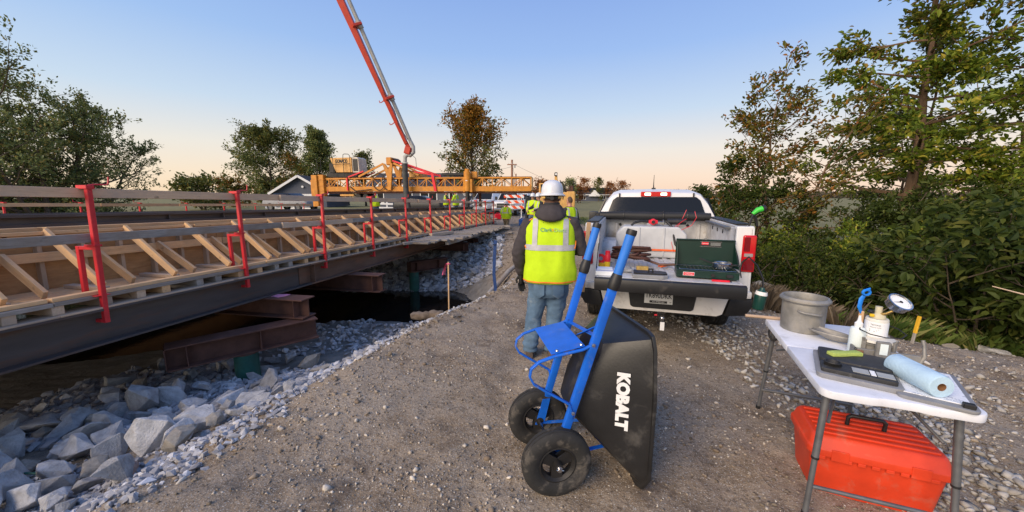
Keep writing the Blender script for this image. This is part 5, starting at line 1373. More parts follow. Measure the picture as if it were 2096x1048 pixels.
MB().lathe([(.001, 0), (.078, 0), (.085, .008), (.088, .055), (.094, .058), (.090, .062), (.083, .056), (.08, .01), (.001, .006)], 28).build('pan', M['chrome'], pn, smooth=45)
MB().tube([(-.08, .02, .045), (-.14, .05, .065), (-.20, .08, .085)], .008, 6).build('handle', M['black'], pn)
MB().tube([(.05, -.05, .03), (.09, -.08, .05), (.115, -.10, .055)], .010, 6).build('knob', M['black'], pn)
# small things on the tailgate
ml = tthing('meter_case', 'open grey plastic case with black insert on the tailgate', 'case', -.15, -.34, .8635, R(2))
MB().prism([(-.175, -.10), (.12, -.10), (.165, -.075), (.175, .06), (.12, .10), (-.15, .10), (-.175, .07)], 0, .035, lambda u, v, h: Vector((u * (1 + h * .6), v * (1 + h * .6), h))).build('tray', M['tray_grey'], ml, bevel=.006, seg=2)
MB().prism([(-.165, -.075), (.11, -.08), (.16, -.06), (.165, .05), (.11, .085), (-.16, .085)], .034, .052, lambda u, v, h: Vector((u, v, h))).build('insert', M['black'], ml, bevel=.005)
MB().bx(-.02, -.008, -.03, .0, .052, .085).bx(.02, .032, -.03, .0, .052, .085).bx(-.02, .032, -.03, .0, .078, .09).build('latch', M['black'], ml, bevel=.003)
bx_ = tthing('paper_stack', 'stack of white paper with a book at the left end of the tailgate', 'paper', -.60, -.32, .8635, R(3))
MB().bx(-.105, .105, -.10, .10, 0, .045).build('book', M['paper'], bx_, bevel=.003)
MB().bx(-.10, .08, -.08, .10, .046, .056).build('cover', surf('blue_notebook', (0.30, 0.34, 0.55), .6), bx_, bevel=.002)
MB().bx(-.09, .07, -.07, .09, .057, .061).build('sheet', M['paper'], bx_)
sc_ = tthing('spray_can', 'red and yellow spray can standing at the left of the tailgate', 'can', -.60, .02, .8625)
MB().lathe([(.001, 0), (.033, 0), (.033, .14), (.001, .14)], 16).build('body', M['can_yellow'], sc_, smooth=40)
MB().lathe([(.0335, .08), (.0345, .08), (.0345, .145), (.028, .158), (.028, .20), (.022, .206), (.001, .206)], 16).build('cap', M['bright_red'], sc_, smooth=40)
tp = tthing('tape_roll', 'red and yellow tape measure left of the spray can', 'tape', -.68, .10, .852)
MB().lathe([(.025, -.015), (.055, -.015), (.055, .015), (.025, .015)], 18, Matrix.Translation((0, 0, .11)) @ Matrix.Rotation(math.pi / 2, 4, 'X'), closed=True).build('reel', M['bright_red'], tp, smooth=40)
MB().bx(-.05, .05, -.03, .03, 0, .06).build('holder', M['can_yellow'], tp, bevel=.01)
sg = tthing('scrub_brush', 'tan sponge on a blue scrub brush on the tailgate', 'brush', -.22, -.12, .8635, R(4))
MB().bx(-.085, .085, -.04, .04, .0, .022).build('brush_back', M['blue_plastic'], sg, bevel=.006)
MB().bx(-.06, .065, -.035, .035, .0225, .068).build('sponge', M['sponge_tan'], sg, bevel=.010, seg=2)
gs = tthing('glove_pile', 'grey crumpled work glove left of the scrub brush', 'glove', -.40, -.17, .8635)
def lump(mb, c, r, seed, n=12, m=8):
    rr = []
    for i in range(m + 1):
        ph = math.pi * i / m
        rr.append([Vector((c[0] + r[0] * math.sin(ph) * math.cos(2 * math.pi * j / n), c[1] + r[1] * math.sin(ph) * math.sin(2 * math.pi * j / n), c[2] + r[2] * math.cos(ph))) * 1.0 for j in range(n)])
    for ring_ in rr:
        for v in ring_:
            d = mnoise.noise(v * 22 + Vector((seed, 0, 0))); v += (v - Vector(c)) * d * .5
    mb.rings(rr, caps=False)
gl = MB(); lump(gl, (0, 0, .035), (.075, .05, .035), 3); lump(gl, (.05, -.03, .025), (.05, .02, .02), 5); lump(gl, (.03, .04, .025), (.055, .018, .02), 6)
gl.build('cloth', M['tray_grey'], gs, smooth=60)
mk = tthing('red_marker', 'flat red marker lying at the tailgate edge before the stove', 'marker', .50, -.385, .8635, R(-2))
MB().prism([(-.075, -.014), (.06, -.014), (.085, -.006), (.085, .006), (.06, .014), (-.075, .014)], 0, .018, lambda u, v, h: Vector((u, v, h))).build('handle', M['bright_red'], mk, bevel=.004)
MB().bx(.085, .10, -.006, .006, .004, .012).build('tip', M['black'], mk)
pb = tthing('propane_bottle', 'dark green propane bottle hanging beside the right end of the tailgate', 'bottle', .86, -.33, .60)
MB().lathe([(.001, 0), (.045, .002), (.052, .02), (.052, .155), (.045, .18), (.022, .20), (.018, .22), (.001, .22)], 20).build('bottle', M['bottle_green'], pb, smooth=40, matrix=Matrix.Rotation(.12, 4, 'Y'))
MB().lathe([(.0525, .148), (.0535, .15), (.0465, .184), (.045, .182)], 20, Matrix.Rotation(.12, 4, 'Y')).build('label', M['white_print'], pb)
MB().tube([(.03, 0, .21), (.03, .03, .30), (-.02, .06, .42), (-.09, .10, .50), (-.14, .12, .44), (-.16, .1, .36)], .009, 6).build('hose', M['black'], pb, smooth=60)
nz = tthing('hose_nozzle', 'green and black garden hose nozzle clamped on the right bed rail', 'nozzle', .86, .08, 1.387, .3)
MB().tube([(-.035, 0, 0), (-.02, 0, .06), (.0, 0, .13)], .012, 6).tube([(.05, 0, 0), (.035, 0, .07), (.0, 0, .13)], .012, 6).build('grip', M['black'], nz)
MB().tube([(-.01, 0, .125), (.03, -.01, .165), (.075, -.02, .18)], [.018, .028, .03], 10).build('barrel', M['lime'], nz, smooth=50)
MB().cyl((.075, -.02, .18), (.10, -.025, .186), .034, n=12).build('tip', M['black'], nz)
lt = lumber('wooden_lath', tmat(-.86, -.16, .60).translation, tmat(-.82, -.06, 1.40).translation, .045, .02, M['lumber'], None, up=(0, 1, 0))
tag(lt, 'pale wooden lath leaning against the left tail light', 'lath')
# ------------------------------------------------------------------ wheelbarrow tipped up on its nose
wb = thing('wheelbarrow', 'blue framed two wheel wheelbarrow with black tray tipped up on its nose', 'wheelbarrow', (.216, 2.14, gz(.22, 2.14) - .004), math.atan2(.17, .985))
HX0, HZ0, HX1, HZ1 = .045, .33, .388, 1.52
def hpt(z): return HX0 + (HX1 - HX0) * (z - HZ0) / (HZ1 - HZ0)
for sgn in (-1, 1):
    y0, y1 = sgn * .195, sgn * .235
    def hy(z): return y0 + (y1 - y0) * (z - HZ0) / (HZ1 - HZ0)
    P = lambda z: Vector((hpt(z), hy(z), z))
    h = MB().bar(P(HZ0), P(1.22), .046, .036, up=(0, 1, 0)).build('handle', M['blue_frame'], wb, bevel=.007, seg=2, smooth=35)
    gp_ = [P(z) for z in (1.27, 1.33, 1.40, 1.47, 1.505)]
    MB().tube(gp_, [.025, .024, .025, .0255, .025], 16).build('grip', M['blue_grip'], h, smooth=50)
    MB().tube([P(1.205), P(1.222), P(1.255), P(1.29)], [.030, .034, .033, .026], 16).build('grip_collar', M['black'], h, smooth=50)
    MB().tube([P(1.50), P(1.515), P(1.53)], [.027, .0285, .026], 16).build('grip_end', M['black'], h, smooth=50)
    # leg loop of bent flat steel
    yl = y0 + sgn * .02
    lp = [(.215, .93), (.19, .885), (.14, .865), (-.02, .838), (-.105, .812), (-.150, .775), (-.158, .73), (-.135, .685), (-.06, .632), (.02, .580), (.072, .545), (.085, .50), (.090, .455)]
    vs, fs = [], []
    lw, th = .022, .006
    pts = [Vector((a, yl, b)) for a, b in lp]
    mb = MB()
    rr = []
    for i in range(len(pts)):
        t = (pts[min(i + 1, len(pts) - 1)] - pts[max(i - 1, 0)]).normalized()
        nrm_ = Vector((-t.z, 0, t.x))
        rr.append([pts[i] + nrm_ * a + Vector((0, b, 0)) for a, b in ((-th, -lw / 2), (th, -lw / 2), (th, lw / 2), (-th, lw / 2))])
    mb.rings(rr)
    lg_ = mb.build('leg_loop', M['blue_frame'], wb, bevel=.002, smooth=50)
    for bx0, bz0 in ((.195, .895), (.088, .50)):
        MB().cyl((bx0, yl - sgn * .02, bz0), (bx0, yl + sgn * .035, bz0), .006, n=8).cyl((bx0, yl + sgn * .02, bz0), (bx0, yl + sgn * .026, bz0), .011, n=6).build('bolt', M['chrome'], lg_)
# plate between the leg loops
pv = [(.145, .874), (.0, .848)]
MB().add([Vector((x, y, z + k)) for k in (0, .006) for x, y, z in ((.16, -.205, .878), (.16, .205, .878), (-.035, .205, .843), (-.035, -.205, .843))], [(0, 1, 2, 3), (7, 6, 5, 4), (0, 4, 5, 1), (1, 5, 6, 2), (2, 6, 7, 3), (3, 7, 4, 0)]).build('brace_plate', M['blue_frame'], wb, bevel=.002)
for bx0, bz0 in ((.14, .886), (.0, .860)):
    MB().lathe([(.001, .008), (.008, .006), (.010, 0)], 10, Matrix.Translation((bx0, -.195, bz0))).build('bolt_head', M['chrome'], wb)
MB().bar((.245, -.20, .92), (.205, .20, .88), .03, .006).build('cross_brace', M['blue_frame'], wb)
MB().bar((hpt(.75), .2, .75), (hpt(1.0), -.21, 1.0), .028, .005).build('cross_brace', M['blue_frame'], wb)
# axle, nose braces
MB().cyl((0, -.27, .20), (0, .27, .20), .010, n=10).build('axle', M['chrome'], wb)
for sgn in (-1, 1):
    MB().bar((0, sgn * .17, .19), (.40, sgn * .13, .20), .025, .006).build('nose_brace', M['blue_frame'], wb)
    MB().prism([(-.03, .18), (.03, .18), (.07, .36), (.02, .36)], sgn * .165, sgn * .171, lambda u, v, h: Vector((u, h, v))).build('axle_bracket', M['blue_frame'], wb)
# tray: nested loops from floor to rim, then the inside
def tray_ring(pts, inset=0.0): return pts
def tloop(f, off=0.0):
    """f 0 floor .. 1 rim; (x, half width, z) outline points, seen along +x"""
    fl = [(.298, .155, .865), (.185, .165, .60), (.130, .150, .405)]           # floor outline: top, mid, bottom
    rm = [(.505, .330, .945), (.508, .345, .60), (.506, .345, .14), (.494, .27, .008)]
    pts = []
    def L(a, b): return tuple(a[i] + (b[i] - a[i]) * f for i in range(3))
    A = L(fl[0], rm[0]); B = L(fl[1], rm[1]); C = L(((fl[1][0] + fl[2][0]) / 2, .16, (fl[1][2] + fl[2][2]) / 2), rm[2]); D = L(fl[2], rm[3])
    rad = .05 + .03 * f
    out_ = []
    for sgn in (1, -1):
        seq = [(A[0], A[1] - rad, A[2]), (A[0] - .004, A[1] - rad * .3, A[2] - rad * .12), (A[0] - .02 * (1 - f), A[1], A[2] - rad), B, C, (D[0] + (C[0] - D[0]) * .25, D[1] + (C[1] - D[1]) * .30, D[2] + (C[2] - D[2]) * .25), (D[0], D[1] * .9, D[2] + rad * .2), (D[0], D[1] * .5, D[2])]
        if sgn < 0: seq = seq[::-1]
        out_ += [Vector((x + off, sgn * (w - (off * 0)), z)) for x, w, z in seq]
    return out_
tb = MB()
outer = [tloop(f) for f in (0, .04, .5, .93, .985)]
# rolled rim
rim = []
base = tloop(1.0)
cen = sum(base, Vector()) / len(base)
def off_ring(r_, dx, dr):
    o_ = []
    for v in r_:
        d = v - cen; d.x = 0; d.normalize()
        o_.append(v + Vector((dx, 0, 0)) + d * dr)
    return o_
lipr = [off_ring(base, -.006, .0), off_ring(base, -.010, .024), off_ring(base, .006, .030), off_ring(base, .012, .016), off_ring(base, .008, -.004)]
inner = [off_ring(tloop(f), .006, -.006) for f in (.93, .5, .04)]
floor_in = [off_ring(tloop(0), .010, -.012)]
tb.rings(outer + lipr + inner + floor_in, caps=True)
tr = tb.build('tray', M['tray_black'], wb, bevel=.012, seg=3, smooth=55)
# wordmark on the near side panel: plane through the side of the tray
def side_pt(f, g):
    """f from floor to rim, g down the panel (0 top, 1 bottom)"""
    r_ = tloop(f)
    n = len(r_)
    b_, c_ = r_[-3 - 1], r_[-3 - 2]   # mirrored B and C on the near side
    return b_ + (c_ - b_) * g
B0, B1 = side_pt(0.25, -.42), side_pt(0.25, 1.2)
n1 = side_pt(.85, .3) - side_pt(.25, .3)
pn0 = (side_pt(.55, 1.2) - side_pt(.55, -.2)).cross(n1).normalized(); dn = Vector((0, 0, -1)) - pn0 * pn0.dot(Vector((0, 0, -1))); dn.normalize()
nx_v = (n1 - dn * n1.dot(dn)).normalized()
nrm = dn.cross(nx_v); 
if nrm.y > 0: nrm = -nrm
mid = side_pt(.56, .12) + nrm * .0035
mt = Matrix((dn, nx_v if dn.cross(nx_v).dot(nrm) > 0 else -nx_v, nrm)).transposed().to_4x4(); mt.translation = mid
text('wordmark', 'KOBALT', .088, M['white_print'], wb, mt, .0008, .0058, sx=1.02)
# pneumatic wheels
def wb_wheel(y):
    m = Matrix.Translation((0, y, .203)) @ Matrix.Rotation(math.pi / 2, 4, 'X')
    r, w = .203, .10
    pr_ = [(r * .52, -w * .30), (r * .62, -w * .42), (r * .80, -w * .5), (r * .93, -w * .42), (r * .985, -w * .28), (r * .975, -w * .22), (r, -w * .2), (r * 1.0, -w * .05), (r * .975, -w * .04), (r * .975, w * .04), (r, w * .05), (r, w * .2), (r * .975, w * .22), (r * .985, w * .28), (r * .93, w * .42), (r * .80, w * .5), (r * .62, w * .42), (r * .52, w * .30)]
    wh = MB().lathe(pr_, 48, closed=False).build('wheel', M['tyre'], wb, smooth=38, matrix=m)
    rmm = MB().lathe([(r * .54, -w * .34), (r * .50, -w * .36), (r * .43, -w * .18), (r * .42, w * .18), (r * .50, w * .36), (r * .54, w * .34)], 36)
    for k in range(3):
        a = 2 * math.pi * k / 3 + .5
        for s2 in (-1, 1):
            rmm.prism([(.03 * math.cos(a + 1.2), .03 * math.sin(a + 1.2)), (r * .44 * math.cos(a + .38), r * .44 * math.sin(a + .38)), (r * .46 * math.cos(a), r * .46 * math.sin(a)), (r * .44 * math.cos(a - .38), r * .44 * math.sin(a - .38)), (.03 * math.cos(a - 1.2), .03 * math.sin(a - 1.2))], s2 * w * .12, s2 * w * .22, lambda u, v, h: Vector((u, v, h)))
    rmm.build('rim', M['black_metal'], wh, smooth=38)
    hb = MB().cyl((0, 0, -w * .62), (0, 0, w * .62), .026, n=16).build('hub', M['black_metal'], wh, smooth=40)
    s2 = 1 if y < 0 else -1
    MB().cyl((0, 0, s2 * w * .60), (0, 0, s2 * w * .80), .010, n=10).cyl((0, 0, s2 * w * .62), (0, 0, s2 * w * .68), .018, n=12).cyl((-.02, .004, s2 * w * .74), (.022, -.004, s2 * w * .74), .003, n=6).build('axle_nut', M['chrome'], wh)
    return wh
wb_wheel(-.225); wb_wheel(.225)

# ------------------------------------------------------------------ folding table and toolbox
TB = Matrix.Translation((1.552, 1.725, 0)) @ Matrix.Rotation(R(-22.3), 4, 'Z')   # local x along the short side, y along the long side
TZ = .742
ftb = thing('folding_table', 'white plastic folding table with grey tube legs at right', 'table'); ftb.matrix_world = TB
W_, L_ = .61, 1.22
def rrect(x0, x1, y0, y1, r, n=5):
    o_ = []
    for cx, cy, a0 in ((x1 - r, y1 - r, 0), (x0 + r, y1 - r, 90), (x0 + r, y0 + r, 180), (x1 - r, y0 + r, 270)):
        for i in range(n + 1):
            a = R(a0 + 90 * i / n); o_.append((cx + r * math.cos(a), cy + r * math.sin(a)))
    return o_
for k in (0, 1):
    y0, y1 = (0.0, L_ / 2 - .002) if k == 0 else (L_ / 2 + .002, L_)
    pr_ = rrect(0, W_, y0, y1, .05) if False else None
    poly = []
    r = .055
    if k == 0: poly = [(W_, y1), (0, y1)] + [(r + r * math.cos(R(a)), r + r * math.sin(R(a))) for a in range(180, 271, 15)] + [(.20, 0), (.24, .012), (.37, .012), (.41, 0)] + [(W_ - r + r * math.cos(R(a)), r + r * math.sin(R(a))) for a in range(270, 361, 15)]
    else: poly = [(0, y0), (W_, y0)] + [(W_ - r + r * math.cos(R(a)), L_ - r + r * math.sin(R(a))) for a in range(0, 91, 15)] + [(r + r * math.cos(R(a)), L_ - r + r * math.sin(R(a))) for a in range(90, 181, 15)]
    MB().prism(poly, TZ - .042, TZ, lambda u, v, h: Vector((u, v, h))).build('table_top', M['table_white'], ftb, bevel=.008, seg=2, smooth=40)
def leg(x0, y0, x1, y1, zb=0.0, top=TZ - .04):
    a = Vector((x0, y0, top)); b = Vector((x1, y1, zb)); m_ = a.lerp(b, .52)
    l_ = MB().tube([a, m_], .0165, 12).build('leg', M['steel_grey'], ftb, smooth=50)
    MB().tube([m_, b], .0135, 12).build('leg_extension', M['steel_grey'], l_, smooth=50)
    MB().tube([m_ + (a - m_) * .01, m_ - (a - m_) * .02], .018, 12).build('leg_clip', M['black'], l_, smooth=50)
    MB().tube([b + Vector((0, 0, .03)), b], .0165, 12).build('foot', M['black'], l_, smooth=50)
    return l_
ga, gb = .0, .0
for (x0, y0, x1, y1) in ((.055, .10, .015, .05), (.555, .10, .60, .05), (.055, 1.12, .015, 1.17), (.555, 1.12, .60, 1.17)):
    p = TB @ Vector((x1, y1, 0)); leg(x0, y0, x1, y1, gz(p.x, p.y) - .006)
for y in (.068, 1.152):
    MB().cyl((.02, y, .16), (.595, y, .16), .011, n=10).build('crossbar', M['steel_grey'], ftb, smooth=50)
for y, y2 in ((.11, .42), (1.11, .80)):
    for x in (.08, .53): MB().tube([(x, y, .52), (x + (.14 if x < .3 else -.14), y2, TZ - .05)], .008, 8).build('stay', M['steel_grey'], ftb, smooth=50)
for y in (.10, 1.12): MB().cyl((.05, y, TZ - .052), (.56, y, TZ - .052), .012, n=8).build('leg_pivot', M['black'], ftb)
MB().tube([(.045 + .03 * math.cos(a), 1.10 + .02 * math.sin(a), .655 + .05 * math.sin(a)) for a in np.linspace(0, 6.28, 14)[:-1]], .008, 6, closed=True).build('leg_strap', M['black'], ftb)
def tabthing(name, label, cat, x, y, rz=0.0, z=TZ + .0005):
    o = thing(name, label, cat); o.matrix_world = TB @ Matrix.Translation((x, y, z)) @ Matrix.Rotation(rz, 4, 'Z')
    return o
# unit weight bucket
bk = tabthing('steel_bucket', 'dull grey metal bucket with flared rim at the back of the table', 'bucket', .185, 1.01)
MB().lathe([(.001, .0), (.122, .0), (.128, .006), (.130, .10), (.131, .205), (.140, .212), (.150, .222), (.150, .232), (.138, .246), (.128, .246), (.124, .235), (.122, .20), (.120, .012), (.001, .010)], 48).build('body', M['galv'], bk, smooth=40)
MB().tube([(-.065, -.118, .165), (-.062, -.140, .163), (-.035, -.150, .158), (.02, -.152, .153), (.06, -.140, .148), (.066, -.116, .147)], .008, 8).build('handle', M['galv'], bk, smooth=60)
rd = MB().cyl((0, 0, 0), (.30, .02, 0), .013, n=12)
rdo = rd.build('tamping_rod', surf('pale_rod', (0.46, 0.33, 0.23), .6, var=.2), None, smooth=50); rdo.matrix_world = TB @ Matrix.Translation((-.14, 1.165, TZ + .0145))
tag(rdo, 'short pale wooden rod sticking out left behind the steel bucket', 'rod')
# scoop
scp = tabthing('hand_scoop', 'dull aluminium hand scoop lying in front of the steel bucket', 'scoop', .30, .80, R(-32))
mb = MB(); rr = []
for i in range(11):
    f = i / 10
    w = .062 * (1 - .55 * f ** 3); d = .055 * (.25 + .75 * min(1, f * 2.2)) * (1 - .3 * f ** 4)
    rr.append([Vector((-.12 + .22 * f, w * math.cos(a), .058 - d * math.sin(a) + .01 * (1 - f))) for a in np.linspace(0, math.pi, 13)])
vs = [v for r_ in rr for v in r_]
mb.add(vs, [(i * 13 + j, i * 13 + j + 1, (i + 1) * 13 + j + 1, (i + 1) * 13 + j) for i in range(10) for j in range(12)])
mb.add(rr[-1], [tuple(range(13))])
so = mb.build('bowl', M['galv'], scp, smooth=60)
sm = so.modifiers.new('t', 'SOLIDIFY'); sm.thickness = .003
MB().tube([(.09, 0, .045), (.13, 0, .035), (.20, 0, .022)], [.010, .012, .013], 10).build('handle', M['galv'], scp, smooth=50)
# squeeze bottle
sq = tabthing('squeeze_bottle', 'white translucent squeeze bottle with pointed nozzle', 'bottle', .355, .635)
MB().lathe([(.001, 0), (.034, .0), (.038, .006), (.038, .150), (.034, .160), (.018, .166), (.016, .170)], 24).build('bottle', M['bottle_white'], sq, smooth=40)
MB().lathe([(.020, .163), (.0205, .190), (.016, .194), (.010, .205), (.005, .238), (.001, .238)], 18).build('nozzle', M['white_print'], sq, smooth=40)
# pressure air meter
am = tabthing('air_meter', 'concrete air meter with white pot, clamps and a tilted round pressure gauge', 'air meter', .45, .665)
am.scale = (.86, .86, .86)
MB().lathe([(.001, 0), (.10, 0), (.105, .004), (.105, .085), (.118, .088), (.120, .098), (.104, .10), (.001, .10)], 36).build('pot', M['galv'], am, smooth=40)
cp = MB().lathe([(.10, .102), (.116, .104), (.112, .118), (.07, .126), (.062, .13), (.062, .255), (.058, .262), (.001, .264)], 32).build('chamber', surf('white_chamber', (0.70, 0.68, 0.62), .5, var=.15, dirt=(.35, .31, .25), dirt_amt=.35), am, smooth=40)
MB().lathe([(.0635, .135), (.064, .136), (.064, .24), (.0635, .241)], 32).build('chamber_label', M['paper'], cp)
def wrap(zc): return lambda v: Vector(((.0650) * math.sin(v.x / .064 - .45), -(.0650) * math.cos(v.x / .064 - .45), zc + v.y))
text('label_title', 'TESTING', .014, M['black_print'], cp, None, 0.0, 0, fn=wrap(.222))
text('label_line', 'PRESSURE METER', .008, M['black_print'], cp, None, 0.0, 0, fn=wrap(.205))
for k in range(3):
    MB().add([wrap(.19 - .008 * k)(Vector((x, y, 0))) for x, y in ((-.03, 0), (.02 - .01 * k, 0), (.02 - .01 * k, .003), (-.03, .003))], [(0, 1, 2, 3)]).build('label_row', M['black_print'], cp)
for a in (-.9, .75, 2.3, 3.9):
    MB().box((.118 * math.cos(a), .118 * math.sin(a), .08), (.016, .026, .09), (0, 0, a)).box((.126 * math.cos(a), .126 * math.sin(a), .125), (.010, .018, .03), (0, .3, a)).build('clamp', M['galv'], am, bevel=.003)
MB().lathe([(.001, .264), (.045, .264), (.04, .285), (.02, .30), (.02, .345), (.001, .345)], 20).build('valve_body', surf('cream_plastic', (0.56, 0.52, 0.38), .6), am, smooth=40)
MB().box((-.045, -.03, .285), (.025, .02, .02)).build('petcock', M['can_yellow'], am, bevel=.004)
MB().lathe([(.001, .30), (.018, .30), (.02, .308), (.012, .318), (.001, .318)], 14, Matrix.Translation((-.045, -.01, 0))).cyl((-.045, -.01, .27), (-.045, -.01, .30), .006, n=8).build('knob', M['black'], am, smooth=40)
MB().tube([(.0, -.01, .29), (.03, -.03, .305), (.06, -.04, .335)], .010, 8).build('gauge_stem', M['brass'], am, smooth=50)
gm = Matrix.Translation((.075, -.045, .385)) @ Euler((R(36), R(12), R(10))).to_matrix().to_4x4()
ggs = MB().lathe([(.001, -.03), (.056, -.03), (.062, -.024), (.064, .012), (.070, .014), (.070, .026), (.062, .028), (.0585, .020)], 40).build('gauge_case', M['chrome'], am, smooth=35, matrix=gm)
MB().lathe([(.001, .0185), (.059, .0185)], 40).build('dial', M['paper'], ggs)
tk_ = MB()
for k in range(27):
    a = R(-40 + 10 * k); r0 = .047 if k % 3 else .043
    tk_.add([(r0 * math.cos(a) - .0006 * math.sin(a), r0 * math.sin(a) + .0006 * math.cos(a), .0192), (.052 * math.cos(a) - .0006 * math.sin(a), .052 * math.sin(a) + .0006 * math.cos(a), .0192), (.052 * math.cos(a) + .0006 * math.sin(a), .052 * math.sin(a) - .0006 * math.cos(a), .0192), (r0 * math.cos(a) + .0006 * math.sin(a), r0 * math.sin(a) - .0006 * math.cos(a), .0192)], [(0, 1, 2, 3)])
tk_.build('dial_marks', M['black_print'], ggs)
MB().prism([(-.045, -.012), (.004, -.003), (.018, .006), (.004, .006)], .0196, .0205, lambda u, v, h: Vector((u, v, h))).prism(arc(.008, .004, .010, 0, 6, 10), .0206, .0214, lambda u, v, h: Vector((u, v, h))).build('needle', M['black_print'], ggs)
MB().tube([(-.10, -.03, .20), (-.12, -.08, .19), (-.08, -.125, .175), (0, -.14, .165), (.09, -.12, .165), (.14, -.06, .175), (.13, .02, .19), (.09, .06, .20)], .004, 6).build('bail_wire', M['black_metal'], am, smooth=60)
# glass gauge block and channel tray in front of the pot
gt = tabthing('vibrating_tray', 'grey metal channel tray standing in front of the air meter', 'tray', .455, .545, R(-3))
MB().bx(-.14, .15, -.02, .0, 0, .062).bx(-.14, .15, -.02, .06, 0, .006).bx(-.14, -.128, -.02, .06, 0, .062).build('channel', M['galv'], gt, bevel=.002)
MB().bx(-.055, .01, -.045, -.022, .0, .125).build('sight_block', M['galv'], gt, bevel=.004)
MB().bx(-.04, -.005, -.048, -.044, .05, .115).build('sight_glass', M['bottle_white'], gt, bevel=.001)
MB().tube([(.15, -.01, .02), (.165, -.01, .06), (.16, .0, .12), (.155, .01, .15)], [.012, .01, .008, .010], 8).build('upright', M['galv'], gt, smooth=50)
MB().cyl((-.12, -.03, .0), (-.12, -.03, .055), .016, n=12).build('plug', M['cardboard'], gt, smooth=40)
# scale in its case
scl = tabthing('digital_scale', 'black digital scale lying in a grey case tray with keypad towards us', 'scale', .235, .33, R(-14))
MB().prism(rrect(-.165, .165, -.215, .16, .03), 0, .028, lambda u, v, h: Vector((u * (1 + h), v * (1 + h * .7), h))).build('case_tray', M['tray_grey'], scl, bevel=.005, seg=2, smooth=40)
MB().prism(rrect(-.148, .148, -.06, .148, .02), .026, .058, lambda u, v, h: Vector((u, v, h))).build('platform', M['scale_black'], scl, bevel=.006, seg=2, smooth=40)
MB().prism(rrect(-.148, .148, -.19, -.062, .015), .024, .050, lambda u, v, h: Vector((u, v, h))).build('keypad', M['scale_black'], scl, bevel=.005, seg=2, smooth=40)
for k, (x0, x1) in enumerate(((-.02, .045), (.095, .14))):
    MB().bx(x0 if k == 0 else .075, x1, -.165, -.10, .0505, .0525).build('display', M['pipe_grey'], scl)
for k in range(4): MB().bx(.050 + .0, .070, -.165 + .018 * k, -.152 + .018 * k, .0505, .053).build('button', M['paper'], scl)
cb_ = MB()
for k in range(5): cb_.tube([(-.10 + .035 * math.cos(a), -.13 + (.014 + .004 * k) * math.sin(a), .054 + .004 * k) for a in np.linspace(0, 6.28, 14)[:-1]], .004, 6, closed=True)
cb_.build('cord', M['black'], scl, smooth=60)
sp_ = tabthing('green_sponge', 'flat green sponge lying on the black scale', 'sponge', .215, .395, R(24), TZ + .059)
MB().prism([(-.085, -.022), (-.03, -.026), (.03, -.020), (.085, -.026), (.092, .0), (.085, .022), (.02, .018), (-.03, .024), (-.088, .020)], 0, .020, lambda u, v, h: Vector((u, v, h))).build('sponge', M['sponge_green'], sp_, bevel=.004, seg=2, smooth=50)
# lid tray with papers and paper towel roll
cl_ = tabthing('case_lid', 'grey case lid with printed papers inside, under the towel roll', 'case', .485, .225, R(-17))
MB().prism(rrect(-.12, .14, -.215, .25, .03), 0, .018, lambda u, v, h: Vector((u * (1 + h), v * (1 + h * .7), h))).build('lid_tray', M['tray_grey'], cl_, bevel=.005, seg=2, smooth=40)
def paper_mat():
    t = NT('printed_paper')
    w = t.co((1, 1, 1))
    br_ = t.new('ShaderNodeTexBrick'); br_.inputs['Scale'].default_value = 24; br_.inputs['Color1'].default_value = (.22, .25, .32, 1); br_.inputs['Color2'].default_value = (.72, .75, .8, 1); br_.inputs['Mortar'].default_value = (.80, .82, .86, 1); br_.inputs['Mortar Size'].default_value = .045
    t.l.new(w, br_.inputs['Vector'])
    n = t.noise(w, 30, 3)
    c = t.mix(t.ramp(n, [(.42, 0), (.5, .8)]), br_.outputs[0], (.80, .82, .86))
    return t.out(c, .7)
M['printed'] = paper_mat()
MB().bx(-.10, .12, -.17, .22, .0185, .022).build('papers', M['printed'], cl_)
MB().bx(.085, .125, -.205, -.175, .016, .040).build('clasp', M['black'], cl_, bevel=.004)
tw = tabthing('paper_towel_roll', 'light blue paper towel roll lying on its side at the table edge', 'towel roll', .462, .07, R(14), TZ + .075)
tw.scale = (.84, .92, .84)
tm_ = Matrix.Rotation(math.pi / 2, 4, 'X') @ Matrix.Rotation(0, 4, 'Z')
pr_ = [(.022, -.0), (.060, -.0), (.064, -.006), (.0635, -.08), (.0645, -.14), (.0632, -.20), (.0642, -.272), (.060, -.28), (.022, -.28)]
mb = MB(); n = 40
rr = []
for r_, z_ in pr_:
    rr.append([Vector((r_ * (1 + .018 * math.sin(3 * a + 20 * z_) * (r_ > .05)) * math.cos(a), r_ * (1 + .018 * math.sin(3 * a + 20 * z_) * (r_ > .05)) * math.sin(a), -z_)) for a in [2 * math.pi * j / n for j in range(n)]])
mb.rings(rr, caps=False)
mb.build('towel', M['towel'], tw, smooth=45, matrix=Matrix.Rotation(-math.pi / 2, 4, 'X'))
MB().lathe([(.0225, .0), (.0225, .28), (.0205, .28), (.0205, .0)], 24, closed=True).build('core', M['cardboard'], tw, smooth=40, matrix=Matrix.Rotation(-math.pi / 2, 4, 'X'))
MB().add([Vector((.050 * math.cos(a) + .012, y, .066 * math.sin(a) - .002)) * 1.0 for y in (.002, .14, .279) for a in (1.2, 1.5, 1.8, 2.1)], [(i * 4 + j, i * 4 + j + 1, (i + 1) * 4 + j + 1, (i + 1) * 4 + j) for i in range(2) for j in range(3)]).build('loose_sheet', M['towel'], tw, smooth=60)
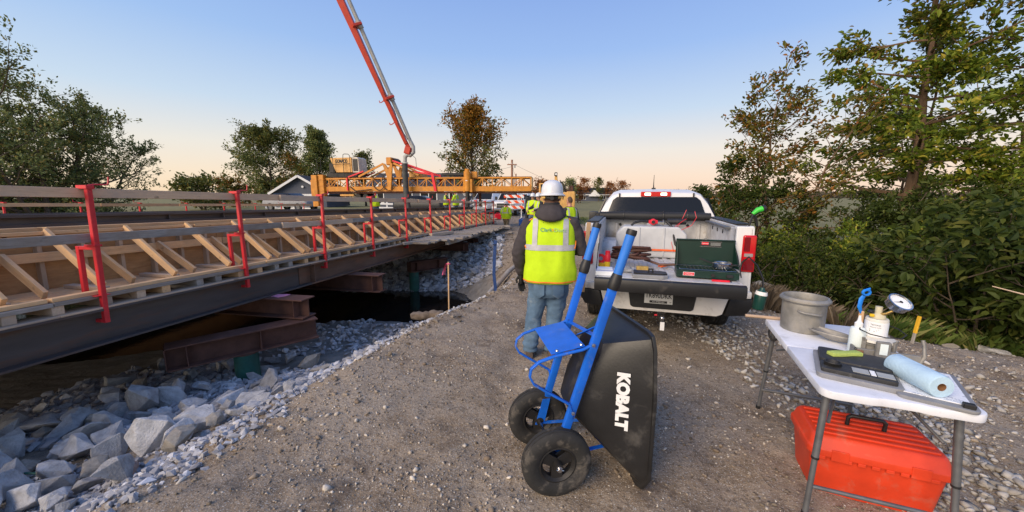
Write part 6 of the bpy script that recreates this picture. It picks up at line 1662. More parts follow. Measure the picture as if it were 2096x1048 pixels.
# blue ribbon stake behind the table
rs = thing('ribbon_stake', 'pale stake with a bright blue ribbon knot behind the table', 'stake', (2.92, 2.98, gz(2.92, 2.98)))
lumber('stake', (0, 0, 0), (-.01, 0, .76), .035, .018, M['lumber'], rs, up=(1, 0, 0))
rbm = MB().tube([(-.012, 0, .74), (-.04, -.005, .80), (-.03, 0, .86), (-.005, 0, .90)], [.010, .018, .02, .014], 8, flat=(1, .5)).tube([(-.005 + .03 * math.cos(a), -.01, .92 + .022 * math.sin(a)) for a in np.linspace(0, 6.28, 12)[:-1]], .010, 6, closed=True).tube([(-.02, 0, .93), (.015, -.01, .95), (.03, 0, .955)], [.012, .01, .004], 6)
rbm.build('ribbon', M['bright_blue'], rs, smooth=60)
# red toolbox under the table
tbx = thing('toolbox', 'large orange red plastic toolbox on the ground under the table', 'toolbox', (2.08, 2.0, gz(2.1, 1.95) + .002), R(-23))
MB().rings([[Vector((x * sx, y * sy, z)) for x, y in rrect(-.30, .30, -.19, .19, .045)] for sx, sy, z in ((.90, .88, 0), (.90, .89, .008), (.985, .98, .235), (1.0, 1.0, .24), (1.0, 1.0, .252))]).build('body', M['toolbox_red'], tbx, bevel=.004, seg=2, smooth=38)
lid = MB().rings([[Vector((x * sx, y * sy, z)) for x, y in rrect(-.30, .30, -.19, .19, .045)] for sx, sy, z in ((1.045, 1.06, .250), (1.05, 1.065, .256), (1.05, 1.065, .290), (1.02, 1.02, .300), (.985, .94, .345), (.95, .86, .362))])
lid = lid.build('lid', M['toolbox_red'], tbx, bevel=.005, seg=2, smooth=38)
for k in range(6):
    y = -.13 + .052 * k
    MB().bx(-.265, .265, y - .012, y + .012, .360, .372).build('lid_rib', M['toolbox_red'], lid, bevel=.006, seg=2)
for x in (-.17, .17):
    MB().bx(x - .04, x + .04, -.2065, -.199, .235, .300).build('latch', M['toolbox_red'], tbx, bevel=.006, seg=2)
MB().tube([(-.085, .0, .368), (-.085, -.005, .418), (-.07, -.006, .43), (.07, -.006, .43), (.085, -.005, .418), (.085, 0, .368)], .011, 8).build('handle', M['black'], tbx, smooth=50)
for k in range(9): MB().bx(-.27 + .06 * k, -.235 + .06 * k, -.2045, -.196, .232, .2515).build('rim_notch', M['toolbox_red'], tbx, bevel=.002)
# ------------------------------------------------------------------ people
M['vest'] = surf('hi_vis_vest', (0.50, 0.72, 0.018), 0.8, var=0.12, vs=7, bump=0.25, bs=26, bd=.01, spec=.2)
M['vest_under'] = surf('hi_vis_shirt', (0.50, 0.78, 0.03), 0.8, var=0.12)
M['denim'] = surf('blue_denim', (0.10, 0.165, 0.25), 0.9, var=0.32, vs=6, bump=0.4, bs=170, bd=.002, dirt=(0.26, 0.31, 0.35), dirt_amt=0.4, dirt_scale=5, spec=.15)
TORSO = [(.78, 0, 0, .205, .135), (.84, 0, 0, .245, .155), (.92, 0, 0, .248, .165), (1.05, 0, .0, .243, .168), (1.18, 0, .005, .243, .160), (1.30, 0, .01, .252, .150), (1.38, 0, .01, .248, .138), (1.43, 0, .012, .222, .122), (1.47, 0, .014, .172, .104), (1.505, 0, .016, .115, .085)]
def torso_pt(z, th, off=0.0, wr=0.0, seed=0.0, hw=1.0):
    zs = [t[0] for t in TORSO]
    cx, cy, a, b = (np.interp(z, zs, [t[i] for t in TORSO]) for i in (1, 2, 3, 4))
    a = a * hw + off; b = b * hw + off
    ct, st = math.cos(th), math.sin(th)
    e = 2 / 2.5
    p = Vector((cx + a * math.copysign(abs(ct) ** e, ct), cy + b * math.copysign(abs(st) ** e, st), z))
    if wr:
        k = mnoise.noise(Vector((p.x * 9 + seed, p.y * 9, z * 3.2))) + .5 * mnoise.noise(Vector((p.x * 18 + seed, p.y * 14, z * 9)))
        p += Vector((ct, st, 0)) * k * wr
    return p
def ellipsoid(mb, c, r, n=16, m=10, rot=None):
    rr = []
    for i in range(m + 1):
        ph = math.pi * i / m
        ring_ = []
        for j in range(n):
            v = Vector((r[0] * max(math.sin(ph), .02) * math.cos(2 * math.pi * j / n), r[1] * max(math.sin(ph), .02) * math.sin(2 * math.pi * j / n), r[2] * math.cos(ph)))
            ring_.append((rot @ v if rot is not None else v) + Vector(c))
        rr.append(ring_)
    mb.rings(rr, caps=True)
def hand(mb, w, d, up, k=1.0, curl=.6):
    """palm and five fingers from wrist w along d"""
    w, d = Vector(w), Vector(d).normalized(); s_ = d.cross(Vector(up)).normalized(); u_ = s_.cross(d)
    mb.tube([w - d * .02, w + d * .03 * k, w + d * .085 * k], [.030 * k, .038 * k, .036 * k], 8, flat=(.62, 1.0) if abs(Vector(up).z) < .5 else (.62, 1.0))
    for i in range(4):
        L = (.062, .072, .068, .052)[i] * k; o = s_ * (-.027 + .018 * i) * k
        a = w + d * .075 * k + o; b = a + d * L * .5; c = b + (d * math.cos(curl) - u_ * math.sin(curl)) * L * .5; e = c + (d * math.cos(curl * 2) - u_ * math.sin(curl * 2)) * L * .3
        mb.tube([a, b, c, e], [.0105 * k, .010 * k, .0095 * k, .008 * k], 6)
    a = w + d * .02 * k - s_ * .03 * k; b = a + (d * .6 - s_ * .7 - u_ * .2).normalized() * .035 * k; c = b + (d * .95 - u_ * .3).normalized() * .032 * k
    mb.tube([a, b, c], [.013 * k, .012 * k, .010 * k], 6)
def person(label, loc, rz, pose, hat='hat_white', top='hood', legs='denim', vest='vest', vox=.014, scale=1.0, detail=False, gloves=False, group=None, hair=True, bend=0.0):
    o = thing('person', label, 'person', loc, rz, group)
    o.scale = (scale,) * 3
    P = {k: Vector(v) for k, v in pose.items()}
    head = P.get('head', Vector((0, .02, 1.66)))
    # body: one skin
    b = MB()
    ellipsoid(b, head + Vector((0, 0, .055)), (.076, .096, .115))
    ellipsoid(b, head + Vector((0, .035, -.02)), (.058, .068, .075))
    b.tube([head + Vector((0, .098, .05)), head + Vector((0, .118, .015)), head + Vector((0, .100, .0))], [.008, .016, .010], 6)
    for s_ in (-1, 1):
        ellipsoid(b, head + Vector((s_ * .080, -.005, .03)), (.012, .020, .032), 8, 6)
    b.tube([head + Vector((0, 0, -.02)), head + Vector((0, -.015, -.10)), head + Vector((0, -.01, -.2))], [.060, .060, .07], 12)
    b.rings([[torso_pt(z, 2 * math.pi * j / 16, -.035) for j in range(16)] for z in (.80, .95, 1.15, 1.3, 1.4, 1.46, 1.50)])
    for s in ('l', 'r'):
        b.tube([P['sh' + s], P['el' + s], P['wr' + s]], [.050, .042, .030], 8)
        if not gloves: hand(b, P['wr' + s], P['wr' + s] - P['el' + s] + Vector((0, 0, -.05)), (0, 1, 0), 1.0)
        b.tube([P['hip' + s], P['kn' + s], P['an' + s]], [.085, .060, .045], 8)
        b.tube([P['an' + s], P['an' + s] + Vector((0, .10, -.03)), P['an' + s] + Vector((0, .15, -.045))], [.045, .035, .03], 8)
    body = remesh(b.build('body', M['skin'], o), vox, 3)
    if hair:
        h = MB(); ellipsoid(h, head + Vector((0, -.008, .06)), (.081, .098, .116), 20, 12)
        hm = h.bm(); bmesh.ops.delete(hm, geom=[v for v in hm.verts if v.co.y > head.y + .02 and v.co.z < head.z + .10 or v.co.z < head.z - .015], context='VERTS')
        finish(hm, 'hair', M['hair'], o, smooth=60)
    for s_ in (-1, 1):
        e_ = MB(); ellipsoid(e_, head + Vector((s_ * .032, .088, .045)), (.012, .008, .007), 8, 5); e_.build('eye', M['black'], body)
    # jacket or shirt with sleeves
    j = MB()
    j.rings([[torso_pt(z, 2 * math.pi * q / 24, -.012) for q in range(24)] for z in (.83, .95, 1.1, 1.25, 1.38, 1.43, 1.47, 1.50)])
    for s in ('l', 'r'):
        sh, el, wr = P['sh' + s], P['el' + s], P['wr' + s]
        inn = Vector((sh.x * .55, sh.y, sh.z + .01))
        j.tube([inn, sh, sh.lerp(el, .35), sh.lerp(el, .8), el, el.lerp(wr, .3), el.lerp(wr, .75), wr], [.085, .088, .082, .072, .070, .068, .056, .048], 14)
    if top:
        def dj(c, n): return c + n * (.011 * mnoise.noise(Vector((c.x * 7, c.y * 7, c.z * 12))) + .006 * mnoise.noise(c * 26))
        remesh(j.build('jacket', M[top], o), vox, 3, .5, dj)
    # trousers
    t = MB()
    hipz = (P['hipl'].z + P['hipr'].z) / 2; hc = (P['hipl'] + P['hipr']) / 2
    t.rings([[Vector((hc.x + a * math.cos(2 * math.pi * q / 20), hc.y + bb * math.sin(2 * math.pi * q / 20), hipz + dz)) for q in range(20)] for dz, a, bb in ((-.10, .15, .13), (-.05, .185, .15), (.02, .205, .155), (.08, .21, .15), (.13, .205, .145))])
    for s in ('l', 'r'):
        hp, kn, an = P['hip' + s], P['kn' + s], P['an' + s]
        t.tube([hp + Vector((0, 0, .03)), hp.lerp(kn, .25), hp.lerp(kn, .7), kn, kn.lerp(an, .3), kn.lerp(an, .75), an + Vector((0, 0, .0)), an - Vector((0, 0, .03))], [.108, .106, .092, .085, .084, .080, .080, .078], 16)
    def dt(c, n):
        low = max(0, .42 - c.z)
        return c + n * (.010 * mnoise.noise(Vector((c.x * 9, c.y * 7, c.z * 16))) + .016 * low * math.sin(c.z * 95 + 3 * mnoise.noise(c * 6)) + .004 * mnoise.noise(c * 30))
    trs = remesh(t.build('trousers', M[legs], o), vox, 3, .5, dt)
    # boots
    for s in ('l', 'r'):
        an = P['an' + s]
        g_ = MB()
        fd = Vector(((.03 if s == 'r' else -.03), 1, 0)).normalized()
        base_ = Vector((an.x, an.y, 0))
        sl = Vector((fd.y, -fd.x, 0))
        for (f_, w_, h_) in (((0), 0, 0),): pass
        rr = []
        for f_, w_, h_ in ((-.075, .034, .075), (-.05, .044, .13), (.0, .046, .13), (.05, .048, .10), (.11, .052, .075), (.17, .046, .058), (.20, .028, .04)):
            rr.append([base_ + fd * f_ + sl * (w_ * math.cos(a)) + Vector((0, 0, h_ * .5 + h_ * .5 * math.copysign(abs(math.sin(a)) ** .6, math.sin(a)))) for a in [2 * math.pi * q / 14 for q in range(14)]])
        g_.rings(rr)
        g_.build('boot', M['boot'], o, smooth=50)
    # vest
    if vest:
        wr_ = .019
        N = 56
        zs = [.845, .85, .90, .96, 1.02, 1.08, 1.14, 1.20, 1.26, 1.32, 1.37, 1.41, 1.44, 1.465, 1.485]
        rr = [[torso_pt(z, 2 * math.pi * q / N, .010 + (.012 if z < 1.0 else 0), wr_, rz) for q in range(N)] for z in zs]
        v = MB(); v.rings(rr, caps=False)
        vo = v.build('vest', M[vest], o, smooth=60)
        md = vo.modifiers.new('t', 'SOLIDIFY'); md.thickness = .004
        def band(z0, z1, th0, th1, mat, nm, off=.0145, n=40, par=None):
            mb_ = MB(); k = max(2, int((z1 - z0) / .03) + 1)
            vs = []
            for i in range(k):
                z = z0 + (z1 - z0) * i / (k - 1)
                for q in range(n + 1):
                    th = th0 + (th1 - th0) * q / n
                    vs.append(torso_pt(z, th, off + (.012 if z < 1.0 else 0), wr_, rz))
            mb_.add(vs, [(i * (n + 1) + q, i * (n + 1) + q + 1, (i + 1) * (n + 1) + q + 1, (i + 1) * (n + 1) + q) for i in range(k - 1) for q in range(n)])
            return mb_.build(nm, mat, vo, smooth=60)
        band(1.155, 1.210, 0, 2 * math.pi, M['stripe'], 'reflective_band', n=56)
        def col(xc, w_, z0, z1, sgn):
            vs = []; k = 14
            for i in range(k):
                z = z0 + (z1 - z0) * i / (k - 1)
                for dx in (-w_ / 2, 0, w_ / 2):
                    a_ = float(np.interp(z, [t_[0] for t_ in TORSO], [t_[3] for t_ in TORSO])) + .0145
                    c_ = max(-.999, min(.999, (xc + dx) / a_)); ct = math.copysign(abs(c_) ** 1.25, c_)
                    th = math.acos(ct) * (1 if sgn > 0 else -1)
                    vs.append(torso_pt(z, th, .0150, wr_, rz))
            MB().add(vs, [(i * 3 + q, i * 3 + q + 1, (i + 1) * 3 + q + 1, (i + 1) * 3 + q) for i in range(k - 1) for q in range(2)]).build('reflective_strap', M['stripe'], vo, smooth=60)
        for sgn in (-1, 1):
            col(-.150, .052, 1.19, 1.462, sgn); col(.150, .052, 1.19, 1.462, sgn)
        band(.838, .852, 0, 2 * math.pi, M['orange_trim'], 'hem_trim', .013, 56)
        for s_ in (-1, 1):   # orange piping round the arm holes
            pts = []
            for i in range(14):
                z = 1.17 + .29 * i / 13
                off_ = .50 - .30 * math.sin(math.pi * i / 13)
                pts.append(torso_pt(z, -off_ if s_ > 0 else math.pi + off_, .017, wr_, rz))
            MB().tube(pts, .006, 6).build('armhole_trim', M['orange_trim'], vo, smooth=60)
    if hat:
        hm = Matrix.Translation(head + Vector((0, 0, .075))) @ Matrix.Rotation(P.get('tilt', Vector((0, 0, 0))).x, 4, 'X')
        k = MB(); n = 40; rr = []
        for r_, z_ in ((1.22, -.022), (1.20, -.012), (1.02, .0), (1.0, .02), (.97, .055), (.86, .090), (.66, .114), (.38, .128), (.12, .133), (.01, .1335)):
            ring_ = []
            for q in range(n):
                a = 2 * math.pi * q / n
                br_ = 1.0
                if r_ > 1.05: br_ = 1 + (.20 if math.sin(a) > 0 else -.06) * abs(math.sin(a))
                ridge = .004 * max(0, math.cos(a * 2)) ** 6 if z_ > .02 and r_ > .1 else 0
                ring_.append(Vector((r_ * br_ * .108 * math.cos(a), r_ * br_ * .132 * math.sin(a), z_ + ridge)))
            rr.append(ring_)
        k.rings(rr, caps=False)
        ho = k.build('hard_hat', M[hat], o, smooth=42, matrix=hm)
        md = ho.modifiers.new('t', 'SOLIDIFY'); md.thickness = .003
        for dx in (-.022, 0, .022):
            MB().tube([(dx, .12 * math.cos(a) * .97, .133 * math.sin(a) * .985 + .002) for a in np.linspace(.35, 2.79, 14)], .0045, 6).build('ridge', M[hat], ho, smooth=60)
        if detail:
            MB().tube([(.094 * math.sin(a), -.112 * math.cos(a), -.040 - .004 * math.cos(a * 2)) for a in np.linspace(-1.35, 1.35, 18)], .014, 6, flat=(1, .35)).build('suspension_band', M['black'], ho, smooth=60)
            MB().lathe([(.001, .0), (.022, .0), (.024, .006), (.020, .016), (.001, .016)], 16, Matrix.Translation((0, -.118, -.046)) @ Matrix.Rotation(math.pi / 2, 4, 'X')).build('ratchet_knob', M['black'], ho, smooth=40)
            for s_ in (-1, 1): MB().box((s_ * .078, -.082, -.036), (.038, .01, .026), (0, 0, s_ * .7)).build('sweat_pad', surf('tan_pad', (.62, .40, .12), .8) if s_ < 0 else bpy.data.materials['tan_pad'], ho, bevel=.003)
            MB().lathe([(.001, 0), (.018, 0), (.02, .006), (.001, .012)], 14, Matrix.Translation((.103, -.05, -.038)) @ Matrix.Rotation(math.pi / 2, 4, 'Y')).build('clip', M['black'], ho, smooth=40)
    return o
# the man in front of us, seen from behind
POSE = dict(head=(.01, .03, 1.625), shl=(-.218, .01, 1.385), ell=(-.320, -.03, 1.11), wrl=(-.300, .05, .880), shr=(.215, .01, 1.40), elr=(.315, .02, 1.14), wrr=(.20, .25, 1.13), hipl=(-.105, 0, .76), hipr=(.095, 0, .76), knl=(-.155, .03, .44), knr=(.055, .03, .44), anl=(-.195, -.01, .10), anr=(.035, .03, .10), tilt=(-.04, 0, 0))
mx, my = .385, 3.72
man = person('man in white hard hat, lime safety vest and jeans standing with his back to us', (mx, my, gz(mx, my)), R(-7), POSE, vox=.012, detail=True, gloves=True)
ves = [c for c in man.children if c.name.startswith('vest')][0]
def on_back(v):
    z = 1.355 + v.y
    a_ = float(np.interp(z, [t_[0] for t_ in TORSO], [t_[3] for t_ in TORSO])) + .0150
    c_ = max(-.99, min(.99, v.x / a_)); ct = math.copysign(abs(c_) ** 1.25, c_)
    return torso_pt(z, -math.acos(ct), .0205, .019, R(-7))
text('vest_print', 'Clark', .052, M['teal_print'], ves, None, 0, 0, fn=lambda v: on_back(v + Vector((-.040, 0, 0))))
text('vest_print', 'Dietz', .052, surf('grey_green_print', (.30, .50, .22), .7, var=.1, bump=0), ves, None, 0, 0, fn=lambda v: on_back(v + Vector((.092, -.002, 0))))
text('vest_mark', '>', .05, M['orange_trim'], ves, None, 0, 0, fn=lambda v: on_back(v + Vector((.028, -.002, 0))))
# hood and collar
hd = MB(); N = 40; rr = []
for z, a, b, cy, dip in ((1.595, .078, .080, .02, 0), (1.60, .092, .095, .015, .0), (1.575, .112, .118, -.005, .01), (1.535, .140, .140, -.020, .025), (1.500, .160, .150, -.030, .04), (1.475, .150, .135, -.028, .05), (1.470, .10, .09, 0, .03)):
    ring_ = []
    for q in range(N):
        th = 2 * math.pi * q / N
        back = max(0, -math.sin(th)) ** 1.5
        k = 1 + .07 * mnoise.noise(Vector((math.cos(th) * 3, math.sin(th) * 3, z * 22)))
        ring_.append(Vector((a * k * math.cos(th), cy + b * k * math.sin(th), z - dip * back + .01 * mnoise.noise(Vector((math.cos(th) * 5, z * 30, 2))))))
    rr.append(ring_)
hd.rings(rr, caps=False)
hdo = hd.build('hood', M['hood'], man, smooth=70)
md = hdo.modifiers.new('s', 'SUBSURF'); md.levels = 1; md.render_levels = 1
cl2 = MB().rings([[Vector((.01 + a * math.cos(2 * math.pi * q / 28), .02 + b * math.sin(2 * math.pi * q / 28), z)) for q in range(28)] for z, a, b in ((1.55, .082, .085), (1.615, .078, .080), (1.618, .072, .074), (1.56, .072, .074))], caps=False)
cl2.build('collar', M['dark_cloth'], man, smooth=60)
# shirt tail under the vest, pockets, glove
MB().rings([[torso_pt(z, 2 * math.pi * q / 40, o_) for q in range(40)] for z, o_ in ((.815, .004), (.82, .010), (.87, .012))], caps=False).build('shirt_tail', M['vest_under'], man, smooth=60)
gl = MB(); hand(gl, (-.298, .055, .870), (.02, .02, -1), (-.6, .8, 0), 1.15, .45); gl.tube([(-.300, .05, .925), (-.298, .055, .865)], [.046, .040], 10)
remesh(gl.build('glove', M['glove'], man), .006, 2)
gl = MB(); hand(gl, (.20, .25, 1.13), (-.6, .7, .1), (0, 0, 1), 1.15, .6); gl.tube([(.225, .2, 1.13), (.20, .25, 1.13)], [.046, .040], 10)
remesh(gl.build('glove', M['glove'], man), .006, 2)
for s_ in (-1, 1):
    pk = []
    for (u, v) in ((-.055, .06), (.055, .06), (.055, -.045), (0, -.085), (-.055, -.045)):
        x = -.005 + s_ * .095 + u
        pk.append((x, v))
    MB().prism(pk, 0, .006, lambda u, v, h: Vector((u, -.163 + .55 * max(0, abs(u + .005) - .06) ** 1.15 * 1.0 - h + .10 * max(0, -v), .755 + v))).build('back_pocket', M['denim'], man, bevel=.002, smooth=40)
STAND = dict(head=(0, .02, 1.62), shl=(-.21, .01, 1.40), ell=(-.30, -.02, 1.13), wrl=(-.20, .20, 1.02), shr=(.21, .01, 1.40), elr=(.30, -.02, 1.13), wrr=(.20, .20, 1.02), hipl=(-.10, 0, .82), hipr=(.10, 0, .82), knl=(-.12, .02, .46), knr=(.12, .02, .46), anl=(-.13, 0, .10), anr=(.13, 0, .10))
POINT = dict(STAND, elr=(.34, .12, 1.22), wrr=(.22, .36, 1.16), ell=(-.28, .10, 1.16), wrl=(-.06, .26, 1.10))
STEP = dict(STAND, knl=(-.12, .14, .48), anl=(-.13, .10, .12), knr=(.12, -.06, .46), anr=(.13, -.22, .12), wrl=(-.24, .14, .95))
def worker(px, y, z, rz, label, pose, **kw):
    x = (px - 1048) / 761 * (y * .987 + (1.7 - z - 1.2) * .16)
    return person(label, (x, y, z), rz, pose, vox=.02, group='construction workers', **kw)
zd = lambda y: 1.08 - .02 * (y - 4)
worker(768, 23.0, .22, R(10), 'worker in lime vest behind the third and fourth red guard posts', STAND, hat='hat_yellow' if False else 'hat_white')
worker(913, 24.5, .26, R(-75), 'worker in lime vest with dark sleeve, left of the pair on the deck', POINT, top='dark_cloth')
M['hat_lime'] = surf('lime_hard_hat', (.62, .78, .02), .4, var=.08)
worker(933, 24.0, .26, R(75), 'worker in bright lime shirt and lime hard hat, right of the pair on the deck', POINT, hat='hat_lime', top='vest_under')
worker(1036, 21.0, -.42, R(-30), 'worker in lime vest standing lower at the end of the bridge', STEP, top='vest_under', legs='khaki')
worker(1091, 17.5, .0, R(150), 'worker with hooded lime shirt left of the dark sleeved worker', STAND, top='vest_under')
worker(1103, 15.6, .0, R(115), 'bearded worker in lime vest and dark sleeves left of the man with jeans', POINT, top='dark_cloth')
worker(1166, 11.2, -.12, R(35), 'bare headed worker in lime vest just right of the man with jeans', STAND, hat=None, top='hood')
# ------------------------------------------------------------------ machines and things beyond the bridge
def at(px, py, y):
    u = (px - 1048) / 761; v = (524 - py) / 761
    c, s = math.cos(R(9.2)), math.sin(R(9.2))
    t = y / (c + v * s)
    return Vector((u * t, y, 1.7 + (-s + v * c) * t))
def px_at(px, y, z): return (px - 1048) / 761 * (y * .987 + (1.7 - z) * .16)
# ---- deck finishing machine: local x to the right along the truss, y away, z up
L0 = at(641, 400, 19.6); L1 = at(1087, 398, 18.2)
FMX = L1 - L0; FL = math.hypot(FMX.x, FMX.y)
fm = thing('paving_machine', 'yellow truss finishing machine spanning the bridge deck', 'paving machine', (L0.x, L0.y, 0), math.atan2(FMX.y, FMX.x))
ZB, ZT = 1.92, 2.60
Wd = 1.0
for y in (0, Wd):
    MB().bx(0, FL, y - .035, y + .035, ZT - .07, ZT).build('top_chord', M['yellow'], fm, bevel=.006)
    MB().bx(0, FL, y - .035, y + .035, ZB, ZB + .24).build('bottom_chord', M['yellow'], fm, bevel=.006)
MB().bx(1.2, FL, .0, Wd, ZT + .002, ZT + .02).build('top_walkway', M['rust'], fm)
MB().bx(0, FL, .1, Wd - .1, ZB - .10, ZB - .02).build('lower_rail', M['rust'], fm)
n = 24; stp = FL / n
vmesh = None
for y in (0, Wd):
    for i in range(n + 1):
        if vmesh is None:
            q = MB().bx(-.022, .022, -.022, .022, ZB + .24, ZT - .07).build('vertical', M['yellow'], fm); vmesh = q.data
        else: q = link(bpy.data.objects.new('vertical', vmesh), fm)
        q.location = (min(FL - .03, max(.03, i * stp)), y, 0)
    dm = {}
    for i in range(n):
        k = i % 2
        if k not in dm:
            q = MB().bar((.03, 0, ZB + .24) if k == 0 else (.03, 0, ZT - .07), (stp - .03, 0, ZT - .07) if k == 0 else (stp - .03, 0, ZB + .24), .03, .03).build('diagonal', M['yellow'], fm); dm[k] = q.data
        else: q = link(bpy.data.objects.new('diagonal', dm[k]), fm)
        q.location = (i * stp, y, 0)
        if i % 2 == 0:
            k2 = 2
            if k2 not in dm:
                q = MB().bar((stp * .5, 0, ZB + .24), (stp * .98, 0, ZT - .07), .026, .026).build('diagonal', M['yellow'], fm); dm[k2] = q.data
            else: q = link(bpy.data.objects.new('diagonal', dm[k2]), fm)
            q.location = (i * stp, y, 0)
MB().bx(FL + .002, FL + .03, -.02, Wd + .02, ZB + .05, ZT - .02).build('end_plate', M['yellow_pale'], fm, bevel=.005)
def lx(px): return FL * (px - 641) / (1087 - 641)
# left leg column and its ladder back
lc = MB().bx(lx(646), lx(658), -.25, .15, 1.15, 2.74).bx(lx(658), lx(670), -.16, .12, 1.65, 2.76).build('left_column', M['yellow'], fm, bevel=.015)
for z in (1.95, 2.2, 2.5): MB().bx(lx(658), lx(670), -.175, -.16, z, z + .02).build('column_rib', M['yellow'], lc)
MB().bx(lx(640), lx(648), -.1, .4, 1.7, 2.5).build('end_frame', M['yellow'], fm, bevel=.01)
# engine, control cab with lettering
en = MB().bx(lx(672), lx(738), .1, .95, ZT + .03, ZT + .26).build('engine_deck', M['black_metal'], fm, bevel=.02)
MB().bx(lx(675), lx(688), .2, .8, ZT + .26, ZT + .75).build('radiator', M['black_metal'], fm, bevel=.03)
zc0, zc1 = ZT + .28, ZT + 1.02
cabm = MB().prism([(lx(694), zc0), (lx(728), zc0), (lx(728), zc1), (lx(682), zc1 - .02)], .05, .85, lambda u, v, h: Vector((u, h, v))).build('control_cab', M['yellow_pale'], fm, bevel=.012)
cr2 = MB().prism([(lx(729), zc0 - .02), (lx(744), zc0 - .02), (lx(743), zc1 - .04), (lx(738), zc1 + .02), (lx(729), zc1 + .01)], .05, .85, lambda u, v, h: Vector((u, h, v))).build('cab_hood', surf('cream_cab', (.55, .50, .42), .5), fm, bevel=.02)
MB().bx(lx(731), lx(741), .035, .052, zc0 + .06, zc1 - .08).build('grille', M['black'], cr2, bevel=.01)
text('cab_lettering', 'GOMACO', .235, M['black_print'], cabm, Matrix.Translation((lx(706.5), .046, zc1 - .19)) @ Matrix.Rotation(math.pi / 2, 4, 'X'), .002, .012, sx=.62)
for x in (691, 713, 727):
    MB().cyl((lx(x), -.06, ZT + .1), (lx(x), -.06, zc1 + .02), .016, n=6).build('guard_rail_post', M['black_metal'], fm)
MB().tube([(lx(713), -.06, zc1), (lx(713.5), -.06, zc1 + .13), (lx(716), -.06, zc1 + .16), (lx(724), -.06, zc1 + .15), (lx(727), -.06, zc1 + .08), (lx(727), -.06, zc1)], .016, 6).cyl((lx(691), -.06, zc0 + .4), (lx(727), -.06, zc0 + .42), .016, n=6).build('hand_rail', M['black_metal'], fm)
for x in (641.5, 650, 672): MB().cyl((lx(x), .5, ZT - .2), (lx(x), .5, ZT + 1.0), .014, n=6).build('whip_post', M['black_metal'], fm)
# A frame and stays
for y in (-.08, Wd + .08):
    MB().prism([(lx(804), ZB + .05), (lx(811), ZB + .05), (lx(816), 3.30), (lx(812.5), 3.28), (lx(807.5), 3.0), (lx(800), 3.28), (lx(795), 3.3), (lx(803), 2.7)], y - .05, y + .05, lambda u, v, h: Vector((u, h, v))).build('gusset_leg', M['yellow'], fm, bevel=.008)
    MB().bar((lx(797), y, 3.28), (lx(744), y, ZT + .05), .06, .09).build('stay', M['yellow'], fm)
    MB().bar((lx(818), y, 3.30), (lx(868), y, ZT + .10), .06, .09).build('stay', M['yellow'], fm)
    MB().bar((lx(816), y, 3.42), (lx(894), y, ZT + .16), .05, .07).bar((lx(846), y, 2.92), (lx(896), y, ZT + .14), .05, .08).bar((lx(895), y, ZT + .2), (lx(901), y, ZB), .06, .12).build('red_hose_run', M['bright_red'], fm)
    MB().bar((lx(722), y, ZT + .04), (lx(755), y, ZT + .32), .06, .06).bar((lx(719), y, ZT), (lx(719), y, ZB + .05), .06, .07).build('red_hose_run', M['bright_red'], fm)
MB().bx(lx(801), lx(812), .0, Wd, 3.22, 3.60).build('winch_head', M['yellow'], fm, bevel=.03)
MB().cyl((lx(813), .2, 3.42), (lx(813), .8, 3.42), .14, n=14).build('winch_drum', M['black_metal'], fm, smooth=40)
MB().bx(lx(845), lx(858), .15, Wd - .1, ZT + .02, ZT + .34).bx(lx(858), lx(872), .15, Wd - .1, ZT + .02, ZT + .22).build('hopper', M['yellow_pale'], fm, bevel=.02)
for k, x in enumerate((786, 805)):
    MB().tube([(lx(x) + .32 * math.cos(a), -.10, ZB + .48 + .42 * math.sin(a)) for a in np.linspace(.2, 6.0, 22)], .022, 6).build('hose_loop', M['black'], fm, smooth=60)
MB().tube([(lx(724), -.08, ZB + .25), (lx(735), -.1, ZB + .02), (lx(750), -.1, ZB + .05), (lx(770), -.1, ZB + .1)], .025, 6).build('hose_drop', M['black'], fm, smooth=60)
# right leg: hydraulic column
rl = MB().cyl((lx(966), -.22, ZB + .0), (lx(966), -.22, 2.86), .17, n=20).build('right_column', M['yellow'], fm, smooth=40)
MB().cyl((lx(966), -.22, 2.86), (lx(966), -.22, 2.98), .12, n=16).build('column_cap', M['yellow'], rl, smooth=40)
MB().cyl((lx(966), -.22, 1.15), (lx(966), -.22, ZB), .10, n=16).build('column_ram', M['black_metal'], rl, smooth=40)
MB().box((lx(966), -.394, 2.42), (.10, .004, .03)).build('decal', M['white_print'], rl)
MB().cyl((lx(981), .9, 1.15), (lx(981), .9, ZB), .07, n=12).build('rear_ram', M['rust'], fm, smooth=40)
MB().bx(lx(958), lx(963), -.3, 0, ZB - .05, 2.6).bx(lx(970), lx(976), -.3, 0, ZB - .05, 2.5).bx(lx(972), lx(984), -.1, .3, 2.56, 2.86).build('column_bracket', M['yellow'], fm, bevel=.02)
MB().bx(lx(912), lx(957), .1, .5, ZT + .1, ZT + .22).tube([(lx(911), .2, ZT - .05), (lx(910), .2, ZT + .1), (lx(915), .2, ZT + .2), (lx(925), .2, ZT + .22)], .03, 6).build('black_tank', M['black_metal'], fm, bevel=.01)
# carriage below the truss
MB().bx(lx(690), lx(728), .1, .9, ZB - .42, ZB - .28).bx(lx(697), lx(727), .1, .9, ZB - .24, ZB - .14).build('carriage_pan', M['yellow_pale'], fm, bevel=.02)
for x in (736, 752): MB().cyl((lx(x), .1, ZB - .26), (lx(x), .9, ZB - .26), .14, n=14).build('roller', M['black_metal'], fm, smooth=40)
MB().bx(lx(728), lx(766), .2, .8, ZB - .12, ZB - .02).bx(lx(730), lx(760), .3, .7, ZB - .52, ZB - .42).build('carriage_frame', M['rust'], fm, bevel=.01)

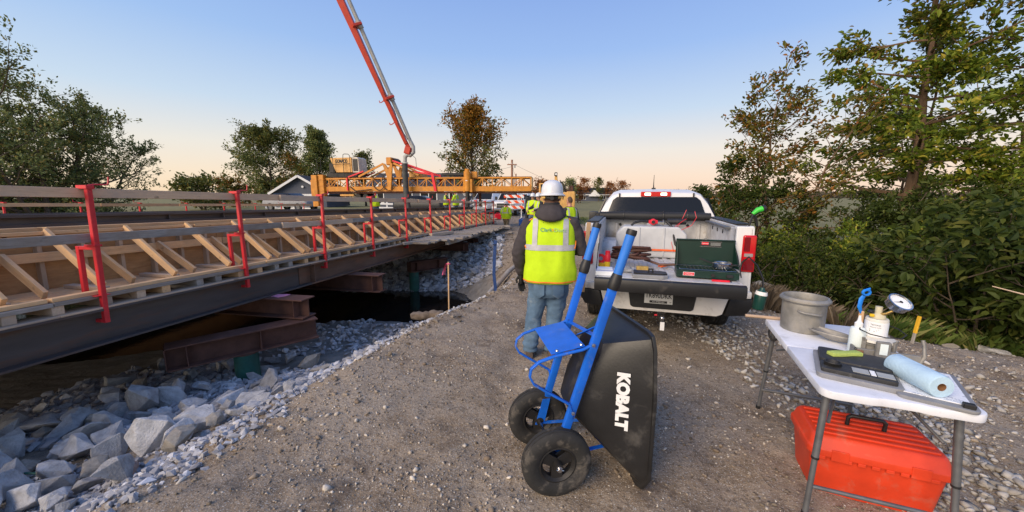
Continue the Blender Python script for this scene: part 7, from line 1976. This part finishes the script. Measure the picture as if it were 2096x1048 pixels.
# ---- concrete pump boom
pb_ = thing('concrete_pump_boom', 'red concrete pump boom with grey pipe slanting down from the sky', 'pump boom', (0, 0, 0))
J = at(836, 303, 18.6)
Tp = at(697, 0, 17.2); Dr = (Tp - J); Tp2 = J + Dr * 1.35
side = Vector((Dr.z, 0, -Dr.x)).normalized() * -1
if side.x < 0: side = -side
def bseg(a, b, w0, w1, d=.16):
    p0, p1 = J + Dr * a, J + Dr * b
    yv = Vector((0, 1, 0))
    r0 = [p0 + side * sx * w0 + yv * sy * d for sx, sy in ((-1, -1), (1, -1), (1, 1), (-1, 1))]
    r1 = [p1 + side * sx * w1 + yv * sy * d for sx, sy in ((-1, -1), (1, -1), (1, 1), (-1, 1))]
    return MB().rings([r0, r1])
bseg(.03, 1.35, .07, .16).build('boom_arm', M['boom_red'], pb_, bevel=.01)
off = lambda f: side * (.22 + .10 * f)
MB().tube([J + Dr * f + off(f) for f in np.linspace(.02, 1.35, 10)], .085, 12).build('delivery_pipe', M['pipe_grey'], pb_, smooth=50)
for f in (.36, .835):
    c_ = J + Dr * f
    MB().box(c_ + off(f) * .5, (.55, .40, .10), Dr.to_track_quat('Z', 'Y').to_matrix()).build('pipe_bracket', M['boom_red'], pb_, bevel=.01)
    MB().tube([c_ + off(f) - Dr.normalized() * .15, c_ + off(f) + Dr.normalized() * .15], .125, 12).build('pipe_coupling', M['pipe_grey'], pb_, smooth=40)
for f in (.36, .20):
    c_ = J + Dr * f - side * .08
    MB().tube([c_, c_ - side * .15 - Vector((0, 0, .05)), c_ - side * .24 - Vector((0, 0, .03)), c_ - side * .26 + Vector((0, 0, .06))], .022, 6).build('hook', M['boom_red'], pb_, smooth=60)
e0 = J + Dr * .02 + off(.02)
MB().tube([e0 + Dr.normalized() * .1, e0 - Vector((-.08, 0, .15)), e0 + Vector((.08, 0, -.40)), e0 + Vector((-.08, 0, -.55)), e0 + Vector((-.22, 0, -.50))], .095, 12).build('elbow', M['pipe_grey'], pb_, smooth=50)
MB().box(J + Vector((-.02, 0, -.12)), (.30, .35, .35), (0, .3, 0)).bar(J + Dr * .05, J + Vector((.12, 0, -.2)), .2, .18).build('end_joint', M['boom_red'], pb_, bevel=.03)
h0 = e0 + Vector((-.22, 0, -.50))
hz = [h0, h0 + Vector((-.12, 0, -.12)), h0 + Vector((-.14, 0, -.4)), Vector((px_at(829, 18.6, 2.9), 18.6, 2.75)), Vector((px_at(831, 18.6, 2.0), 18.6, 1.9)), Vector((px_at(835, 18.6, 1.3), 18.6, 1.1))]
MB().tube(hz[:3], .10, 12).build('hose_elbow', M['pipe_grey'], pb_, smooth=50)
MB().tube(hz[2:], .135, 14).build('placing_hose', M['hose'], pb_, smooth=50)
MB().lathe([(.14, -.03), (.16, -.03), (.16, .03), (.14, .03)], 14, Matrix.Translation(hz[2])).build('hose_clamp', M['chrome'], pb_)
MB().tube([e0 + Vector((-.1, -.1, -.4)), e0 + Vector((.2, -.1, -.7)), e0 + Vector((.22, -.1, -1.1)), e0 + Vector((.02, -.1, -1.35))], .012, 5).build('control_line', M['black'], pb_, smooth=60)
MB().tube([J + Dr * f + side * (.12 + .05 * math.sin(f * 30)) - Vector((0, .2, 0)) for f in np.linspace(.05, .5, 24)], .014, 5).build('cable', M['black'], pb_, smooth=60)

# ---- excavator behind the man
ex_p = Vector((px_at(1150, 25, 1.2), 25.0, 0))
ex = thing('excavator', 'yellow excavator seen from behind, right of the truss', 'excavator', (ex_p.x, ex_p.y, gz(ex_p.x, ex_p.y)), R(-4))
K = 25 * .987 / 761
cw = MB().bx((1100 - 1150) * K, (1177 - 1150) * K, 0, 1.2, .95, 2.05).build('counterweight', M['cat_yellow'], ex, bevel=.06, seg=2)
MB().bx((1160 - 1150) * K, (1176 - 1150) * K, -.02, .9, .85, 2.1).build('engine_cover', M['cat_yellow'], cw, bevel=.04)
MB().box(((1163.5 - 1150) * K, -.03, 1.35), (.10, .01, .16)).build('decal', M['bright_red'], cw)
MB().bx((1103 - 1150) * K, (1123 - 1150) * K, .3, 1.9, 2.0, 2.66).build('cab', M['cat_yellow'], ex, bevel=.04)
MB().bx((1106.5 - 1150) * K, (1121 - 1150) * K, .28, .31, 2.08, 2.58).build('cab_window', M['far_glass'], ex)
MB().cyl((-50 * K, .6, 2.3), (-50 * K, .6, 2.5), .05, n=8).build('mirror', M['black'], ex)
bm_ = MB().prism([((1131 - 1150) * K, 2.0), ((1135 - 1150) * K, 2.9), ((1135.5 - 1150) * K, 3.15), ((1140.5 - 1150) * K, 3.15), ((1141 - 1150) * K, 2.9), ((1149 - 1150) * K, 2.3), ((1149 - 1150) * K, 2.0)], .4, .75, lambda u, v, h: Vector((u, h, v))).build('boom', M['cat_yellow'], ex, bevel=.03)
MB().bx((1134.5 - 1150) * K, (1140.5 - 1150) * K, .3, .7, 3.12, 3.36).build('boom_head', M['black_metal'], bm_, bevel=.03)
MB().lathe([(.001, 0), (.07, 0), (.07, .02), (.001, .02)], 12, Matrix.Translation(((1137.5 - 1150) * K, .29, 3.24)) @ Matrix.Rotation(math.pi / 2, 4, 'X')).build('work_lamp', M['white_print'], bm_)
for a_, b_ in (((1132, 2.75), (1128, 2.2)), ((1146, 2.85), (1147, 2.2)), ((1150, 2.7), (1156, 2.1)), ((1148, 2.75), (1153, 2.2))):
    MB().tube([((a_[0] - 1150) * K, .35, a_[1]), ((a_[0] * .4 + b_[0] * .6 - 1150) * K + (.08 if a_[0] > 1140 else -.06), .3, a_[1] * .5 + b_[1] * .5), ((b_[0] - 1150) * K, .35, b_[1])], .03, 6).build('hose', M['black'], bm_, smooth=60)
MB().tube([((1158 - 1150) * K, .5, 2.1), ((1158 - 1150) * K, .5, 2.78), ((1174 - 1150) * K, .5, 2.78), ((1175 - 1150) * K, .5, 2.1)], .02, 6).cyl(((1167 - 1150) * K, .5, 2.2), ((1167 - 1150) * K, .5, 2.78), .018, n=6).build('hand_rail', M['black_metal'], ex)
MB().bx((1166 - 1150) * K, (1174 - 1150) * K, .6, .9, 2.08, 2.50).bx((1155 - 1150) * K, (1166 - 1150) * K, .6, .9, 2.08, 2.22).build('exhaust_stack', M['rust'], ex, bevel=.04)
for s_ in (-1, 1):
    tr_ = MB().prism(rrect(-1.0, 2.6, .05, .8, .3), -.3, .3, lambda u, v, h: Vector((-.45 + s_ * .95 + h, u, v))).build('track', M['black_metal'], ex, bevel=.02)
MB().bx(-1.3, .4, .1, 1.4, .7, .97).build('undercarriage', M['black_metal'], ex)

# ---- pickups parked beyond, barricade, cabinet
def far_truck(label, px, y, rz):
    x = px_at(px, y, 1.0)
    o = thing('parked_pickup', label, 'pickup', (x, y, gz(x, y)), rz)
    b = MB().rings([[Vector((sx * w, yy, z)) for sx, z in ((-1, .45), (-1.0, .95), (-.92, zt), (.92, zt), (1.0, .95), (1, .45))] for yy, w, zt in ((-2.8, .92, .98), (-2.7, .98, 1.12), (-1.5, 1.0, 1.22), (2.7, 1.0, 1.25), (2.8, .98, 1.2))]).build('body', M['truck_white'], o, bevel=.04, seg=2, smooth=40)
    MB().rings([[Vector((sx * w, yy, z)) for sx, z in ((-1, 1.15), (-.82, zt), (.82, zt), (1, 1.15))] for yy, w, zt in ((-1.45, .95, 1.2), (-.75, .92, 1.86), (.9, .92, 1.9), (1.1, .95, 1.3))]).build('cab', M['truck_white'], o, bevel=.03, seg=2, smooth=40)
    MB().add([Vector(v) for v in ((-.82, -1.42, 1.26), (.82, -1.42, 1.26), (.70, -.84, 1.80), (-.70, -.84, 1.80))], [(0, 1, 2, 3)]).build('windscreen', M['far_glass'], o)
    g_ = MB().bx(-.55, .55, -2.83, -2.79, .62, 1.0).build('grille', M['black'], o, bevel=.02)
    MB().bx(-.9, .9, -2.9, -2.78, .42, .6).build('bumper', M['chrome'], o, bevel=.03)
    MB().bx(-.52, .52, -2.84, -2.82, .78, .84).build('grille_bar', M['chrome'], g_)
    for s_ in (-1, 1):
        MB().bx(s_ * .60, s_ * .93, -2.82, -2.70, .74, .98).build('headlight', M['lamp_clear'], o, bevel=.03)
        MB().bx(s_ * 1.0, s_ * 1.22, -1.0, -.9, 1.25, 1.5).build('wing_mirror', M['black'], o, bevel=.03)
        for yy in (-1.8, 1.7): make_wheel(o, s_ * .86, yy, .40, .40, .27)
    MB().bx(-.4, .4, 0, .3, 1.90, 1.95).build('light_bar', M['stake_yellow'], o, bevel=.02)
    return o
far_truck('white pickup facing us behind the last guard posts', 1000, 35, R(-18))
far_truck('white pickup facing us directly behind the striped barricade', 1047, 33, R(-14))
far_truck('white pickup half hidden at the right end of the barricade', 1070, 42, R(-16))
def stripe_mat():
    t = NT('orange_white_stripes')
    w = t.co((1, 1, 1))
    wv = t.new('ShaderNodeTexWave'); wv.wave_type = 'BANDS'; wv.bands_direction = 'DIAGONAL'; wv.inputs['Scale'].default_value = 1.15
    t.l.new(w, wv.inputs['Vector'])
    return t.out(t.ramp(wv.outputs[1], [(0, (.78, .78, .78)), (.5, (.80, .09, .015))], 'CONSTANT'), .5)
M['stripes'] = stripe_mat()
bx0 = px_at(1052, 28, 1); bz_ = gz(bx0, 28)
bc = thing('barricade', 'road barricade with three orange and white striped boards', 'barricade', (bx0, 28, bz_), R(-4))
for z in (1.60, 1.20, .80): MB().bx(-.75, .75, -.02, .02, z - .11, z + .11).build('striped_board', M['stripes'], bc, bevel=.004)
for s_ in (-1, 1):
    MB().bx(s_ * .55 - .03, s_ * .55 + .03, .022, .07, 0, 1.74).build('upright', M['trim_white'], bc)
    MB().bx(s_ * .55 - .04, s_ * .55 + .04, -.6, .6, .0, .06).build('foot', M['trim_white'], bc)
cx = px_at(1089, 23, 1)
cbt = thing('dark_box', 'dark upright box behind the two workers left of the excavator', 'cabin', (cx, 23.2, gz(cx, 23.2)), R(5))  # dark upright box of unknown kind
MB().bx(-.38, .38, -.38, .38, 0, 1.62).build('shell', surf('dark_green_plastic', (.014, .018, .02), .5), cbt, bevel=.06, seg=2)
MB().bx(-.28, .28, -.40, -.38, .1, 1.5).build('door', surf('dark_door', (.03, .034, .036), .5), cbt, bevel=.02)
MB().bx(-.36, .36, -.36, .36, 1.622, 1.70).build('roof', M['black'], cbt, bevel=.03)
# ---- stone pile
for k in range(34):
    a = rng.random(); h = rng.uniform(0, 1) * (1 - abs(a - .55) * 1.2)
    x = px_at(925 + 62 * a, 27, 1) + rv(.1); y = 27 + rv(.5)
    s_ = rng.uniform(.20, .36)
    rock('boulder', rng.choice(ROCKS_HI), (x, y, gz(x, y) + .35 + 1.6 * max(0, h)), s_, (rv(1), rv(1), rv(3)), 'pale grey boulder in the rock pile behind the bridge', 'boulders of the rock pile', (1, .9, .8))
# ---- debris by the abutment
dz_ = [(1010, 452, .5), (1052, 470, .35), (1043, 478, .3), (1060, 459, .4), (1030, 488, .35), (1072, 463, .3), (1085, 470, .3), (1022, 470, .3)]
for k, (px, py, L) in enumerate(dz_):
    p = spot(px, py, .02)
    o = lumber('scrap_board', (p[0] - L / 2, p[1], gz(p[0], p[1]) + .06), (p[0] + L / 2, p[1] + rv(.3), gz(p[0], p[1]) + .09), .14, .05, M['lumber_grey'] if k % 3 else M['lumber_mid'])
    tag(o, 'scrap board lying in the dirt beyond the plank walkway', 'board', 'scrap boards beyond the walkway')
for k, (px, py, mt, lab) in enumerate(((1070, 463, 'blue_plastic', 'small blue crate on the dirt left of the man'), (1019, 452, 'bright_red', 'red fuel can at the end of the bridge'))):
    p = spot(px, py, .0)
    o = thing('crate', lab, 'crate' if k == 0 else 'fuel can', (p[0], p[1], gz(*p)), .3)
    MB().bx(-.2, .2, -.14, .14, 0, .36).build('body', M[mt], o, bevel=.02)
    MB().tube([(-.12, 0, .36), (-.1, 0, .42), (.1, 0, .42), (.12, 0, .36)], .02, 6).build('handle', M[mt], o)
# heap of hoses and dark material right of the man
for k in range(9):
    x = 1.9 + .28 * k + rv(.1); y = 13.5 + rv(.8)
    o = lumber('steel_form', (x - .7, y, gz(x, y) + .1 + .05 * (k % 3)), (x + .8, y + rv(.5), gz(x, y) + .16 + .05 * (k % 3)), .16, .07, M['rail_steel'] if k % 3 else M['bright_red'])
    tag(o, 'dark steel piece in the heap beside the truck mirror' if k % 3 else 'red steel piece in the heap beside the truck mirror', 'steel piece', 'heap of steel beside the truck')
# ---- house and garage
def house(name, label, cx, cy, w, d, hw, hr, rz, wins, gable_front=False, base=0.0):
    o = thing(name, label, 'house', (cx, cy, base), rz)
    wl_ = MB().bx(-w / 2, w / 2, 0, d, 0, hw).build('wall', M['siding'], o)
    if gable_front:
        MB().prism([(-w / 2, hw), (w / 2, hw), (0, hw + hr)], .002, d - .002, lambda u, v, h: Vector((u, h, v))).build('gable', M['siding'], o)
        for s_ in (-1, 1):
            MB().prism([(s_ * (w / 2 + .5), hw - .35), (0, hw + hr + .06), (0, hw + hr + .28), (s_ * (w / 2 + .5), hw - .13)], -.45, d + .4, lambda u, v, h: Vector((u, h, v))).build('roof', M['roof_dark'], o)
            MB().bar((s_ * (w / 2 + .5), -.48, hw - .26), (0, -.48, hw + hr + .15), .05, .24).build('fascia', M['trim_white'], o)
    else:
        MB().prism([(-.5, hw - .1), (d / 2, hw + hr), (d + .5, hw - .1), (d + .5, hw + .12), (d / 2, hw + hr + .22), (-.5, hw + .12)], -w / 2 - .4, w / 2 + .4, lambda u, v, h: Vector((h, u, v))).build('roof', M['roof_dark'], o)
        MB().bx(-w / 2 - .4, w / 2 + .4, -.56, -.5, hw - .16, hw + .12).build('fascia', M['trim_white'], o)
    for (x, z, ww, hh) in wins:
        f = MB().bx(x - ww / 2 - .12, x + ww / 2 + .12, -.05, -.01, z - .12, z + hh + .12).build('window', M['trim_white'], o)
        for s_ in (-1, 1): MB().bx(x + s_ * ww * .03, x + s_ * ww / 2, -.07, -.045, z, z + hh).build('pane', M['far_glass'], f)
    return o
hx = px_at(858, 46, 1)
hs_ = house('house', 'dark blue house with white windows behind the yellow truss', hx, 46, 12.4, 9, 2.45, 1.75, R(-3), [(-5.2, .7, 1.5, 1.1), (-1.2, .8, .6, 1.1), (1.2, .8, 1.9, 1.1), (4.2, .8, .8, 1.1)], base=gz(hx, 46))
MB().prism([(-1.5, 0), (1.5, 0), (0, 1.3)], -.9, 4, lambda u, v, h: Vector((-3.2 + u, h, 2.58 + v))).build('porch_gable', M['siding'], hs_)
for s_ in (-1, 1): MB().bar((-3.2 + s_ * 1.75, -.93, 2.5), (-3.2, -.93, 4.0), .05, .2).build('gable_trim', M['trim_white'], hs_)
gx_ = px_at(617, 42, 1)
garage = house('garage', 'blue gable of the garage left of the yellow truss', gx_, 42, 5.4, 8, 1.75, 1.55, R(6), [], True, gz(gx_, 42))
MB().lathe([(.001, 0), (.12, 0), (.12, .1), (.001, .1)], 10, Matrix.Translation((.3, -.06, 2.3)) @ Matrix.Rotation(math.pi / 2, 4, 'X')).build('gable_lamp', M['trim_white'], garage)
MB().bx(-2.2, 2.2, -.06, -.01, .05, 1.5).build('garage_door', M['trim_white'], garage)
d_h = house('distant_house', 'grey house with white gable far across the field', 32.5, 150, 15, 9, 2.6, 2.6, 0, [(-4, .8, 1.6, 1.3), (4, .8, 1.6, 1.3)], base=-.5)
MB().prism([(-2.4, 0), (2.4, 0), (0, 2.4)], -1.2, 3, lambda u, v, h: Vector((.3 + u, h, 2.0 + v))).build('front_gable', M['trim_white'], d_h)
def fence(label, p0, p1, n, z0=0.0):
    o = thing('board_fence', label, 'fence', p0)
    v = Vector(p1) - Vector(p0)
    for i in range(n + 1):
        q = v * (i / n); MB().bx(q.x - .06, q.x + .06, q.y - .06, q.y + .06, q.z - .2, q.z + 1.25).build('post', M['trim_white'], o)
    for h in (.35, .75, 1.15): MB().bar(Vector((0, -.09, h)), v + Vector((0, -.09, h)), .03, .16).build('rail', M['trim_white'], o)
fa = px_at(545, 36, .6); fb_ = px_at(640, 36, .6)
fence('white board fence below the blue garage', (fa, 36, gz(fa, 36) - .3), (fb_, 36, gz(fb_, 36) - .3), 5)
fa = px_at(775, 38, .6); fb_ = px_at(845, 38, .6)
fence('white board fence right of the worker behind the guard rail', (fa, 38, gz(fa, 38) - .2), (fb_, 38, gz(fb_, 38) - .2), 4)
# ---- utility poles and wires
wr_ends = []
for k, (px, y, h, lab) in enumerate(((1048, 72, 8.4, 'tall utility pole with crossarm right of the lone tree'), (1056, 110, 8.0, 'short utility pole just right of the tall one'), (1062.5, 150, 7.8, 'most distant utility pole right of the tall one'))):
    x = px_at(px, y, 3)
    o = thing('utility_pole', lab, 'utility pole', (x, y, 0))
    MB().cyl((0, 0, 0), (0, 0, h), .26 if k == 0 else .3, .18, n=10).build('pole', M['pole'], o, smooth=40)
    MB().bx(-.9, .9, -.3, -.18, h - 1.0, h - .8).build('crossarm', M['pole'], o)
    for xx in (-.75, 0, .75): MB().cyl((xx, -.24, h - .8), (xx, -.24, h - .6), .05, n=6).build('insulator', M['trim_white'], o)
    if k == 0: MB().cyl((.5, -.2, h - 1.5), (.5, -.2, h - .95), .16, n=10).build('transformer', M['pipe_grey'], o, smooth=40)
    wr_ends.append(Vector((x, y, h - .65)))
def wire(a, b, sag, label):
    pts = [a.lerp(b, f) - Vector((0, 0, sag * 4 * f * (1 - f))) for f in np.linspace(0, 1, 14)]
    tag(MB().tube(pts, .02, 4).build('overhead_wire', M['black'], None), label, 'wire')
wire(wr_ends[0], Vector((14, 72, 1.9)), .3, 'thin wire falling to the right from the utility pole')
wire(wr_ends[0] - Vector((0, 0, .6)), Vector((-7, 60, 5.4)), .3, 'thin wire leading left from the utility pole to the tree')
wire(wr_ends[0], wr_ends[1], .5, 'wire between the tall and the short utility pole')
# ---- parked car behind the rails
def far_car(label, px, y, rz, mt):
    x = px_at(px, y, .5)
    o = thing('parked_car', label, 'car', (x, y, gz(x, y)), rz)
    MB().rings([[Vector((sx * w, yy, z)) for sx, z in ((-1, .35), (-1.0, .7), (-.9, zt), (.9, zt), (1, .7), (1, .35))] for yy, w, zt in ((-2.2, .8, .75), (-2.0, .88, .9), (2.1, .88, .95), (2.25, .8, .85))]).build('body', M[mt], o, bevel=.05, seg=2, smooth=45)
    MB().rings([[Vector((sx * w, yy, z)) for sx, z in ((-1, .9), (-.78, zt), (.78, zt), (1, .9))] for yy, w, zt in ((-1.1, .85, .95), (-.3, .82, 1.42), (1.1, .82, 1.42), (1.9, .85, .98))]).build('cabin', M['dark_glass'], o, bevel=.04, seg=2, smooth=45)
    for s_ in (-1, 1):
        for yy in (-1.35, 1.4): make_wheel(o, s_ * .8, yy, .32, .32, .2)
    return o
far_car('dark parked car seen between the fourth and fifth guard posts', 862, 33, R(80), 'black')
far_car('pale blue parked car behind the third guard post', 600, 31, R(75), 'tray_grey')
bpy.data.scenes.remove(TMP)
